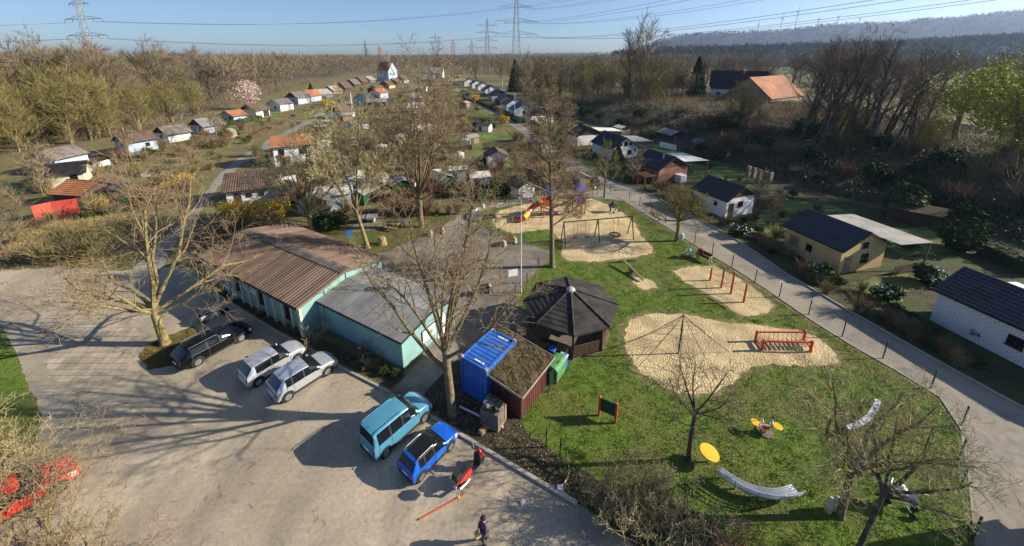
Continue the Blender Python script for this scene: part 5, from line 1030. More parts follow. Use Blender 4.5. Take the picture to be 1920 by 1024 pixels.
m_.cyl((0, 0, hs + .02), (0, 0, hs + .35), .03); m_.build('blades', M['slide_or'], bw)
# climbing castle with tube slide
tw = thing('play_castle', 'climbing castle with blue roofs, red posts and a red and yellow tube slide', 'climbing castle', g(1026, 404)); o_ = Vector(tw.location); ht = top(1026, 404, 346)
B2 = g(1085, 399) - o_; aA = math.atan2(B2.y, B2.x); dv = B2.normalized(); nv = Vector((-dv.y, dv.x, 0))
for c_, nm in ((Vector((0, 0, 0)), 0), (B2, 1)):
    e = .68; cs4 = [c_ + dv * sx * e + nv * sy * e for sx, sy in ((-1, -1), (1, -1), (1, 1), (-1, 1))]
    for q in cs4: MB().cyl(q - Vector((0, 0, .1)), q + Vector((0, 0, ht - .95)), .075, n=8).build('post', M['rpost'], tw)
    rr_ = MB(); e2 = .92; cc = [c_ + dv * sx * e2 + nv * sy * e2 + Vector((0, 0, ht - .95)) for sx, sy in ((-1, -1), (1, -1), (1, 1), (-1, 1))]; k_ = [c_ + dv * sx * .42 + nv * sy * .42 + Vector((0, 0, ht - .4)) for sx, sy in ((-1, -1), (1, -1), (1, 1), (-1, 1))]; ap = c_ + Vector((0, 0, ht)); rr_.add(cc + k_ + [ap], [(0, 1, 5, 4), (1, 2, 6, 5), (2, 3, 7, 6), (3, 0, 4, 7), (4, 5, 8), (5, 6, 8), (6, 7, 8), (7, 4, 8), (3, 2, 1, 0)]); rr_.build('roof', M['pblue'], tw)
    fl_ = MB(); fl_.add([q + Vector((0, 0, 1.62)) for q in cs4] + [q + Vector((0, 0, 1.72)) for q in cs4], [(3, 2, 1, 0), (4, 5, 6, 7), (0, 1, 5, 4), (1, 2, 6, 5), (2, 3, 7, 6), (3, 0, 4, 7)]); fl_.build('platform', M['plank_lt'], tw)
    for (i, j) in ((0, 1), (2, 3)) + (((1, 2),) if nm else ()):
        MB().bar(cs4[i].lerp(cs4[j], .1) + Vector((0, 0, 2.15)), cs4[i].lerp(cs4[j], .9) + Vector((0, 0, 2.15)), .04, .7).build('panel', M['pblue'] if nm else M['rpost'], tw)
for s_ in (-1, 1):
    A = dv * .68 + nv * .55 * s_ + Vector((0, 0, 1.7)); B = B2 - dv * .68 + nv * .55 * s_ + Vector((0, 0, 1.7)); MB().bar(A + Vector((0, 0, .9)), B + Vector((0, 0, .9)), .09, .1).build('hand_rail', M['slide_or'], tw); m_ = MB()
    for k in range(1, 9): q = A.lerp(B, k / 9); m_.cyl(q, q + Vector((0, 0, .9)), .02, n=5)
    m_.build('baluster', M['rpost'], tw)
dk = MB()
for k in range(12): f0 = (k + .08) / 12; q0 = dv * .7 + (B2 - dv * 1.4) * f0; sag = -.25 * math.sin(f0 * math.pi); dk.bar(q0 - nv * .5 + Vector((0, 0, 1.66 + sag)), q0 + nv * .5 + Vector((0, 0, 1.66 + sag)), .2, .06)
dk.build('bridge_deck', M['plank_lt'], tw)
bnr = MB(); bnr.cyl((0, 0, ht), (0, 0, ht + .55), .02, n=5); bnr.add([(0, 0, ht + .55), (.5, .05, ht + .42), (0, 0, ht + .25), (0, .03, ht + .4)], [(0, 1, 2), (0, 1, 3), (1, 2, 3)]); bnr.build('pennant', M['yplast'], tw)
# slide path: from the tower down to the lower left, curling
e0 = -dv * .7 + Vector((0, 0, 1.95)); e1 = g(972, 416) - o_ + Vector((0, 0, .32)); side = nv * .9
ctl = [e0, e0 - dv * .6 + Vector((0, 0, -.1)), e0.lerp(e1, .35) + side * .8 + Vector((0, 0, -.05)), e0.lerp(e1, .62) + side * .2 + Vector((0, 0, -.1)), e0.lerp(e1, .82) - side * .45 + Vector((0, 0, -.05)), e1]
def crv(ctl, n):
    out = []
    for i in range(len(ctl) - 1):
        p0 = ctl[max(0, i - 1)]; p1 = ctl[i]; p2 = ctl[i + 1]; p3 = ctl[min(len(ctl) - 1, i + 2)]
        for k in range(n): t = k / n; out.append(.5 * ((2 * p1) + (p2 - p0) * t + (2 * p0 - 5 * p1 + 4 * p2 - p3) * t * t + (3 * p1 - p0 - 3 * p2 + p3) * t ** 3))
    out.append(ctl[-1]); return out
cv = crv(ctl, 5); cols = ['slide_or', 'slide_red', 'slide_red', 'slide_yel', 'slide_yel', 'slide_red']; k = len(cv) // 5
for i in range(5):
    seg = cv[i * k:(i + 1) * k + 1]; MB().tube(seg, .4, 14, cap=(i == 0)).build('slide_section', M[cols[i + (1 if i > 2 else 0)]], tw, 60)
MB().tube([cv[-1], cv[-1] + (cv[-1] - cv[-3]).normalized() * .35 - Vector((0, 0, .12))], [.4, .34], 14, cap=False).build('slide_end', M['slide_red'], tw, 60)
# balance beam seesaw
A = g(1167, 497); B = g(1206, 529); t = thing('see_saw', 'long timber see-saw lying across a low block in the grass', 'see-saw', (A + B) / 2); o_ = Vector(t.location)
nn = (B - A).normalized(); n2 = Vector((-nn.y, nn.x, 0)); MB().bar(A - o_ + Vector((0, 0, .62)), B - o_ + Vector((0, 0, .22)), .16, .14).build('beam', M['plank_lt'], t); MB().box((0, 0, .2), (.4, .5, .4), math.atan2(nn.y, nn.x)).build('bearing_block', M['stone_dk'], t)
for f in (.08, .92): q = (A - o_).lerp(B - o_, f) + Vector((0, 0, .62 - .4 * f)); MB().tube([q - n2 * .2 + Vector((0, 0, .3)), q - n2 * .2, q + n2 * .2, q + n2 * .2 + Vector((0, 0, .3))], .02, 5).build('grip', M['galv'], t)
# flagpole, signs, bins
t = thing('flag_pole', 'tall white flagpole without a flag at the forecourt edge', 'flagpole', g(977, 548)); hf = top(977, 548, 376); MB().cyl((0, 0, -.2), (-.05, 0, hf), .06, .035, 10).ball((-.05, 0, hf), .07, 8, 5).build('pole', M['plast_w'], t, 60)
t = thing('notice_board', 'white notice board on two legs beside the flagpole', 'sign', g(962, 533), R(20)); MB().box((0, 0, 1.25), (.95, .05, .7)).build('panel', M['white_p'], t)
for x in (-.38, .38): MB().cyl((x, 0, -.1), (x, .03, 1.5), .03, n=6).build('leg', M['galv'], t)
t = thing('blue_sign', 'small blue sign on a post in the picnic lawn', 'sign', g(657, 457), R(35)); MB().box((0, -.03, 1.35), (.7, .04, .6)).build('panel', M['plast_b'], t); MB().cyl((0, 0, -.1), (0, 0, 1.6), .035, n=6).build('pole', M['galv'], t)
def bin_(label, p, cat='litter bin'):
    t = thing('litter_bin', label, cat, g(*p)); MB().cyl((0, 0, -.1), (0, 0, .55), .04, n=6).build('stand', M['galv'], t); MB().lathe([(.001, .3), (.19, .32), (.22, .85), (.2, .92), (.08, 1.0), (.001, 1.0)], (0, 0, 0), 14).build('bucket', M['plast_w'], t, 40)
bin_('white litter bin on the picnic lawn', (759, 424)); bin_('white litter bin at the path fork by the round bench', (906, 395)); bin_('white litter bin beside the trunk of the round pruned tree', (1278, 452))
t = thing('notice_case', 'green framed notice case at the playground entrance', 'sign', g(1115, 366), R(15)); MB().box((0, 0, 1.3), (.8, .08, .75)).build('panel', M['green'], t); MB().box((0, -.05, 1.32), (.4, .02, .4)).build('notice', M['white_p'], t)
for x in (-.42, .42): MB().cyl((x, 0, -.1), (x, 0, 1.9), .045, n=6).build('leg', M['green'], t)
# stone benches of the forecourt
for i, (p, an, lab) in enumerate([((955, 458), 35, 'stone bench with pale ends near the flagpole top'), ((843, 524), 10, 'stone bench hidden behind the twigs of the forked tree'), ((905, 550), 20, 'stone bench nearest to the gazebo'), ((820, 440), 25, 'stone bench farthest back on the forecourt')]):
    t = thing('stone_bench', lab, 'bench', g(*p), R(an), 'stone benches on the forecourt')
    for x in (-.75, .75): MB().box((x, 0, .33), (.34, .62, .7), 0, .85, .9).build('end_stone', M['stone'], t, None, .05)
    MB().box((0, 0, .46), (1.3, .5, .09)).build('seat', M['plank'], t); MB().box((0, .2, .72), (1.3, .06, .25)).build('backrest', M['plank'], t)
# picnic corner
t = thing('table_tennis', 'grey concrete table on a slab in the picnic lawn', 'table', g(690, 416), R(10)); MB().box((0, 0, .78), (2.5, 1.4, .08)).build('table_top', M['felt'], t)
for x in (-.8, .8): MB().box((x, 0, .37), (.2, .9, .74)).build('leg', M['stone'], t)
MB().box((0, 0, .86), (.03, 1.5, .12)).build('net', M['galv'], t)
t = thing('bench_set', 'wooden picnic table with benches beside the concrete table', 'picnic table', g(738, 428), R(-15)); MB().box((0, 0, .74), (1.9, .8, .06)).build('table_top', M['plank_lt'], t)
for y in (-.8, .8): MB().box((0, y, .45), (1.9, .32, .05)).build('bench', M['plank_lt'], t)
for x in (-.7, .7): MB().bar((x, -.85, .42), (x, .85, .42), .08, .1).bar((x, -.6, 0), (x, -.2, .72), .08).bar((x, .6, 0), (x, .2, .72), .08).build('leg', M['plank'], t)
t = thing('tree_stump', 'thick pale tree stump standing in the picnic lawn', 'stump', g(717, 458)); MB().lathe([(.62, -.1), (.50, .15), (.45, .7), (.40, .95), (.001, .97)], (0, 0, 0), 14).build('stump', M['wood'], t, 40)
struct('picnic_slab', MB().sheet(pxpoly([(655, 418), (690, 404), (722, 404), (712, 432), (650, 436)]), .016), M['court'])
# bins behind the shed
t = thing('waste_container', 'green wheeled waste container between shed and gazebo', 'waste container', g(1040, 706), R(56)); b = MB().box((0, 0, .68), (1.25, .95, 1.0), 0, 1.06, 1.1); b.build('body', M['binG'], t, None, .04)
l = MB(); l.tube([(-.7, 0, 1.18), (.7, 0, 1.18)], .52, 14); 
for i, v in enumerate(l.v): l.v[i] = (v[0], v[1], 1.18 + max(0, v[2] - 1.18) * .45)
l.build('lid', M['binG'], t, 50)
for x in (-.5, .5):
    for y in (-.35, .35): MB().cyl((x, y - .04, .1), (x, y + .04, .1), .1, n=10).build('wheel', M['plastic'], t)
for p, lab, m_ in (((1000, 666), 'yellow-green lidded bin left of the other bins by the gazebo', 'leaf_mid'), ((1018, 668), 'second yellow-green lidded bin by the gazebo', 'leaf_mid'), ((1034, 676), 'blue lidded paper bin among the bins by the gazebo', 'plast_b'), ((1055, 690), 'pale blue barrel behind the green mesh panel', 'bluewall')):
    t = thing('wheelie_bin', lab, 'bin', g(*p), R(60), None); MB().box((0, 0, .5), (.5, .5, 1.0), 0, 1.1, 1.12).build('body', M['plastic'] if m_ != 'bluewall' else M['cblue'], t, None, .03); MB().box((.02, 0, 1.04), (.62, .6, .08), 0, .9, .9).build('lid', M[m_], t, None, .02)
    for y in (-.2, .2): MB().cyl((-.24, y - .03, .1), (-.24, y + .03, .1), .1, n=10).build('wheel', M['plastic'], t)
t = thing('mesh_panel', 'dark green mesh panel screening the bins', 'fence', g(1062, 687)); o_ = Vector(t.location); A = g(1030, 735) - o_; B = g(1062, 687) - o_
for p in (A, A.lerp(B, .5), B): MB().cyl(p, p + Vector((0, 0, 1.5)), .035, n=6).build('post', M['green'], t)
m_ = MB()
for k in range(11): z = .1 + .135 * k; m_.tube([A + Vector((0, 0, z)), B + Vector((0, 0, z))], .008, 3, False)
for k in range(25): q = A.lerp(B, k / 24); m_.tube([q + Vector((0, 0, .1)), q + Vector((0, 0, 1.45))], .006, 3, False)
m_.build('wire_mesh', M['green'], t)
# pallet box of stones, log, pipe, barrier things
t = thing('stone_pallet', 'pallet cage piled with grey rubble stones beside the shed', 'stone pallet', g(925, 790), R(-28)); b = MB().box((0, 0, .62), (1.25, 1.0, 1.1)); b.build('stack', M['stone_dk'], t, None, .03); rg = random.Random(8); st_ = MB()
for k in range(46): st_.ball((rg.uniform(-.55, .55), rg.uniform(-.42, .42), 1.2 + rg.uniform(0, .28)), rg.uniform(.09, .17), 7, 4, (1, rg.uniform(.7, 1.2), rg.uniform(.6, 1)))
st_.build('rubble', M['stone_dk'], t); MB().box((.63, .42, .62), (.06, .2, 1.15)).build('edge_board', M['wood'], t); MB().box((0, 0, .06), (1.3, 1.05, .12)).build('pallet', M['wood'], t)
MB().ball((-.25, -.1, 1.36), .3, sq=(1.2, .9, .35)).build('plastic_sheet', M['plast_w'], t)
t = thing('wood_block', 'short pale sawn log lying on bare soil near the kerb', 'log', g(908, 808), R(50)); MB().box((0, 0, .16), (.75, .32, .3), 0, .95, .85).build('log', M['wood'], t, None, .04)
A = g(862, 764); B = g(943, 803); t = thing('pale_pipe', 'long pale pipe edging on the soil behind the forked tree', 'pipe', A); MB().tube([(0, 0, .08), B - A + Vector((0, 0, .08))], .06, 8).build('pipe', M['plast_w'], t, 60)
t = thing('barrier_tape', 'red and white barrier tape hanging in a curve to the kerb', 'barrier tape', g(1050, 918)); o_ = Vector(t.location); pl = [g(1061, 850, .0) - o_ + Vector((0, 0, 1.0)), g(1066, 872, .5) - o_, g(1067, 885, .25) - o_, g(1062, 900, .12) - o_, Vector((0, 0, .15))]
cv = crv(pl, 4); mr = mat('tape_red', (.55, .04, .03), None, rough=.5)
for i in range(0, len(cv) - 1):
    a, b = cv[i], cv[i + 1]; m_ = MB(); m_.bar(a, b, .012, .11); m_.build('tape_red' if i % 2 else 'tape_white', mr if i % 2 else M['white_p'], t)
MB().box((0, 0, .1), (.3, .22, .2)).build('foot_block', M['white_p'], t, None, .02)
A = g(786, 975); B = g(872, 928); t = thing('barrier_pole', 'long red barrier pole lying on the parking lot', 'pole', A); MB().tube([(0, 0, .05), (B - A) + Vector((0, 0, .06))], .035, 8).build('pole', M['rpost'], t); q = (B - A) * .84; MB().tube([q + Vector((0, 0, .06)), (B - A) * .89 + Vector((0, 0, .06))], .055, 8).build('yellow_band', M['yplast'], t)
t = thing('paper_scrap', 'white scrap lying on the parking lot beside the kerb', 'litter', g(980, 943), R(30)); MB().add([(-.14, -.1, .01), (.12, -.12, .09), (.15, .1, .02), (-.1, .13, .1), (0, 0, .12)], [(0, 1, 4), (1, 2, 4), (2, 3, 4), (3, 0, 4), (3, 2, 1, 0)]).build('paper', M['white_p'], t)
# old gate stones at the near lawn
for (p, lab) in (((1552, 958), 'round-topped grey stone pillar left of the near trunk'), ((1565, 957), 'round-topped grey stone pillar right of the near trunk')):
    t = thing('stone_pillar', lab, 'pillar', g(*p)); MB().lathe([(.15, -.1), (.16, .55), (.15, .72), (.10, .84), (.001, .88)], (0, 0, 0), 12).build('pillar', M['stone'], t, 50)
t = thing('pram', 'dark blue and white pram standing in the grass under the near tree', 'pram', g(1688, 950), R(-50))
def pram(t, cm, wm):
    MB().lathe([(.001, 0), (.22, .05), (.3, .3), (.26, .32), (.001, .3)], (0, 0, .5), 12, Matrix.Diagonal((1.35, .8, 1))).build('basket', cm, t, 50); h_ = MB()
    h_.lathe([(.30, 0), (.28, .14), (.16, .28), (.001, .33)], (-.16, 0, .78), 12, Matrix.Diagonal((.85, .8, 1))); h_.build('hood', wm, t, 50); f_ = MB()
    for s_ in (-1, 1): f_.cyl((-.4, s_ * .22, .13), (.35, s_ * .22, .6), .018); f_.cyl((.4, s_ * .22, .13), (-.45, s_ * .22, .95), .018)
    f_.cyl((-.45, -.22, .95), (-.45, .22, .95), .02); f_.build('frame', M['galv'], t)
    for x in (-.4, .4):
        for s_ in (-1, 1): MB().cyl((x, s_ * .25 - .02, .14), (x, s_ * .25 + .02, .14), .14, n=14).build('wheel', M['plastic'], t)
navy = mat('navy_cloth', (.012, .02, .09), (.03, .04, .14), 8, .8); lblue = mat('light_blue_cloth', (.16, .38, .62), (.25, .48, .72), 8, .8); blackc = mat('black_cloth', (.012, .012, .014), (.03, .03, .034), 8, .9)
pram(t, navy, M['white_p']); t.scale = (1.15,) * 3
t = thing('pram', 'light blue and white pram in front of the bench by the path', 'pram', g(1291, 482), R(70)); pram(t, M['white_p'], lblue)
t = thing('pram', 'black pram on the sand pit edge beside the climbing castle', 'pram', g(1152, 398), R(30)); pram(t, blackc, blackc); t.scale = (1.25,) * 3
# tent-like pole beds, tarps and other garden clutter
def screen(label, pl, h, m, cat='screen', name='garden_screen', posts=True, thick=.06):
    q = [g(*p) for p in pl]; o_ = q[0]; t = thing(name, label, cat, o_); b = MB()
    for a, c in zip(q[:-1], q[1:]): b.bar(a - o_ + Vector((0, 0, h / 2)), c - o_ + Vector((0, 0, h / 2)), thick, h)
    b.build('panel', m, t)
    if posts:
        for p in q: MB().cyl(p - o_, p - o_ + Vector((0, 0, h + .12)), .05, n=6).build('post', M['plank'], t)
screen('long bright red privacy screen at the left gardens', [(66, 414), (103, 405), (152, 398)], 2.1, mat('red_screen', (.52, .055, .03), (.62, .10, .06), 2.5, .75))
screen('wide white tarpaulin wall behind the tall bare trees', [(792, 348), (828, 343)], 2.6, M['white_p'], 'tarpaulin', thick=.4)
screen('low white wall left of the white tarpaulin', [(748, 351), (792, 348)], 1.2, M['white'], 'wall', posts=False, thick=.2)
screen('low pale wall right of the white tarpaulin', [(830, 345), (868, 347)], .8, M['white'], 'wall', posts=False, thick=.2)
screen('white picket fence in front of the dark shed by the bank', [(1236, 275), (1268, 283)], 1.3, M['white_p'], 'fence')
screen('white wall segment among the huts of the left lane', [(165, 322), (222, 303)], 1.1, M['white'], 'wall', posts=False, thick=.2)
screen('pale cold frame at the left lane beds', [(268, 332), (330, 325)], .6, M['palesheet'], 'cold frame', posts=False, thick=1.2)
screen('slatted wooden panel left of the blue trampoline cover', [(1126, 233), (1134, 236)], 2.2, M['plank_lt'], 'fence')
screen('white board fence across the far lawn', [(650, 265), (700, 259)], .9, M['white_p'], 'fence')
t = thing('compost_box', 'white crate-like container beside the brick hut', 'container', g(1272, 340), R(-60)); MB().box((0, 0, .7), (2.0, 1.6, 1.4)).build('box', M['white_p'], t, None, .06)
t = thing('trampoline_cover', 'bright blue covered garden swing below the hedge', 'garden swing', g(1172, 251), R(-40)); MB().add([(-1.4, -.8, 0), (1.4, -.8, 0), (1.4, .8, 0), (-1.4, .8, 0), (-1.2, 0, 1.8), (1.2, 0, 1.8)], [(0, 1, 5, 4), (2, 3, 4, 5), (1, 2, 5), (3, 0, 4)]).build('cover', M['plast_b'], t)
for k, (u, v) in enumerate([(1402, 331), (1412, 334), (1422, 338), (1432, 341), (1442, 344)]):
    t = thing('rough_post', 'row of thick pale posts in the garden below the bank', 'post', g(u, v), 0, 'row of thick pale garden posts'); MB().box((0, 0, .95), (.75, .6, 2.1), .4, .92, .92).build('post', M['plank_lt'], t, None, .05)
t = thing('pergola', 'reddish wooden pergola in front of the brick hut', 'pergola', g(1208, 352), R(-65))
for x in (-.9, .9):
    for y in (-.8, .8): MB().box((x, y, 1.15), (.12, .12, 2.3)).build('post', M['plank_red'], t)
m_ = MB()
for k in range(6): m_.bar((-1.2 + .48 * k, -1.1, 2.35), (-1.2 + .48 * k, 1.1, 2.35), .08, .12)
m_.build('roof_slats', M['plank'], t)
t = thing('parasol', 'pink and white folded parasol in the middle gardens', 'parasol', g(695, 333)); MB().cyl((0, 0, 0), (0, 0, 2.2), .03, n=6).build('pole', M['galv'], t); MB().lathe([(.9, 1.5), (.5, 1.95), (.01, 2.3)], (0, 0, 0), 8).build('canopy', mat('pink_cloth', (.60, .16, .20), (.75, .55, .55), 6, .7), t)
t = thing('greenhouse', 'small glass greenhouse in the middle garden lawn', 'greenhouse', g(873, 274), R(10)); MB().add([(-1, -.8, 0), (1, -.8, 0), (1, .8, 0), (-1, .8, 0), (-1, -.8, 1.5), (1, -.8, 1.5), (1, .8, 1.5), (-1, .8, 1.5), (-1, 0, 2.1), (1, 0, 2.1)], [(0, 1, 5, 4), (2, 3, 7, 6), (1, 2, 6, 9, 5), (3, 0, 4, 8, 7), (4, 5, 9, 8), (6, 7, 8, 9)]).build('glazing', mat('greenhouse_glass', (.25, .36, .33), (.4, .5, .47), 1, .15, spec=.6), t)
m_ = MB()
for x in (-1, 0, 1): m_.tube([(x, -.82, 0), (x, -.82, 1.5), (x, 0, 2.12), (x, .82, 1.5), (x, .82, 0)], .03, 4)
m_.build('frame', M['galv'], t)
t = thing('garden_arch', 'pale metal arch in the sunny middle lawn', 'arch', g(919, 318)); MB().tube([(-.5, 0, 0), (-.5, 0, 1.7), (0, 0, 2.2), (.5, 0, 1.7), (.5, 0, 0)], .04, 6).tube([(-.5, .5, 0), (-.5, .5, 1.7), (0, .5, 2.2), (.5, .5, 1.7), (.5, .5, 0)], .04, 6).build('frame', M['galv'], t)
t = thing('domed_hut', 'beige rounded cover like a small dome in the left gardens', 'garden cover', g(430, 257)); MB().lathe([(2.1, 0), (2.0, 1.0), (1.6, 1.9), (.8, 2.4), (.01, 2.5)], (0, 0, 0), 14).build('dome', mat('beige_sheet', (.20, .18, .12), (.29, .26, .19), 1, .8), t, 50)
for p, vt, lab, w_ in (((246, 301), 241, 'leaning wooden pole between the left huts', .16), ((661, 212), 174, 'thick pale pole in the middle gardens', .2), ((119, 378), 352, 'thin mast beside the red-brown roof', .06), ((349, 262), 218, 'thin mast behind the grey hut roof', .09), ((942, 178), 150, 'white mast by the right hand row', .2), ((965, 225), 175, 'thin pole near the white right hand huts', .12), ((845, 172), 135, 'thin mast at the far end of the path', .14), ((763, 161), 142, 'pale mast behind the far middle huts', .2)):
    h = top(*p, vt); t = thing('pole', lab, 'pole', g(*p)); MB().tube([(0, 0, -.2), (0, 0, h)], [w_, w_ * .7], 7).build('shaft', M['plast_w'] if 'pale' in lab or 'white' in lab else M['plank_lt'], t)
    MB().lathe([(w_ * .9, 0), (w_ * 1.1, .06), (.01, .15)], (0, 0, h), 7).build('cap', M['galv'], t)
# ---------------------------------------------------------------- people
def skin_mesh(name, J, E, m, parent, sub=2):
    """one continuous skinned body from joints {name: (x, y, z, rx, ry)} and bones"""
    names = list(J); me = bpy.data.meshes.new(name); me.from_pydata([J[n][:3] for n in names], [(names.index(a), names.index(b)) for a, b in E], [])
    o = bpy.data.objects.new(name, me); COL.objects.link(o); md = o.modifiers.new('skin', 'SKIN'); md.use_smooth_shade = True
    for i, n in enumerate(names): me.skin_vertices[0].data[i].radius = (J[n][3], J[n][4] if len(J[n]) > 4 else J[n][3])
    me.skin_vertices[0].data[0].use_root = True; sb = o.modifiers.new('sub', 'SUBSURF'); sb.levels = sub; sb.render_levels = sub
    dg = bpy.context.evaluated_depsgraph_get(); nm = bpy.data.meshes.new_from_object(o.evaluated_get(dg)); bpy.data.objects.remove(o); nm.name = name
    nm.materials.clear(); nm.materials.append(m); nm.polygons.foreach_set('use_smooth', [True] * len(nm.polygons))
    r = bpy.data.objects.new(name, nm); COL.objects.link(r); r.parent = parent; return r
def person(label, pos, ang, J, coat_m, leg_m, hair_m, hands, scale=1.0, hood=False, cat='person'):
    t = thing('person', label, cat, pos, R(ang)); t.scale = (scale,) * 3
    E = [('pel', 'wa'), ('wa', 'ch'), ('ch', 'nk'), ('nk', 'hd'), ('hd', 'ht'), ('ch', 'sl'), ('sl', 'el'), ('el', 'hl'), ('ch', 'sr'), ('sr', 'er'), ('er', 'hr'), ('pel', 'kl0'), ('kl0', 'kl'), ('kl', 'al'), ('al', 'fl'), ('pel', 'kr0'), ('kr0', 'kr'), ('kr', 'ar'), ('ar', 'fr')]
    skin_mesh('body', J, E, M['skin'], t)
    def grow_(ns, k): return {n: (*J[n][:3], *(x * k + .012 for x in J[n][3:])) for n in ns}
    skin_mesh('coat', grow_(['pel', 'wa', 'ch', 'sl', 'el', 'hl', 'sr', 'er', 'hr', 'nk'], 1.12), [('pel', 'wa'), ('wa', 'ch'), ('ch', 'nk'), ('ch', 'sl'), ('sl', 'el'), ('el', 'hl'), ('ch', 'sr'), ('sr', 'er'), ('er', 'hr')], coat_m, t)
    skin_mesh('trousers', grow_(['pel', 'kl0', 'kl', 'al', 'kr0', 'kr', 'ar'], 1.1), [('pel', 'kl0'), ('kl0', 'kl'), ('kl', 'al'), ('pel', 'kr0'), ('kr0', 'kr'), ('kr', 'ar')], leg_m, t)
    for s_ in 'lr':
        a, f = Vector(J['a' + s_][:3]), Vector(J['f' + s_][:3]); MB().tube([a + (a - f) * .35 - Vector((0, 0, .02)), a - Vector((0, 0, .01)), f + Vector((0, 0, .01)), f + (f - a) * .2], [.045, .055, .05, .025], 8).build('shoe', blackc, t, 60)
        hd = Vector(J['h' + s_][:3]); el = Vector(J['e' + s_][:3]); d = (hd - el).normalized(); sd_ = d.cross(Vector((0, 1, .2))).normalized(); h_ = MB(); h_.tube([hd, hd + d * .07, hd + d * .10], [.028, .036, .03], 8)
        for k in range(4): b0 = hd + d * .09 + sd_ * (k - 1.5) * .019; h_.tube([b0, b0 + d * (.04 - .005 * abs(k - 1.4)), b0 + d * .06 + Vector((.02, 0, -.015))], [.009, .008, .006], 5)
        h_.tube([hd + d * .03 + sd_ * .03, hd + d * .07 + sd_ * .055], [.011, .008], 5); h_.build('hand', M['skin'], t, 60)
    hd = Vector(J['hd'][:3]); hc = hd + Vector((-.012, 0, .03)); hm = MB().ball(hc, .118, 14, 9, (1.05, .95, 1.15)); hm.v = [(x - (.045 if x > hc.x + .02 and z < hc.z + .05 else 0), y, z) for x, y, z in hm.v]; hm.build('hood' if hood else 'hair', hair_m, t, 60)
    fc = MB(); fc.ball(hd + Vector((.098, 0, -.01)), .02, 6, 4, (1, .7, 1.2))
    for y in (-.035, .035): fc.ball(hd + Vector((.088, y, .022)), .011, 6, 4)
    fc.build('face', M['skin'], t); return t
def std_joints(hl, hr, kneeL, ankL, kneeR, ankR, pel=(0, 0, .92), ch=(.0, 0, 1.33), hd=(.03, 0, 1.60), elL=(0, .27, 1.12), elR=(0, -.27, 1.12)):
    p = Vector(pel); c_ = Vector(ch)
    J = dict(pel=(*p, .13, .16), wa=(*p.lerp(c_, .5), .11, .14), ch=(*c_, .11, .16), nk=(*(c_ + Vector((.01, 0, .14))), .05), hd=(*hd, .085, .08), ht=(hd[0] - .005, hd[1], hd[2] + .09, .07),
             sl=(c_.x, c_.y + .19, c_.z + .06, .065), el=(*elL, .048), hl=(*hl, .034), sr=(c_.x, c_.y - .19, c_.z + .06, .065), er=(*elR, .048), hr=(*hr, .034))
    for s_, kn, an, sg in (('l', kneeL, ankL, 1), ('r', kneeR, ankR, -1)):
        J['k' + s_ + '0'] = (p.x, p.y + .1 * sg, p.z - .04, .098); J['k' + s_] = (*kn, .066); J['a' + s_] = (*an, .042); J['f' + s_] = (an[0] + .15, an[1], max(.03, an[2] - .05), .035)
    return J
purple = mat('purple_coat', (.07, .03, .07), (.14, .07, .12), 30, .85); dgrey = mat('grey_cloth', (.05, .05, .055), (.09, .09, .095), 20, .9); dred = mat('dark_red_cloth', (.16, .012, .025), (.28, .03, .05), 12, .85); blond = mat('blond_hair', (.40, .27, .13), (.55, .40, .22), 20, .7)
pr_ = person('person in a purple coat and dark hood walking across the parking lot', g(908, 1019), -150, std_joints((.22, .12, .98), (.22, -.12, .98), (.12, .1, .5), (.0, .1, .07), (-.02, -.1, .5), (-.22, -.1, .10), elL=(.02, .27, 1.1), elR=(.02, -.27, 1.1)), purple, dgrey, blackc, None, 1.0, True)
t = thing('paper_bag', 'yellowish bag held by the walking person', 'bag', Vector(pr_.location) + Matrix.Rotation(R(-150), 3, 'Z') @ Vector((.34, 0, .86)), R(-150)); MB().box((0, 0, 0), (.2, .26, .24), 0, 1.0, .85).build('bag', mat('yellow_paper', (.55, .38, .12), (.65, .48, .18), 8, .8), t, None, .03)
person('seated person in a dark red jacket on the bench by the path', Vector(bb.location) + Matrix.Rotation(bb.rotation_euler[2], 3, 'Z') @ Vector((-.35, .05, 0)), math.degrees(bb.rotation_euler[2]) - 90, std_joints((.36, .15, .72), (.36, -.15, .72), (.46, .12, .52), (.48, .12, .08), (.46, -.12, .52), (.46, -.14, .08), pel=(0, 0, .55), ch=(.02, 0, .97), hd=(.07, 0, 1.25), elL=(.12, .28, .78), elR=(.12, -.28, .78)), dred, dgrey, blond, None)
person('person in black bending over the black pram at the sand pit', g(1144, 397), 10, std_joints((.50, .14, .90), (.50, -.14, .90), (.06, .1, .5), (.0, .1, .07), (.0, -.1, .5), (-.08, -.1, .07), pel=(-.05, 0, .92), ch=(.22, 0, 1.26), hd=(.38, 0, 1.46), elL=(.32, .25, 1.05), elR=(.32, -.25, 1.05)), blackc, blackc, blackc, None)
# ---------------------------------------------------------------- the individual bare trees
def Lm(*a): return list(a)
rng = random.Random(77)
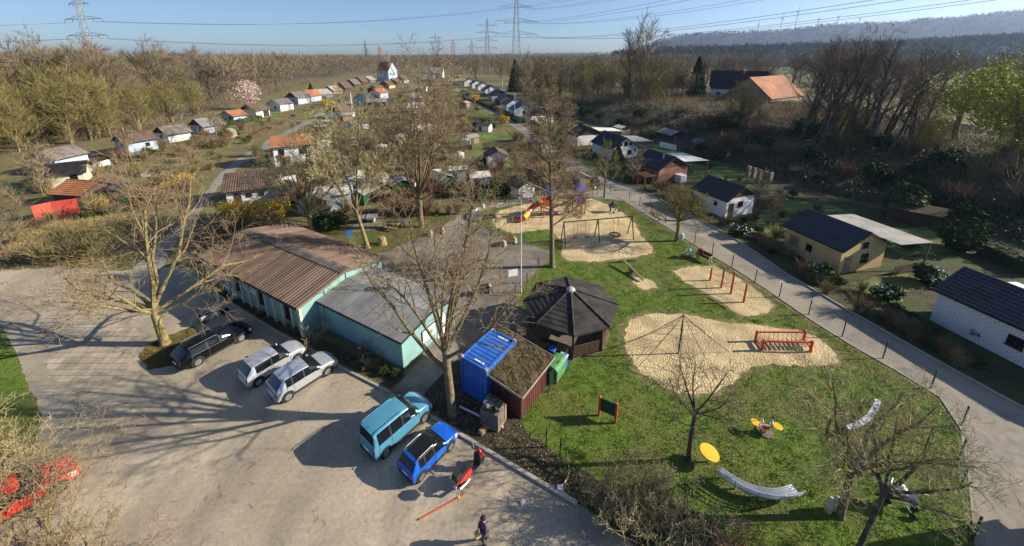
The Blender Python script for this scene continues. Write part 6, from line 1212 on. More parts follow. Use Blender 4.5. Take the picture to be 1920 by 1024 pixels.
# left foreground tree with crooked yellowish limbs
S1 = spec(nc=[0, 8, 8, 7, 5, 0], lr=[1, .58, .55, .5, .5, .5], wander=[.05, .17, .22, .26, .28, .3], up=[.05, .05, .04, .02, 0, 0], minr=.009, ang=[0, 42, 46, 48, 46, 40])
bare_tree('bare_tree', 'large bare tree with crooked yellowish limbs beside the black estate car', 'tree', g(310, 645), [(0, 0, 0), (-.25, .15, 1.5), (-.5, .35, 2.9)],
    [(.95, 178, 12, 7.5, .16), (.98, 150, 34, 7.5, .15), (1, 95, 54, 10.0, .155), (1, 62, 50, 10.6, .165), (.9, 38, 40, 8.6, .14), (.97, 205, 22, 6.0, .15), (1, 125, 66, 9.5, .17), (.8, 10, 30, 6.0, .13), (.85, 255, 28, 5.0, .12)], S1, 11, M['bark_yel'], M['twig'], trunk_r=(.30, .27))
# forked tree in front of the annex
S2 = spec(nc=[0, 8, 7, 7, 5, 0], lr=[1, .45, .5, .5, .5, .5], wander=[.03, .09, .16, .2, .24, .25], up=[.05, .10, .06, .03, 0, 0], minr=.008, ang=[0, 40, 44, 44, 44, 40])
bare_tree('bare_tree', 'tall forked bare tree in front of the grey annex roof', 'tree', g(848, 775), [(0, 0, 0), (-.12, .1, 2.3), (-.25, .2, 4.5)],
    [(.66, 160, 42, 8.6, .17), (1, 150, 62, 8.4, .14), (1, 105, 72, 9.0, .16), (1, 60, 76, 9.2, .15), (.98, 25, 50, 8.2, .15), (.88, 350, 34, 7.0, .12), (1, 250, 68, 7.2, .11), (.95, 190, 52, 7.6, .12), (1, 310, 62, 6.8, .10), (.9, 120, 40, 7.5, .11)], S2, 12, M['bark'], M['twig'], trunk_r=(.26, .22))
S3 = spec(nc=[0, 9, 8, 7, 5, 0], lr=[1, .55, .52, .5, .5, .5], wander=[.04, .1, .16, .2, .22, .25], up=[.05, .09, .07, .04, .02, 0], minr=.015)
bare_tree('bare_tree', 'spreading bare tree just behind the far end of the club house roof', 'tree', g(587, 440), [(0, 0, 0), (-.1, 0, 1.4), (-.2, 0, 2.6)],
    [(1, 165, 40, 8.2, .17), (1, 130, 62, 9.0, .18), (1, 80, 72, 9.5, .18), (1, 40, 58, 9.0, .18), (1, 5, 46, 7.5, .15), (.9, 200, 34, 6.5, .13), (1, 270, 60, 7.5, .14), (1, 320, 55, 7.5, .13)], S3, 13, M['bark_yel'], M['twig_yel'], trunk_r=(.32, .28))
bare_tree('bare_tree', 'slim bare tree leaning left beside the blue sign', 'tree', g(690, 465), [(0, 0, 0), (-.4, 0, 2.2), (-.9, .1, 4.6)],
    [(1, 150, 66, 9.5, .13), (1, 60, 80, 10.5, .14), (.85, 30, 55, 6.0, .09), (.9, 180, 52, 6.5, .09), (1, 240, 66, 7.5, .10), (1, 330, 64, 6.5, .09)], S3, 14, M['bark_yel'], M['twig_yel'], trunk_r=(.24, .17))
S5 = spec(nc=[0, 10, 9, 7, 5, 0], lr=[1, .52, .52, .5, .5, .5], wander=[.04, .09, .14, .18, .22, .25], up=[.05, .10, .08, .05, .02, 0], minr=.016)
bare_tree('bare_tree', 'tall dense bare tree with many steep limbs behind the forecourt', 'tree', g(790, 425), [(0, 0, 0), (-.05, 0, 2.2), (-.05, 0, 4.2)],
    [(1, k * 40 + rng.uniform(-12, 12), [62, 74, 52, 70, 58, 78, 48, 68, 60][k], [12, 14, 10, 13.5, 11, 15, 8.5, 12.5, 11][k], .17) for k in range(9)] + [(.85, 170, 22, 8, .12), (.85, 5, 25, 8, .12), (.9, 95, 35, 8, .11)], S5, 15, M['bark'], M['twig'], trunk_r=(.36, .33))
S6 = spec(nc=[0, 9, 8, 6, 3, 0], lr=[1, .52, .5, .5, .5, .5], wander=[.03, .1, .15, .2, .22, .25], up=[.05, .07, .06, .04, .02, 0], minr=.012, start=[.3, .2, .2, .15, .15, .1])
h6 = top(1035, 500, 148)
bare_tree('bare_tree', 'tall bare tree with one straight trunk in front of the swings', 'tree', g(1035, 500), [(0, 0, 0), (-.12, 0, h6 * .2), (-.35, 0, h6 * .4), (-.5, .05, h6 * .6), (-.6, .1, h6 * .8), (-.75, .1, h6)],
    leader_limbs(rng, 34, .34, .98, 4.8, 1.5, .10, 18, 62) + [(.24, 20, 28, 4.2, .09), (.33, 165, 12, 4.0, .07), (.30, 330, 10, 3.5, .06)], S6, 16, M['bark'], M['twig'], trunk_r=(.27, .03))
S7 = spec(nc=[0, 8, 8, 7, 5, 0], lr=[1, .55, .5, .5, .5, .5], wander=[.04, .18, .22, .25, .28, .3], up=[0, .04, .02, 0, -.02, 0], minr=.011)
bare_tree('bare_tree', 'short bare tree with a dense round pruned crown beside the path', 'tree', g(1268, 452), [(0, 0, 0), (.05, 0, 1.3), (.0, 0, 2.6)],
    [(1, k * 51, 25 + 20 * (k % 3), 3.6, .12) for k in range(9)] + [(1, 200, 75, 2.6, .1), (1, 20, 70, 2.8, .1)], S7, 17, M['bark_yel'], M['twig_olive'], trunk_r=(.22, .2))
S8 = spec(nc=[0, 6, 6, 5, 3, 0], minr=.014, wander=[.04, .12, .18, .2, .22, .25])
h8 = top(1133, 370, 268)
bare_tree('bare_tree', 'small bare tree beside the notice case at the playground entrance', 'tree', g(1133, 370), [(0, 0, 0), (0, 0, h8 * .33), (-.1, 0, h8 * .66), (-.15, 0, h8)], leader_limbs(rng, 15, .28, .95, 3.2, 1.0, .07, 30, 65), S8, 18, M['bark'], M['twig_olive'], trunk_r=(.15, .03))
h9 = top(1290, 860, 672)
S9 = spec(nc=[0, 6, 5, 4, 3, 0], minr=.008, wander=[.05, .16, .22, .26, .28, .3], ang=[0, 46, 50, 50, 46, 40], maxlev=4)
bare_tree('bare_tree', 'small dark bare tree on the lawn in front of the big sand pit', 'tree', g(1290, 862), [(0, 0, 0), (-.02, 0, h9 * .25), (0, .02, h9 * .48)], [(1, 150, 42, 2.6, .06), (1, 110, 55, 2.8, .06), (1, 70, 55, 2.8, .065), (1, 30, 40, 2.8, .06), (1, 0, 22, 2.3, .05), (.95, 190, 30, 2.2, .05), (.8, 250, 30, 1.6, .035), (.72, 170, 8, 1.2, .025), (1, 300, 45, 2.0, .045)], S9, 19, M['bark_dark'], M['twig_dark'], trunk_r=(.13, .11))
# near tree at the lower right, crown close to the camera
S10 = spec(nc=[0, 7, 6, 5, 4, 0], lr=[1, .6, .58, .58, .5, .5], wander=[.06, .16, .22, .28, .3, .3], up=[.05, .05, .03, 0, -.02, 0], minr=.006, ang=[0, 44, 48, 50, 48, 40])
bare_tree('bare_tree', 'near bare tree with several trunks and a wide thin crown at lower right', 'tree', g(1575, 968), [(0, 0, 0), (.05, .1, 1.4), (.15, .2, 2.8)],
    [(1, 160, 35, 4.2, .12), (1, 120, 50, 4.4, .12), (1, 70, 46, 4.4, .13), (1, 30, 30, 4.6, .13), (.95, 355, 26, 4.4, .11), (.95, 200, 28, 3.8, .10), (.9, 310, 32, 3.6, .09), (.9, 250, 40, 3.2, .09), (1, 90, 72, 4.2, .1)], S10, 20, M['bark'], M['twig_yel'], trunk_r=(.16, .15))
bare_tree('bare_tree', 'leaning bare trunk with thin whips at the bottom right edge', 'tree', g(1600, 1050), [(0, 0, 0), (.7, .4, 1.7), (1.4, .8, 3.0)],
    [(1, 40, 40, 3.4, .09), (1, 10, 30, 3.6, .09), (1, 330, 30, 3.2, .08), (.9, 90, 50, 3.0, .08), (.9, 300, 45, 2.6, .07), (1, 140, 55, 2.8, .07)], S10, 21, M['bark_dark'], M['twig_yel'], trunk_r=(.10, .085))
# bare bushes at the bottom centre and the lower left corner
S11 = spec(nc=[0, 6, 6, 5, 4, 0], lr=[1, .6, .55, .5, .5, .5], wander=[.06, .2, .26, .3, .3, .3], up=[0, .06, .04, 0, 0, 0], minr=.008, ang=[0, 40, 46, 50, 48, 40], start=[.3, .12, .12, .1, .1, .1])
def bush(label, loc, n, L, spread, S, seed, mt, mc, r=.05):
    rg = random.Random(seed); root = thing('bare_bush', label, 'bush', loc); a = MB(); b = MB()
    for k in range(n):
        az = rg.uniform(0, 6.28); q = rg.uniform(0, spread); el = R(rg.uniform(38, 85)); p = Vector((math.cos(az) * q, math.sin(az) * q, -.1)); d = Vector((math.cos(az) * math.cos(el), math.sin(az) * math.cos(el), math.sin(el))); grow(rg, (a, b), p, d, L * rg.uniform(.6, 1.15), r * rg.uniform(.6, 1.2), 1, S)
    a.build('stem', mt, root, 50); b.build('twigs', mc, root); return root
bush('tangled bare bush spilling over the bare soil at the bottom centre', g(1165, 975), 15, 2.5, 1.0, S11, 31, M['bark_yel'], M['twig'])
bush('pruned bush with thick pale branches at the bottom edge', g(1240, 1015), 14, 2.7, .9, S11, 32, M['bark_yel'], M['twig_yel'])
bush('brown bare bush at the bottom edge near the long curved bench', g(1330, 1050), 9, 2.2, .9, S11, 33, M['bark'], M['twig_red'])
S12 = spec(nc=[0, 6, 6, 5, 4, 0], lr=[1, .6, .55, .55, .5, .5], wander=[.06, .2, .26, .3, .3, .3], up=[0, .06, .04, 0, 0, 0], minr=.008, ang=[0, 40, 46, 50, 48, 40], start=[.3, .12, .12, .1, .1, .1])
bush('yellowish twiggy bush at the left edge beside the red car', g(10, 915), 16, 3.6, 1.4, S12, 34, M['bark_yel'], M['twig_yel'])
bush('yellowish twiggy bush in the lower left corner in front of the red car', g(45, 1070), 18, 4.3, 1.4, S12, 35, M['bark_yel'], M['twig'])
bush('thin bare bush right of the red car at the bottom edge', g(150, 1085), 8, 3.0, .9, S12, 36, M['bark'], M['twig'])
# small shrubs of the planting bed
for (p, lab, sd_, L) in (((700, 690), 'small pale bare shrub in the bed by the annex corner', 41, 1.1), ((606, 640), 'budding shrub at the inner corner of club house and annex', 42, 1.7), ((672, 676), 'dark bare shrub in the middle of the annex bed', 43, 1.5)):
    S = spec(nc=[0, 5, 5, 4, 0, 0], maxlev=3, minr=.008, wander=[.05, .2, .25, .3, .3, .3]); bush(lab, g(*p), 6, L, .2, S, sd_, M['bark_yel'] if sd_ == 41 else M['bark'], M['twig_yel'] if sd_ < 43 else M['twig_dark'], .035)
# ---------------------------------------------------------------- templates (first use moves the template itself)
TPL = {}; USED = set()
def place(key, p, rz, sc, label, group=None, name=None):
    r = TPL[key]
    if key in USED: o = dup(r, p, rz, sc, label, group)
    else:
        USED.add(key); o = r; o.location = p; o.rotation_euler = (0, 0, rz); o.scale = sc if hasattr(sc, '__len__') else (sc,) * 3; tag(o, label, None, group)
    if group is None and 'group' in o.keys(): del o['group']
    return o
for i in range(4): TPL['wood%d' % i] = wood_tree(100 + i, 10, .50, 4200, M['bark'] if i % 2 else M['bark_dark'], M['twig_wood'], .028, low=.14, stems=1 if i < 3 else 2)
for i in range(3): TPL['olive%d' % i] = wood_tree(120 + i, 10, .46, 3800, M['bark'], M['twig_olive'], .028, low=.08, stems=3)
for i in range(3): TPL['dark%d' % i] = wood_tree(140 + i, 10, .36, 1500, M['bark_dark'], M['twig_dark'], .015, trunk_lean=.14, low=.35, stems=1)
for i in range(2): TPL['fruit%d' % i] = wood_tree(160 + i, 4, .5, 700, M['bark'], M['twig'], .025, low=.35)
for i, (m_, w_) in enumerate(((M['twig'], .03), (M['twig_red'], .03), (M['twig_olive'], .03))): TPL['twig%d' % i] = twig_shrub(200 + i, 1.2, 1.6, 420, m_, 'bare_shrub', w_)
TPL['leaf0'] = leaf_shrub(220, 1.0, 1.5, 1300, M['leaf_dark'], .10, 'evergreen_shrub'); TPL['leaf1'] = leaf_shrub(221, 1.1, 1.4, 1300, M['leaf_mid'], .09, 'green_shrub'); TPL['leaf2'] = leaf_shrub(222, 1.0, 1.2, 1000, M['leaf_brown'], .08, 'brown_shrub')
TPL['yel'] = leaf_shrub(223, 1.2, 1.6, 1300, M['leaf_yel'], .08, 'forsythia_bush'); TPL['rhod'] = leaf_shrub(224, 1.0, 1.3, 1300, M['leaf_dark'], .13, 'pale_leaved_shrub', m2=M['leaf_white'])
TPL['con0'] = conifer(230, .28, 1, 3600, M['leaf_dark'], .03); TPL['con1'] = conifer(231, .26, 1, 2400, M['leaf_mid'], .035, True); TPL['con2'] = conifer(232, .30, 1, 2400, M['leaf_dark'], .035, True)
def unique(key, name, cat):
    r = TPL[key]; r.name = name; r['category'] = cat
for k in TPL:
    if k.startswith('twig'): unique(k, 'bare_shrub', 'shrub')
    if k == 'yel': unique(k, 'forsythia_bush', 'bush')
    if k.startswith('wood'): unique(k, 'bare_tree', 'tree')
    if k.startswith('fruit'): unique(k, 'fruit_tree', 'tree')
# single trees of note
def tree_px(key, p, vt, label, rz=0, sx=1.0, z=0.0, h0=10.0, hh=None):
    q = g(*p, z); h = hh or (top(*p, vt) if z == 0 else 10); s = h / h0; return place(key, q, rz, (s * sx, s * sx, s), label)
tree_px('wood3', (1192, 204), 50, 'very tall bare tree with twin trunks standing high above the hedge', 1.0, .75, z=BZ * .6, hh=28); tree_px('dark2', (1180, 203), 56, 'leaning second bare tree right beside the twin trunked giant', 2.6, 1.0, z=BZ * .6, hh=25)
tree_px('wood2', (14, 480), 330, 'broad bare tree with a thick pale trunk at the left picture edge', 2.0, 1.1, hh=9)
tree_px('con0', (1302, 190), 108, 'dark spruce in front of the black roofed farmhouse', 0, .9, z=BZ * .7, h0=1, hh=17); tree_px('con0', (585, 185), 157, 'small dark conifer beside the left row of huts', 1, 1.1, h0=1); tree_px('con0', (965, 172), 112, 'dark narrow spruce behind the white mast', 2, .8, h0=1)
tree_px('con2', (1796, 468), 390, 'tall dark thuja behind the long white hut', 1, 1.25, h0=1); tree_px('con0', (1158, 300), 268, 'young dark fir in front of the white gabled hut', .5, 1.6, h0=1, hh=3.2)
tree_px('con1', (1690, 405), 368, 'dark round evergreen beyond the canopy of the yellow hut', 2, 1.8, h0=1, hh=4.6); tree_px('wood0', (690, 128), 90, 'single slim poplar rising above the far wood', 0, .22, hh=46)
tree_px('fruit0', (1450, 424), 345, 'bare fruit tree on the lawn left of the yellow hut', 0, 1.0, h0=4, hh=5.0); tree_px('fruit1', (1415, 395), 340, 'spreading bare fruit tree at the right end of the brown-gabled hut', 1.2, 1.2, h0=4, hh=5); tree_px('fruit0', (1185, 345), 300, 'arching bare shrub-like tree left of the brick hut', 2.2, 1.2, h0=4, hh=5)
tree_px('wood3', (985, 238), 140, 'tree with a reddish bare crown by the far path', 1.2, .7, hh=20)
# willow at the right edge
def willow(label, loc, h, r, seed, n=9000):
    rs = np.random.RandomState(seed); rg = random.Random(seed); t = thing('willow_tree', label, 'tree', loc); a = MB(); P = []
    pts = [Vector((0, 0, -.3)), Vector((-.3, .1, h * .2)), Vector((-.2, .1, h * .42))]; a.tube(pts, [h * .045, h * .035, h * .03], 8); ends = []
    for k in range(10):
        az = k * 2.4; el = R(rg.uniform(30, 75)); d = Vector((math.cos(az) * math.cos(el), math.sin(az) * math.cos(el), math.sin(el))); q = [pts[-1]]; L = h * .62 * rg.uniform(.75, 1.1)
        for j in range(5): d = (d + Vector((rg.gauss(0, .15), rg.gauss(0, .15), .03))).normalized(); q.append(q[-1] + d * L / 5)
        a.tube(q, [h * .018 * (1 - .15 * j) for j in range(6)], 5, False); ends += q[2:]
    a.build('trunk', M['bark'], t, 50); E = np.array([list(e) for e in ends]); k = rs.randint(0, len(E), 500); st = E[k] + rs.normal(size=(500, 3)) * r * .22; V = []; Fs = []
    D = rs.normal(size=(500, 3)) * .5; D[:, 2] = -.9; Vr = ribbons(rs, st, D, h * rs.uniform(.1, .34, 500), np.full(500, .03), .08)
    i = rs.randint(0, 500, n); f = rs.uniform(0, .32, n)[:, None]; Pl = st[i] + D[i] * f * h * .8 + rs.normal(size=(n, 3)) * .12; Vl = leaves(rs, Pl, h * .011)
    V, F = cat_vf(Vr, Vl); npmesh('crown', V, F, M['leaf_willow'], t); return t
willow('large yellow-green willow at the right picture edge', g(1890, 330, BZ * .8), 17, 7, 301, 15000); willow('bright yellow weeping willow crown behind the leaning bare trees', g(1790, 262, BZ), 13, 5, 302, 9000); willow('tall yellow willow rising behind the right edge', g(1985, 260, 2.0), 24, 7, 303, 7000)
for (p, lab, s_) in (((466, 205), 'pink blossoming tree beside the left wood', 5),):
    q = g(*p); r = leaf_shrub(305, 6, 12, 2600, M['blossom'], .28, 'blossom_tree', 14); r.location = q; tag(r, lab, 'tree')
# trees leaning on top of the bank
rg = random.Random(21); n = 0
for (u, v) in [(1500, 256), (1530, 262), (1556, 258), (1580, 268), (1606, 262), (1628, 272), (1650, 270), (1668, 284), (1700, 288), (1508, 250), (1515, 240), (1590, 240), (1640, 246), (1690, 256), (1545, 236), (1538, 266), (1570, 250), (1615, 255), (1660, 262), (1710, 272), (1525, 250), (1600, 230), (1670, 244)]:
    q = g(u, v, BZ - .3); place('dark%d' % (n % 3), q, rg.uniform(-.5, .5), rg.uniform(1.5, 2.2) * (1.25 if n == 5 else 1), 'thin dark leaning bare tree on top of the right hand bank', 'leaning bare trees on the bank'); n += 1
# wood on the left, centre wood and right wood, built as single trees where one can tell them apart
def wood(poly, n, seed, keys, hs, label, group, mind, ymax, z=0.0):
    rs = random.Random(seed); pl = [tuple(p) for p in poly]; out = []; tries = 0; us = [p[0] for p in pl]; vs = [p[1] for p in pl]; cells = set()
    while len(out) < n and tries < 60000:
        tries += 1; v = rs.uniform(min(vs), max(vs)); u = rs.uniform(min(us), max(us))
        if not inpoly([(u, v)], pl)[0]: continue
        q = g(u, v, z)
        if q.y > ymax: continue
        c = (int(q.x / mind), int(q.y / mind))
        if c in cells: continue
        cells.add(c); out.append(q)
    for q in out:
        h = rs.uniform(*hs) / 10; place(keys[rs.randrange(len(keys))], q, rs.uniform(0, 6.28), (h * rs.uniform(.9, 1.3), h * rs.uniform(.9, 1.3), h), label, group)
    return out
WL = [(-420, 345), (-200, 320), (0, 285), (150, 262), (280, 236), (390, 205), (480, 180), (540, 163), (600, 150), (640, 140), (640, 132), (400, 140), (-500, 160)]
wood(WL, 108, 1, ['wood0', 'wood1', 'wood2', 'wood3', 'wood0', 'olive1'], (15, 25), 'brown bare tree in the wood behind the left gardens', 'bare trees of the left wood', 6.5, 480)
wood([(-200, 330), (0, 292), (150, 268), (290, 240), (400, 212), (390, 200), (280, 228), (150, 250), (0, 270), (-200, 300)], 30, 2, ['olive0', 'olive1', 'olive2'], (11, 18), 'olive many-stemmed bare tree at the edge of the left wood', 'olive bare trees at the wood edge', 4.5, 400)
wood([(690, 148), (760, 148), (860, 143), (960, 158), (1000, 184), (1080, 203), (1180, 192), (1290, 184), (1300, 150), (1000, 140), (690, 134)], 52, 3, ['wood0', 'wood1', 'wood2', 'olive0', 'olive1'], (15, 21), 'bare tree in the wood behind the far end of the gardens', 'bare trees of the far centre wood', 7, 420)
wood([(1290, 168), (1500, 150), (1700, 132), (1960, 128), (1990, 148), (1760, 168), (1560, 186), (1490, 182), (1300, 178)], 34, 4, ['wood1', 'wood2', 'wood3', 'dark0'], (17, 26), 'dark bare tree in the wood behind barn and bank', 'bare trees of the right wood', 8, 420)
wood([(1070, 187), (1200, 192), (1285, 200), (1295, 184), (1200, 174), (1080, 174)], 20, 14, ['olive0', 'wood2', 'olive2', 'wood1'], (8, 14), 'bare tree in the thicket on the crest of the bank', 'bare trees on the crest thicket', 5, 400, BZ)
# far woods that read as one mass
def far_wood(name, label, polys, n, seed, hs, m, tw=130):
    rs = np.random.RandomState(seed); base = []
    for pl, w in polys:
        k = int(n * w); us = [p[0] for p in pl]; vs = [p[1] for p in pl]; got = 0
        P = np.stack([rs.uniform(min(us), max(us), k * 12), rs.uniform(0, 1, k * 12)], 1); y0 = g(960, max(vs)).y; y1 = min(2400, g(960, min(vs)).y); Y = y0 + (y1 - y0) * P[:, 1] ** 1.9
        # world sampling: choose depth, then the lateral place, keep what falls into the outline
        V = []
        for i in range(len(Y)):
            zc = Y[i] * _c + H * _s; yc = -Y[i] * _s + H * _c; V.append(CY + FPX * yc / zc)
        V = np.array(V); ok = inpoly(np.stack([P[:, 0], V], 1), pl); X = (P[:, 0] - 960) / FPX * (Y * _c + H * _s); sel = np.where(ok)[0][:k]; base.append(np.stack([X[sel], Y[sel], np.zeros(len(sel))], 1))
    B = np.concatenate(base); N = len(B); h = rs.uniform(*hs, N); far = np.clip(B[:, 1] / 500, 1, 3)
    i = np.repeat(np.arange(N), tw); c = rs.normal(size=(N * tw, 3)); c /= np.linalg.norm(c, axis=1, keepdims=True); k = rs.uniform(.2, 1, N * tw)[:, None] ** .5
    P0 = B[i] + np.stack([h[i] * .30, h[i] * .30, h[i] * .38], 1) * c * k; P0[:, 2] += h[i] * .6; D = c * .7 + rs.normal(size=c.shape) * .5; D[:, 2] += .6
    V, F = ribbons(rs, P0, D, h[i] * rs.uniform(.1, .2, N * tw), .20 * far[i], .1); T0 = B.copy(); Vt, Ft = ribbons(rs, np.repeat(T0, 2, 0), np.tile([[.03, .02, 1.]], (2 * N, 1)), np.repeat(h * .6, 2), np.repeat(.22 * far ** .5, 2), .02)
    V, F = cat_vf((V, F), (Vt, Ft)); o = npmesh(name, V, F, m); tag(o, label, 'wood', None, 'stuff'); return o
far_wood('far_wood', 'far bare woodland that reads as one brown mass below the horizon', [([(-600, 170), (640, 140), (700, 122), (700, 113), (-600, 113)], .36), ([(420, 196), (480, 182), (540, 166), (600, 152), (690, 140), (700, 116), (420, 116)], .12), ([(690, 138), (1300, 146), (1300, 113), (690, 113)], .30), ([(1230, 150), (1500, 130), (1930, 150), (2100, 150), (2100, 112), (1230, 112)], .34)], 4600, 9, (17, 24), M['twig_far'])
tag(bpy.data.objects['far_wood'], 'far bare woodland that reads as one brown mass below the horizon', 'wood', None, 'stuff')
# brush at the feet of the left wood
def brush(name, label, pts, n, L, w, m, leaf=None, leaf_n=0, seed=1, up=.8, size=.12):
    rs = np.random.RandomState(seed); P = np.asarray(pts)[rs.randint(0, len(pts), n)] + rs.normal(size=(n, 3)) * [.8, .8, .05]; D = rs.normal(size=(n, 3)); D[:, 2] = np.abs(D[:, 2]) * .6 + up
    vf = [ribbons(rs, P, D, L * rs.uniform(.4, 1.2, n), np.full(n, w), .22)]
    o = npmesh(name, *cat_vf(*vf), m); tag(o, label, 'undergrowth', None, 'stuff')
    return o
def pts_in(poly_px, n, seed, z=0):
    rs = random.Random(seed); pl = [g(*p, z) for p in poly_px]; xs = [p.x for p in pl]; ys = [p.y for p in pl]; out = []
    Q = np.stack([np.random.RandomState(seed).uniform(min(xs), max(xs), n * 8), np.random.RandomState(seed + 1).uniform(min(ys), max(ys), n * 8)], 1); ok = inpoly(Q, pl); Q = Q[ok][:n]
    return np.concatenate([Q, np.full((len(Q), 1), z)], 1)
brush('undergrowth', 'brown undergrowth below the trees of the left wood', pts_in([(-300, 335), (0, 292), (150, 268), (280, 243), (390, 212), (480, 186), (600, 152), (600, 146), (390, 180), (0, 230), (-300, 260)], 2400, 5), 26000, 3.2, .05, M['twig_wood'], seed=51)
brush('undergrowth', 'dry brown undergrowth at the foot of the far centre wood', pts_in([(960, 180), (1000, 196), (1080, 212), (1180, 205), (1290, 196), (1290, 170), (1000, 160)], 500, 6), 5000, 2.6, .06, M['twig_olive'], seed=52)
# brambles and ivy on the bank
rs = np.random.RandomState(61); nB = 34000; ss = rs.uniform(0, 1, 900); tt = rs.uniform(.02, 1.0, 900); bp = np.array([list(bank_pt(a, b)) for a, b in zip(ss, tt)]); P = bp[rs.randint(0, 900, nB)] + rs.normal(size=(nB, 3)) * [.9, .9, .25]; D = rs.normal(size=(nB, 3)); D[:, 2] = np.abs(D[:, 2]) * .7 + .25
o = npmesh('brambles', *ribbons(rs, P, D, rs.uniform(.6, 2.2, nB), np.full(nB, .04), .35), mat('bramble_stem', (.12, .10, .065), (.25, .21, .135), .4, .95)); tag(o, 'dark tangle of brambles covering the bank', 'undergrowth', None, 'stuff')
lob = bp[rs.randint(0, 900, 300)]; k = rs.randint(0, 300, 60000); P = lob[k] + rs.normal(size=(60000, 3)) * [1.2, 1.2, .55] + [0, 0, .5]
o = npmesh('ivy_cover', *leaves(rs, P, .17), mat('ivy_leaf', (.045, .06, .022), (.095, .11, .045), .3, .6)); tag(o, 'dark ivy and evergreen cover on the bank', 'undergrowth', None, 'stuff')
# dark clipped hedge above the bank foot, and garden hedges
def hedge(label, pl, w, h, m, size=.10, dens=260, seed=1, name='hedge'):
    rs = np.random.RandomState(seed); q = [g(*p) for p in pl]; o_ = q[0]; t = thing(name, label, 'hedge', o_); P = []
    for a, b in zip(q[:-1], q[1:]):
        L = (b - a).length; n = int(L * dens * h * .5); f = rs.uniform(0, 1, n)[:, None]; d = (b - a).normalized(); nv_ = np.array([-d.y, d.x, 0]); A = np.array(list(a - o_)); B = np.array(list(b - o_)); off = rs.uniform(-1, 1, n); z = rs.uniform(0, 1, n); edge = rs.uniform(0, 1, n) < .7; off = np.where(edge, np.sign(off) * rs.uniform(.8, 1, n), off); z = np.where(~edge, rs.uniform(.85, 1, n), z)
        lump = 1 + .14 * np.sin(f[:, 0] * L * 2.1 + seed); P.append(A + (B - A) * f + nv_ * (off * w / 2 * lump)[:, None] + np.array([0, 0, 1]) * (z * h * lump)[:, None])
    npmesh('foliage', *leaves(rs, np.concatenate(P), size), m, t); c = MB()
    for a, b in zip(q[:-1], q[1:]): c.bar(a - o_ + Vector((0, 0, h * .42)), b - o_ + Vector((0, 0, h * .42)), w * .7, h * .84)
    c.build('branches', M['leaf_dark'] if m is not M['leaf_brown'] else M['bark_dark'], t); return t
hedge('long dark green clipped hedge along the foot of the bank', [(1095, 216), (1130, 222), (1160, 232), (1190, 240), (1240, 252)], 2.0, 2.4, M['leaf_mid'], .2, 90, 71)
hedge('dark green hedge behind the long white hut at the right edge', [(1840, 475), (1880, 492), (1940, 520)], 1.6, 1.5, M['leaf_dark'], .12, 300, 72)
hedge('low dark hedge in the shade below the bank', [(1290, 300), (1340, 312)], 1.2, 1.2, M['leaf_dark'], .12, 200, 73)
hedge('brown leafless hedge along the near edge of the middle gardens', [(640, 385), (700, 378), (760, 374), (800, 382)], 1.6, 1.6, M['leaf_brown'], .12, 150, 74)
hedge('dark hedge behind the crossing path above the round bench', [(895, 378), (930, 368), (980, 360), (1010, 356)], 1.4, 1.5, M['leaf_dark'], .12, 160, 75)
hedge('reddish brown hedge bordering the crossing path', [(1015, 355), (1060, 345), (1105, 343), (1118, 350)], 1.8, 1.3, M['leaf_brown'], .12, 170, 76)
hedge('clipped hedge in front of the orange roofed white hut', [(410, 237), (455, 232), (490, 224)], 1.4, 1.6, M['leaf_dark'], .22, 70, 77)
hedge('dark hedge strip along the far straight path', [(866, 172), (905, 196), (945, 214), (975, 232)], 2.0, 1.2, M['leaf_dark'], .28, 50, 78)
hedge('clipped dark hedge beside the middle garden lawns', [(900, 352), (950, 346)], 1.2, 1.0, M['leaf_dark'], .12, 160, 79)
for i, (a, b) in enumerate([((560, 262), (625, 254)), ((640, 283), (700, 278)), ((705, 250), (770, 246)), ((820, 284), (885, 280)), ((830, 250), (890, 247)), ((900, 238), (930, 240)), ((600, 232), (650, 228)), ((890, 308), (930, 306)), ((1000, 295), (1050, 300)), ((560, 305), (600, 298)), ((690, 230), (750, 226)), ((835, 222), (872, 219)), ((470, 262), (500, 246)), ((350, 335), (372, 312))]):
    h_ = hedge('clipped green hedge between the plots of the allotments' if i % 2 else 'brown leafless hedge between the plots of the allotments', [a, b], 1.0, 1.3, M['leaf_mid'] if i % 2 else M['leaf_brown'], .16, 90, 400 + i); tag(h_, None, None, 'green hedges between the plots' if i % 2 else 'brown hedges between the plots')
# bright and special shrubs
FOR = [((440, 408), 1.7, 'wide yellow forsythia bush in front of the cottage hut'), ((478, 414), 2.0, 'yellow forsythia bush right of the widest one near the cottage'), ((520, 408), 1.8, 'forsythia bush with green-brown twigs behind the club house'), ((185, 392), 1.0, 'yellow bush beside the red privacy screen'), ((345, 352), 1.7, 'yellow flowering bush beside the left lane'), ((325, 358), 1.3, 'smaller yellow flowering bush beside the left lane'), ((888, 192), 2.6, 'bright yellow forsythia beside the far straight path'), ((945, 232), 1.8, 'yellow bush near the right hand row of huts'), ((815, 232), 2.0, 'bright yellow-green bush in the middle gardens'), ((625, 200), 1.6, 'small yellow bush in front of the left row'), ((860, 150), 3.2, 'yellow bush glowing at the far wood edge'), ((868, 234), 1.6, 'yellow bush beside the lawn strip'), ((608, 198), 1.8, 'yellowish shrub before the brown gabled hut')]
for i, (p, s_, lab) in enumerate(FOR): place('yel', g(*p), i * 1.3, s_, lab)
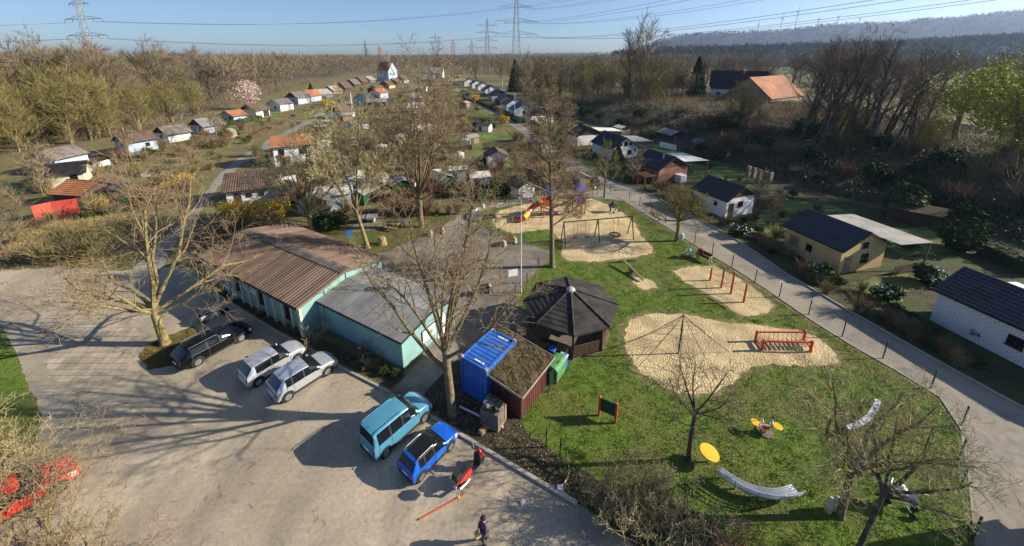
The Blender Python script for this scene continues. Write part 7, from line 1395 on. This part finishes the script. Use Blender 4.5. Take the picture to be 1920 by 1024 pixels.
for i, (p, s_, lab) in enumerate([((1535, 520), 1.3, 'pale-leaved shrub at the corner of the yellow hut'), ((1660, 562), 1.2, 'white-flowering shrub in the garden before the long white hut'), ((1385, 442), 1.3, 'light green shrub in the lawn before the brown-gabled hut'), ((1680, 600), .6, 'small pale shrub in the shaded bed by the path'), ((1740, 530), 1.4, 'pale dry bush at the end of the long white hut')]): place('rhod', g(*p), i, s_, lab)
for i, (p, s_, lab) in enumerate([((610, 432), 1.9, 'dark glossy evergreen bush behind the club house'), ((632, 428), 1.5, 'lower dark evergreen bush beside the glossy one'), ((1225, 335), 1.0, 'dark bush hugging the brick hut'), ((1194, 306), .9, 'dark round bush at the white gabled hut corner'), ((1840, 640), .9, 'dark spiky shrub at the wall of the long white hut'), ((1700, 470), 1.2, 'dark shrub by the canopy posts of the yellow hut')]): place('leaf0', g(*p), i, s_, lab)
# generic garden planting, each shrub by itself
def scatter(polys, n, seed, keys, lab, group, smin, smax, avoid=()):
    rs = random.Random(seed); k = 0; tries = 0
    while k < n and tries < 20000:
        tries += 1; pl = polys[rs.randrange(len(polys))]; us = [p[0] for p in pl]; vs = [p[1] for p in pl]; u = rs.uniform(min(us), max(us)); v = max(vs) - (max(vs) - min(vs)) * rs.random() ** 1.2
        if not inpoly([(u, v)], pl)[0] or any(inpoly([(u, v)], a)[0] for a in avoid): continue
        s_ = rs.uniform(smin, smax); place(keys[rs.randrange(len(keys))], g(u, v), rs.uniform(0, 6.28), (s_ * rs.uniform(.8, 1.3), s_ * rs.uniform(.8, 1.3), s_), lab, group); k += 1
AV = [LANE, PATH_L + PATH_R[::-1] if False else PATH_L[7:] + PATH_R[:9], CROSS, LOT] + GREEN[:3]
MIDG = [(470, 300), (560, 250), (700, 178), (850, 165), (940, 225), (1040, 310), (1100, 345), (1000, 352), (900, 375), (800, 372), (650, 385), (560, 395), (540, 330)]
LEFTG = [(0, 470), (60, 420), (160, 410), (230, 400), (330, 380), (385, 330), (450, 280), (560, 225), (680, 178), (640, 172), (500, 222), (350, 270), (180, 330), (200, 370)]
RIGHTG = [(1180, 340), (1290, 390), (1450, 480), (1560, 560), (1700, 640), (1740, 610), (1600, 540), (1700, 500), (1640, 430), (1480, 360), (1300, 300), (1150, 255), (1060, 240), (1000, 235)]
scatter([MIDG], 125, 1, ['twig0', 'twig1', 'twig2'], 'bare shrub among the beds of the middle gardens', 'bare shrubs of the middle gardens', 1.0, 1.9, AV)
scatter([MIDG], 52, 2, ['fruit0', 'fruit1'], 'small bare fruit tree of the middle gardens', 'fruit trees of the middle gardens', .8, 1.3, AV)
scatter([MIDG], 46, 3, ['leaf0', 'leaf1'], 'evergreen shrub among the beds of the middle gardens', 'evergreen shrubs of the middle gardens', .6, 1.2, AV)
scatter([LEFTG], 55, 4, ['twig0', 'twig1', 'twig2'], 'bare shrub along the left lane and its huts', 'bare shrubs of the left gardens', .8, 1.7, AV)
scatter([LEFTG], 22, 5, ['leaf0', 'leaf1', 'leaf2'], 'leafy shrub in the left gardens', 'leafy shrubs of the left gardens', .6, 1.1, AV)
scatter([RIGHTG], 40, 6, ['twig0', 'twig1', 'twig2'], 'bare shrub in the gardens right of the path', 'bare shrubs of the right gardens', .5, 1.1, AV)
scatter([RIGHTG], 28, 7, ['leaf0', 'leaf1', 'leaf2'], 'leafy shrub in the gardens right of the path', 'leafy shrubs of the right gardens', .4, .9, AV)
scatter([[(0, 500), (60, 470), (200, 440), (250, 470), (210, 498), (110, 492)]], 16, 8, ['twig2', 'twig0'], 'dry yellowish bush behind the parking lot at left', 'dry bushes behind the parking lot', 1.0, 1.7)
scatter([[(390, 470), (420, 420), (560, 430), (575, 445), (500, 440)]], 12, 9, ['twig2', 'twig1'], 'bare bush behind the club house', 'bare bushes behind the club house', 1.0, 1.6)
scatter([[(640, 392), (800, 386), (870, 400), (840, 410), (640, 400)]], 14, 10, ['twig1', 'twig0'], 'bare bush along the back of the picnic lawn', 'bare bushes behind the picnic lawn', .9, 1.5)
scatter([[(1200, 190), (1420, 225), (1560, 255), (1500, 225), (1300, 195)]], 26, 11, ['twig2', 'twig0', 'leaf1'], 'rough bush on the crest of the bank', 'bushes on the crest of the bank', 1.6, 2.8)
scatter([[(400, 545), (500, 600), (560, 628), (600, 640), (540, 612), (420, 540)], [(620, 655), (700, 695), (755, 712), (730, 700), (640, 655)]], 16, 12, ['leaf0', 'twig0'], 'low shrub in the planting bed along the club house', 'low shrubs of the club house bed', .28, .5)
scatter([[(58, 350), (240, 298), (330, 277), (480, 230), (580, 199), (690, 166), (700, 173), (590, 208), (490, 241), (340, 290), (250, 310), (80, 368)]], 34, 13, ['twig0', 'twig1', 'twig2', 'leaf1', 'leaf0', 'fruit1'], 'shrub growing in front of the left row of huts', 'shrubs in front of the left row of huts', 1.1, 2.0)
scatter([[(1165, 338), (1232, 364), (1305, 398), (1318, 384), (1245, 348), (1180, 326)]], 16, 16, ['twig0', 'twig2', 'twig1'], 'bare shrub in the strip between brick hut and path', 'bare shrubs before the brick hut', .8, 1.3)
scatter([[(1320, 404), (1400, 446), (1480, 500), (1540, 540), (1560, 530), (1480, 480), (1400, 430), (1340, 400)], [(1600, 575), (1690, 628), (1800, 690), (1840, 690), (1720, 610), (1640, 570)]], 30, 17, ['twig0', 'twig2', 'leaf1', 'twig1', 'leaf0'], 'low shrub in the bed along the right edge of the path', 'low shrubs along the right path edge', .35, .8)
scatter([[(880, 178), (922, 203), (955, 218), (1010, 258), (1072, 302), (1085, 290), (1020, 240), (960, 205), (900, 175)]], 16, 15, ['twig0', 'twig1', 'leaf0', 'leaf1'], 'shrub between the right hand row of huts and the far path', 'shrubs along the far path', .9, 1.6)
b2 = brush('crest_growth', 'tangled dry growth on the plateau behind the bank', pts_in([(1060, 190), (1200, 196), (1330, 208), (1560, 252), (1800, 290), (1900, 300), (1800, 240), (1560, 200), (1345, 178), (1200, 170), (1080, 170)], 1800, 91, BZ), 30000, 2.0, .06, M['twig'], seed=91, up=.6)
# thickets on the slope: dark bushes and thin saplings
rg2 = random.Random(99)
for i in range(70):
    a, b = rg2.uniform(.08, .95), rg2.uniform(.1, .98); q = bank_pt(a, b); k = ['twig0', 'twig2', 'leaf0', 'leaf0', 'twig1'][i % 5]; s_ = rg2.uniform(1.3, 2.6)
    place(k, q, rg2.uniform(0, 6.28), s_, 'dark evergreen bush on the slope of the bank' if k == 'leaf0' else 'bare bush on the slope of the bank', 'evergreen bushes on the bank slope' if k == 'leaf0' else 'bare bushes on the bank slope')
for i in range(14):
    q = bank_pt(rg2.uniform(.35, .9), rg2.uniform(.75, 1)); place(['olive0', 'olive1', 'olive2', 'dark1'][i % 4], q, rg2.uniform(0, 6.28), rg2.uniform(.5, 1.0), 'many-stemmed small bare tree along the upper bank', 'small trees along the upper bank')
tree_px('olive1', (1425, 262), 150, 'dense olive bare tree on the bank in front of the orange roofed barn', 1.1, 1.3, hh=8); tree_px('olive2', (1725, 300), 150, 'olive bare tree between the leaning trees and the willow', 2.1, 1.1, z=BZ*.5, hh=9); tree_px('olive0', (1370, 232), 150, 'pinkish grey bare tree in front of the black roofed farmhouse', 3.1, 1.0, z=BZ*.4, hh=7.5)
# small sheds of the allotments
SH = [('grey', 3.0, 2.4, 1.9, 2.4, 'plank_lt', 'eternit'), ('dark', 2.6, 2.2, 1.9, 2.5, 'plank', 'felt_dk'), ('white', 3.4, 2.8, 2.0, 2.8, 'white', 'tile_br'), ('green', 2.4, 2.0, 1.8, 2.3, 'green', 'eternit'), ('pale', 3.2, 2.6, 2.0, 2.3, 'bluewall', 'palesheet')]
for nm, L_, W_, e_, r_, wm, rm in SH:
    r = hut('garden_shed', 'shed', Vector((0, 0, 0)), 0, L_, W_, e_, r_, M[wm], M[rm], [('y0', .9, 0, .8, 1.7, 'door', M['trim_br'])], 'flat', .25, cat='shed', trim=False); TPL['shed_' + nm] = r
for i, (nm, *_r) in enumerate(SH):
    scatter([MIDG], 9, 300 + i, ['shed_' + nm], {'grey': 'weathered grey-roofed shed', 'dark': 'dark plank shed', 'white': 'small white brown-roofed shed', 'green': 'little green shed', 'pale': 'pale flat shed'}[nm] + ' among the middle gardens', 'small ' + nm + ' sheds of the middle gardens', .8, 1.25, AV)
# dry perennials, stalks and low growth of the garden beds
brush('garden_growth', 'dry stalks and low growth in the beds of the middle gardens', pts_in(MIDG, 3600, 81), 46000, .8, .04, M['twig_olive'], seed=81, up=.5)
brush('garden_growth', 'dry brown growth along the left lane gardens', pts_in(LEFTG, 2200, 83), 28000, .8, .035, M['twig'], seed=83, up=.5)
brush('garden_growth', 'low dry growth in the beds right of the path', pts_in(RIGHTG, 900, 85), 8000, .45, .02, M['twig'], seed=85, up=.5)
brush('rough_grass', 'rough yellow grass behind the parking lot at left', pts_in([(-100, 500), (0, 470), (60, 420), (230, 405), (300, 430), (215, 505), (110, 495)], 600, 87), 14000, .55, .03, mat('straw', (.26, .20, .08), (.38, .29, .13), 1, .9), seed=87, up=.6)
for k in list(TPL):
    if k not in USED:
        for c in list(TPL[k].children): bpy.data.objects.remove(c)
        bpy.data.objects.remove(TPL[k])
# ---------------------------------------------------------------- pylons, power lines, turbines, grass, haze
M['steel'] = mat('pylon_steel', (.20, .22, .21), (.28, .30, .29), .3, .7); M['line'] = mat('conductor', (.09, .09, .10), None, rough=.6); M['pylon_red'] = mat('pylon_red', (.5, .10, .07), None, rough=.7)
def pylon(label, X, Y, h, arms, wb, wt, ang, r, mtl=None, bands=False):
    """lattice tower; arms: list of (height, half length)"""
    t = thing('power_pylon', label, 'pylon', (X, Y, 0), ang); m_ = MB(); n = max(7, int(h / 5)); wid = lambda z: wb + (wt - wb) * min(1, z / h) ** .8
    cor = [(-1, -1), (1, -1), (1, 1), (-1, 1)]
    zs = [h * (1 - (1 - i / n) ** 1.0) for i in range(n + 1)]
    for i in range(n):
        a, b = wid(zs[i]) / 2, wid(zs[i + 1]) / 2
        for k in range(4):
            c0, c1 = cor[k], cor[(k + 1) % 4]; m_.tube([(c0[0] * a, c0[1] * a, zs[i]), (c0[0] * b, c0[1] * b, zs[i + 1])], r, 3, False)
            m_.tube([(c0[0] * a, c0[1] * a, zs[i]), (c1[0] * b, c1[1] * b, zs[i + 1])], r * .6, 3, False); m_.tube([(c1[0] * a, c1[1] * a, zs[i]), (c0[0] * b, c0[1] * b, zs[i + 1])], r * .6, 3, False); m_.tube([(c0[0] * b, c0[1] * b, zs[i + 1]), (c1[0] * b, c1[1] * b, zs[i + 1])], r * .5, 3, False)
    m_.tube([(0, 0, h), (0, 0, h + h * .06)], r, 3, False); m_.build('tower', mtl or M['steel'], t)
    for z, L in arms:
        m_ = MB(); w = wid(z) / 2
        for s_ in (-1, 1):
            for q in (-w, w): m_.tube([(s_ * w, q, z), (s_ * L, 0, z)], r * .8, 3, False); m_.tube([(s_ * w, q, z + h * .035), (s_ * L, 0, z)], r * .8, 3, False)
            for f in (.3, .6): m_.tube([(s_ * (w + (L - w) * f), -w * (1 - f), z), (s_ * (w + (L - w) * f), 0, z + h * .035 * (1 - f))], r * .5, 3, False)
        m_.build('cross_arm', mtl or M['steel'], t); m_ = MB()
        for s_ in (-1, 1):
            for f in (.55, 1): m_.tube([(s_ * L * f, 0, z), (s_ * L * f, 0, z - h * .03)], r * .9, 4, False)
        m_.build('insulator', M['line'], t)
    return t
def at_y(u, v, Y): x = (u - 960) / FPX; y = (v - CY) / FPX; t = Y / (_c - y * _s); return Vector((x * t, Y, H - t * (_s + y * _c)))
def arm_h(vs, Y): return [at_y(960, v, Y).z for v in vs]
YL, YC = 300, 420; pl_ = at_y(175, 110, YL); pc_ = at_y(968, 100, YC); aL = arm_h((95, 67, 36, 7), YL); aC = arm_h((64, 40, 13), YC)
mL = YL / FPX
pylon('large steel lattice pylon rising above the left wood', pl_.x, YL, aL[3] + 10, [(aL[0], 15), (aL[1], 24), (aL[2], 22), (aL[3], 11)], 9, 1.6, R(-18), .16)
pylon('large steel lattice pylon in the centre behind the gardens', pc_.x, YC, aC[2] + 14, [(aC[0], 22), (aC[1], 22), (aC[2], 17)], 11, 1.8, R(12), .17)
for (u, Y, vt, arms, half, lab, mm) in ((914, 650, 36, (48, 61, 76, 90), 17, 'mid distance lattice pylon left of the centre pylon', None), (818, 950, 62, (71, 81, 92), 15, 'smaller far lattice pylon near the end of the gardens', None), (885, 1000, 77, (88,), 12, 'small narrow far pylon between two bigger ones', None), (850, 1300, 74, (82, 88), 9, 'far red and white striped mast', 'r'), (713, 1300, 86, (92, 97), 9, 'far red and white striped mast left of the poplar', 'r')):
    q = at_y(u, 100, Y); ah = arm_h(arms, Y); pylon(lab, q.x, Y, arm_h((vt,), Y)[0], [(z, half) for z in ah], Y * .014, Y * .003, R(10), Y * .00038, M['pylon_red'] if mm else None)
def wire(a, b, sag, r, n=22): return [Vector(a).lerp(Vector(b), i / n) - Vector((0, 0, sag * 4 * (i / n) * (1 - i / n))) for i in range(n + 1)]
def arm_pts(X, Y, ang, z, L): return [Vector((X + math.cos(ang) * L * s_, Y + math.sin(ang) * L * s_, z - 2)) for s_ in (-1, -.55, .55, 1)]
RX, RY = 160, 62
lines = []
for (zl, Ll), (zc_, Lc) in zip(((aL[1], 24), (aL[2], 22)), ((aC[0], 22), (aC[2], 17))): lines += list(zip(arm_pts(pl_.x, YL, R(-18), zl, Ll)[2:], arm_pts(pc_.x, YC, R(12), zc_, Lc)[:2]))
for a, b in lines:
    t = thing('power_line', 'thin sagging conductor between the left and the centre pylon', 'power line', a, 0, 'conductors between left and centre pylon'); m_ = MB().tube([p - a for p in wire(a, b, 7, .1)], .09, 4, False); m_.build('cable', M['line'], t)
for (zc_, Lc), zr, Lr in zip(((aC[0], 22), (aC[1], 22), (aC[2], 17)), (46, 60, 74), (26, 26, 18)):
    for a, b in zip(arm_pts(pc_.x, YC, R(12), zc_, Lc), arm_pts(RX, RY, R(40), zr, Lr)):
        t = thing('power_line', 'conductor rising from the centre pylon towards the upper right', 'power line', a, 0, 'conductors from the centre pylon to the right'); MB().tube([p - a for p in wire(a, b, 9, .1)], .075, 4, False).build('cable', M['line'], t)
for zl, Ll, zz in ((aL[1], 24, 38), (aL[2], 22, 48)):
    for a in arm_pts(pl_.x, YL, R(-18), zl, Ll)[:2]:
        b = Vector((a.x - 260, a.y - 60, zz)); t = thing('power_line', 'faint conductor leaving the left pylon to the left', 'power line', a, 0, 'conductors left of the left pylon'); MB().tube([p - a for p in wire(a, b, 6, .1)], .075, 4, False).build('cable', M['line'], t)
for i, (u, vt, vb) in enumerate([(1461, 31, 62), (1488, 19, 60), (1530, 33, 54), (1567, 28, 50), (1608, 33, 50), (1418, 43, 66)]):
    Y = 2700; a = at_y(u, vb + 8, Y); b = at_y(u, vt + 3, Y); t = thing('wind_turbine', ['pair-partner wind turbine left of the tallest one', 'tallest wind turbine on the blue hills', 'third wind turbine from the left on the ridge', 'fourth wind turbine on the ridge, right of the middle', 'rightmost wind turbine behind the bare tree top', 'leftmost faint wind turbine on the hill crest'][i], 'wind turbine', a); h = (b - a).z
    MB().tube([(0, 0, -5), (0, 0, h)], [2.6, 1.7], 8).build('tower', M['white_p'], t); nc = MB().box((0, 2, h), (4.5, 12, 5)).build('nacelle', M['white_p'], t)
    for k in range(3):
        an = R(90 + 120 * k + i * 23); MB().tube([(0, -4, h), (0, -4 + math.cos(an) * h * .1, h + math.sin(an) * h * .22), (0, -4 + math.cos(an) * h * .12, h + math.sin(an) * h * .36)], [1.6, 1.2, .4], 5).build('blade', M['white_p'], t)
# grass: tufts over the playground lawn, denser near the camera
rs = np.random.RandomState(5); lw = [(p.x, p.y) for p in lawn_w]; xs = [p[0] for p in lw]; ys = [p[1] for p in lw]
def tufts(name, label, poly, n, hgt, w, m, holes=(), seed=5, blades=4, z=0.0):
    rs = np.random.RandomState(seed); xs = [p[0] for p in poly]; ys = [p[1] for p in poly]; Q = np.stack([rs.uniform(min(xs), max(xs), n), min(ys) + (max(ys) - min(ys)) * rs.uniform(0, 1, n) ** 1.25], 1); ok = inpoly(Q, poly)
    for h_ in holes: ok &= ~inpoly(Q, h_)
    Q = Q[ok]; k = len(Q); i = np.repeat(np.arange(k), blades); P = np.concatenate([Q[i] + rs.normal(size=(k * blades, 2)) * .035, np.full((k * blades, 1), z)], 1); D = rs.normal(size=(k * blades, 3)) * .55; D[:, 2] = np.abs(D[:, 2]) * .3 + .6
    clump = .75 + .45 * np.sin(Q[:, 0] * 3.1 + 1.3 * np.sin(Q[:, 1] * 2.3)) * np.sin(Q[:, 1] * 2.7 + Q[:, 0]); hh = hgt * rs.uniform(.5, 1.3, k * blades) * np.clip(clump[i], .35, 1.3)
    s = np.cross(D, rs.normal(size=D.shape)); s /= np.linalg.norm(s, axis=1, keepdims=True); s *= w * .5; D /= np.linalg.norm(D, axis=1, keepdims=True); T = P + D * hh[:, None]
    V = np.stack([P - s, P + s, T], 1).reshape(-1, 3); F = np.arange(len(V)).reshape(-1, 3); o = npmesh(name, V, F, m); tag(o, label, 'grass', None, 'stuff')
grassm = mat('grass_blade', (.065, .15, .012), (.155, .26, .03), .9, .7, c3=(.18, .22, .04), s3=.22, spec=.3)
holes = []
for i, s in enumerate(SAND):
    w_ = pxpoly(s); c_ = sum(w_, Vector()) / len(w_); holes.append(rough_poly([p + (p - c_).normalized() * .2 for p in w_], .25, .35, 140 + i))
tufts('grass', 'short green grass of the playground lawn', lw, 170000, .12, .022, grassm, holes, 5, 3)
verge = [tuple(p[:2]) for p in pxpoly([(-200, 560), (0, 612), (28, 662), (50, 720), (76, 775), (68, 830), (-60, 900), (-300, 900)])]
tufts('grass', 'green grass of the verge left of the parking lot', verge, 26000, .12, .022, grassm, (), 6, 3)
tufts('grass', 'patchy grass around the foot of the left foreground tree', [tuple(p[:2]) for p in pxpoly([(262, 665), (290, 640), (360, 615), (372, 622), (340, 650), (330, 680), (280, 690)])], 3500, .22, .03, mat('dry_grass', (.16, .13, .035), (.26, .20, .06), 1, .8), (), 7, 4)
struct('tree_bed', MB().sheet(rough_poly(pxpoly([(262, 668), (290, 640), (360, 612), (374, 622), (340, 655), (330, 684), (280, 694)]), .25, .08, 90), .016), M['bed'])
tufts('grass', 'worn grass of the picnic lawn', [tuple(p[:2]) for p in pxpoly(PICNIC)], 16000, .12, .03, grassm, (), 8, 3)
far_lawns = [[tuple(p[:2]) for p in pxpoly(q)] for q in GREEN]
# fallen leaves and litter on the soil strip
rs = np.random.RandomState(15); Q = pts_in([(785, 748), (870, 680), (960, 740), (1000, 820), (1120, 900), (1260, 960), (1180, 1008), (1085, 940), (960, 868), (865, 811)], 900, 15); Q[:, 2] = .03
o = npmesh('fallen_leaves', *leaves(rs, Q, .06, 2.0), mat('dead_leaf', (.16, .10, .05), (.34, .26, .16), 8, .9)); tag(o, 'dead leaves scattered on the bare soil strip', 'leaves', None, 'stuff')
# grit, twigs and leaves lying about on the parking lot
Q = pts_in([(80, 640), (250, 700), (500, 700), (640, 700), (735, 745), (860, 820), (1080, 950), (1150, 1020), (200, 1030), (90, 800)], 1500, 25); Q[:, 2] = .012
o = npmesh('grit', *leaves(np.random.RandomState(25), Q, .035, 3.0), mat('grit', (.10, .085, .065), (.42, .37, .29), 30, .95)); tag(o, 'small stones and crumbs scattered over the parking lot', 'grit', None, 'stuff')
Q = pts_in([(80, 640), (250, 700), (500, 700), (640, 700), (735, 745), (860, 820), (1080, 950), (1150, 1020), (200, 1030), (90, 800)], 70, 27); Q[:, 2] = .02
rs = np.random.RandomState(27); o = npmesh('fallen_twigs', *ribbons(rs, Q, rs.normal(size=(len(Q), 3)) * [1, 1, .03], rs.uniform(.1, .3, len(Q)), np.full(len(Q), .02), .2), M['twig_dark']); tag(o, 'thin fallen twigs lying on the parking lot', 'twigs', None, 'stuff')
# air: closed box of even haze round camera and scene
hz = MB().add([(-3800, -80, -6), (3800, -80, -6), (3800, 3700, -6), (-3800, 3700, -6), (-3800, -80, 560), (3800, -80, 560), (3800, 3700, 560), (-3800, 3700, 560)], [(0, 3, 2, 1), (4, 5, 6, 7), (0, 1, 5, 4), (1, 2, 6, 5), (2, 3, 7, 6), (3, 0, 4, 7)])
hm = bpy.data.materials.new('haze'); hm.use_nodes = True; ht_ = hm.node_tree; ht_.nodes.remove(ht_.nodes['Principled BSDF']); pv = ht_.nodes.new('ShaderNodeVolumePrincipled'); pv.inputs['Color'].default_value = (.46, .64, 1, 1); pv.inputs['Density'].default_value = .0001; pv.inputs['Anisotropy'].default_value = .3
ht_.links.new(pv.outputs[0], ht_.nodes['Material Output'].inputs['Volume']); ho = hz.build('haze', hm); ho['kind'] = 'stuff'
tag(ho, 'thin pale blue haze that softens the far hills', 'haze')
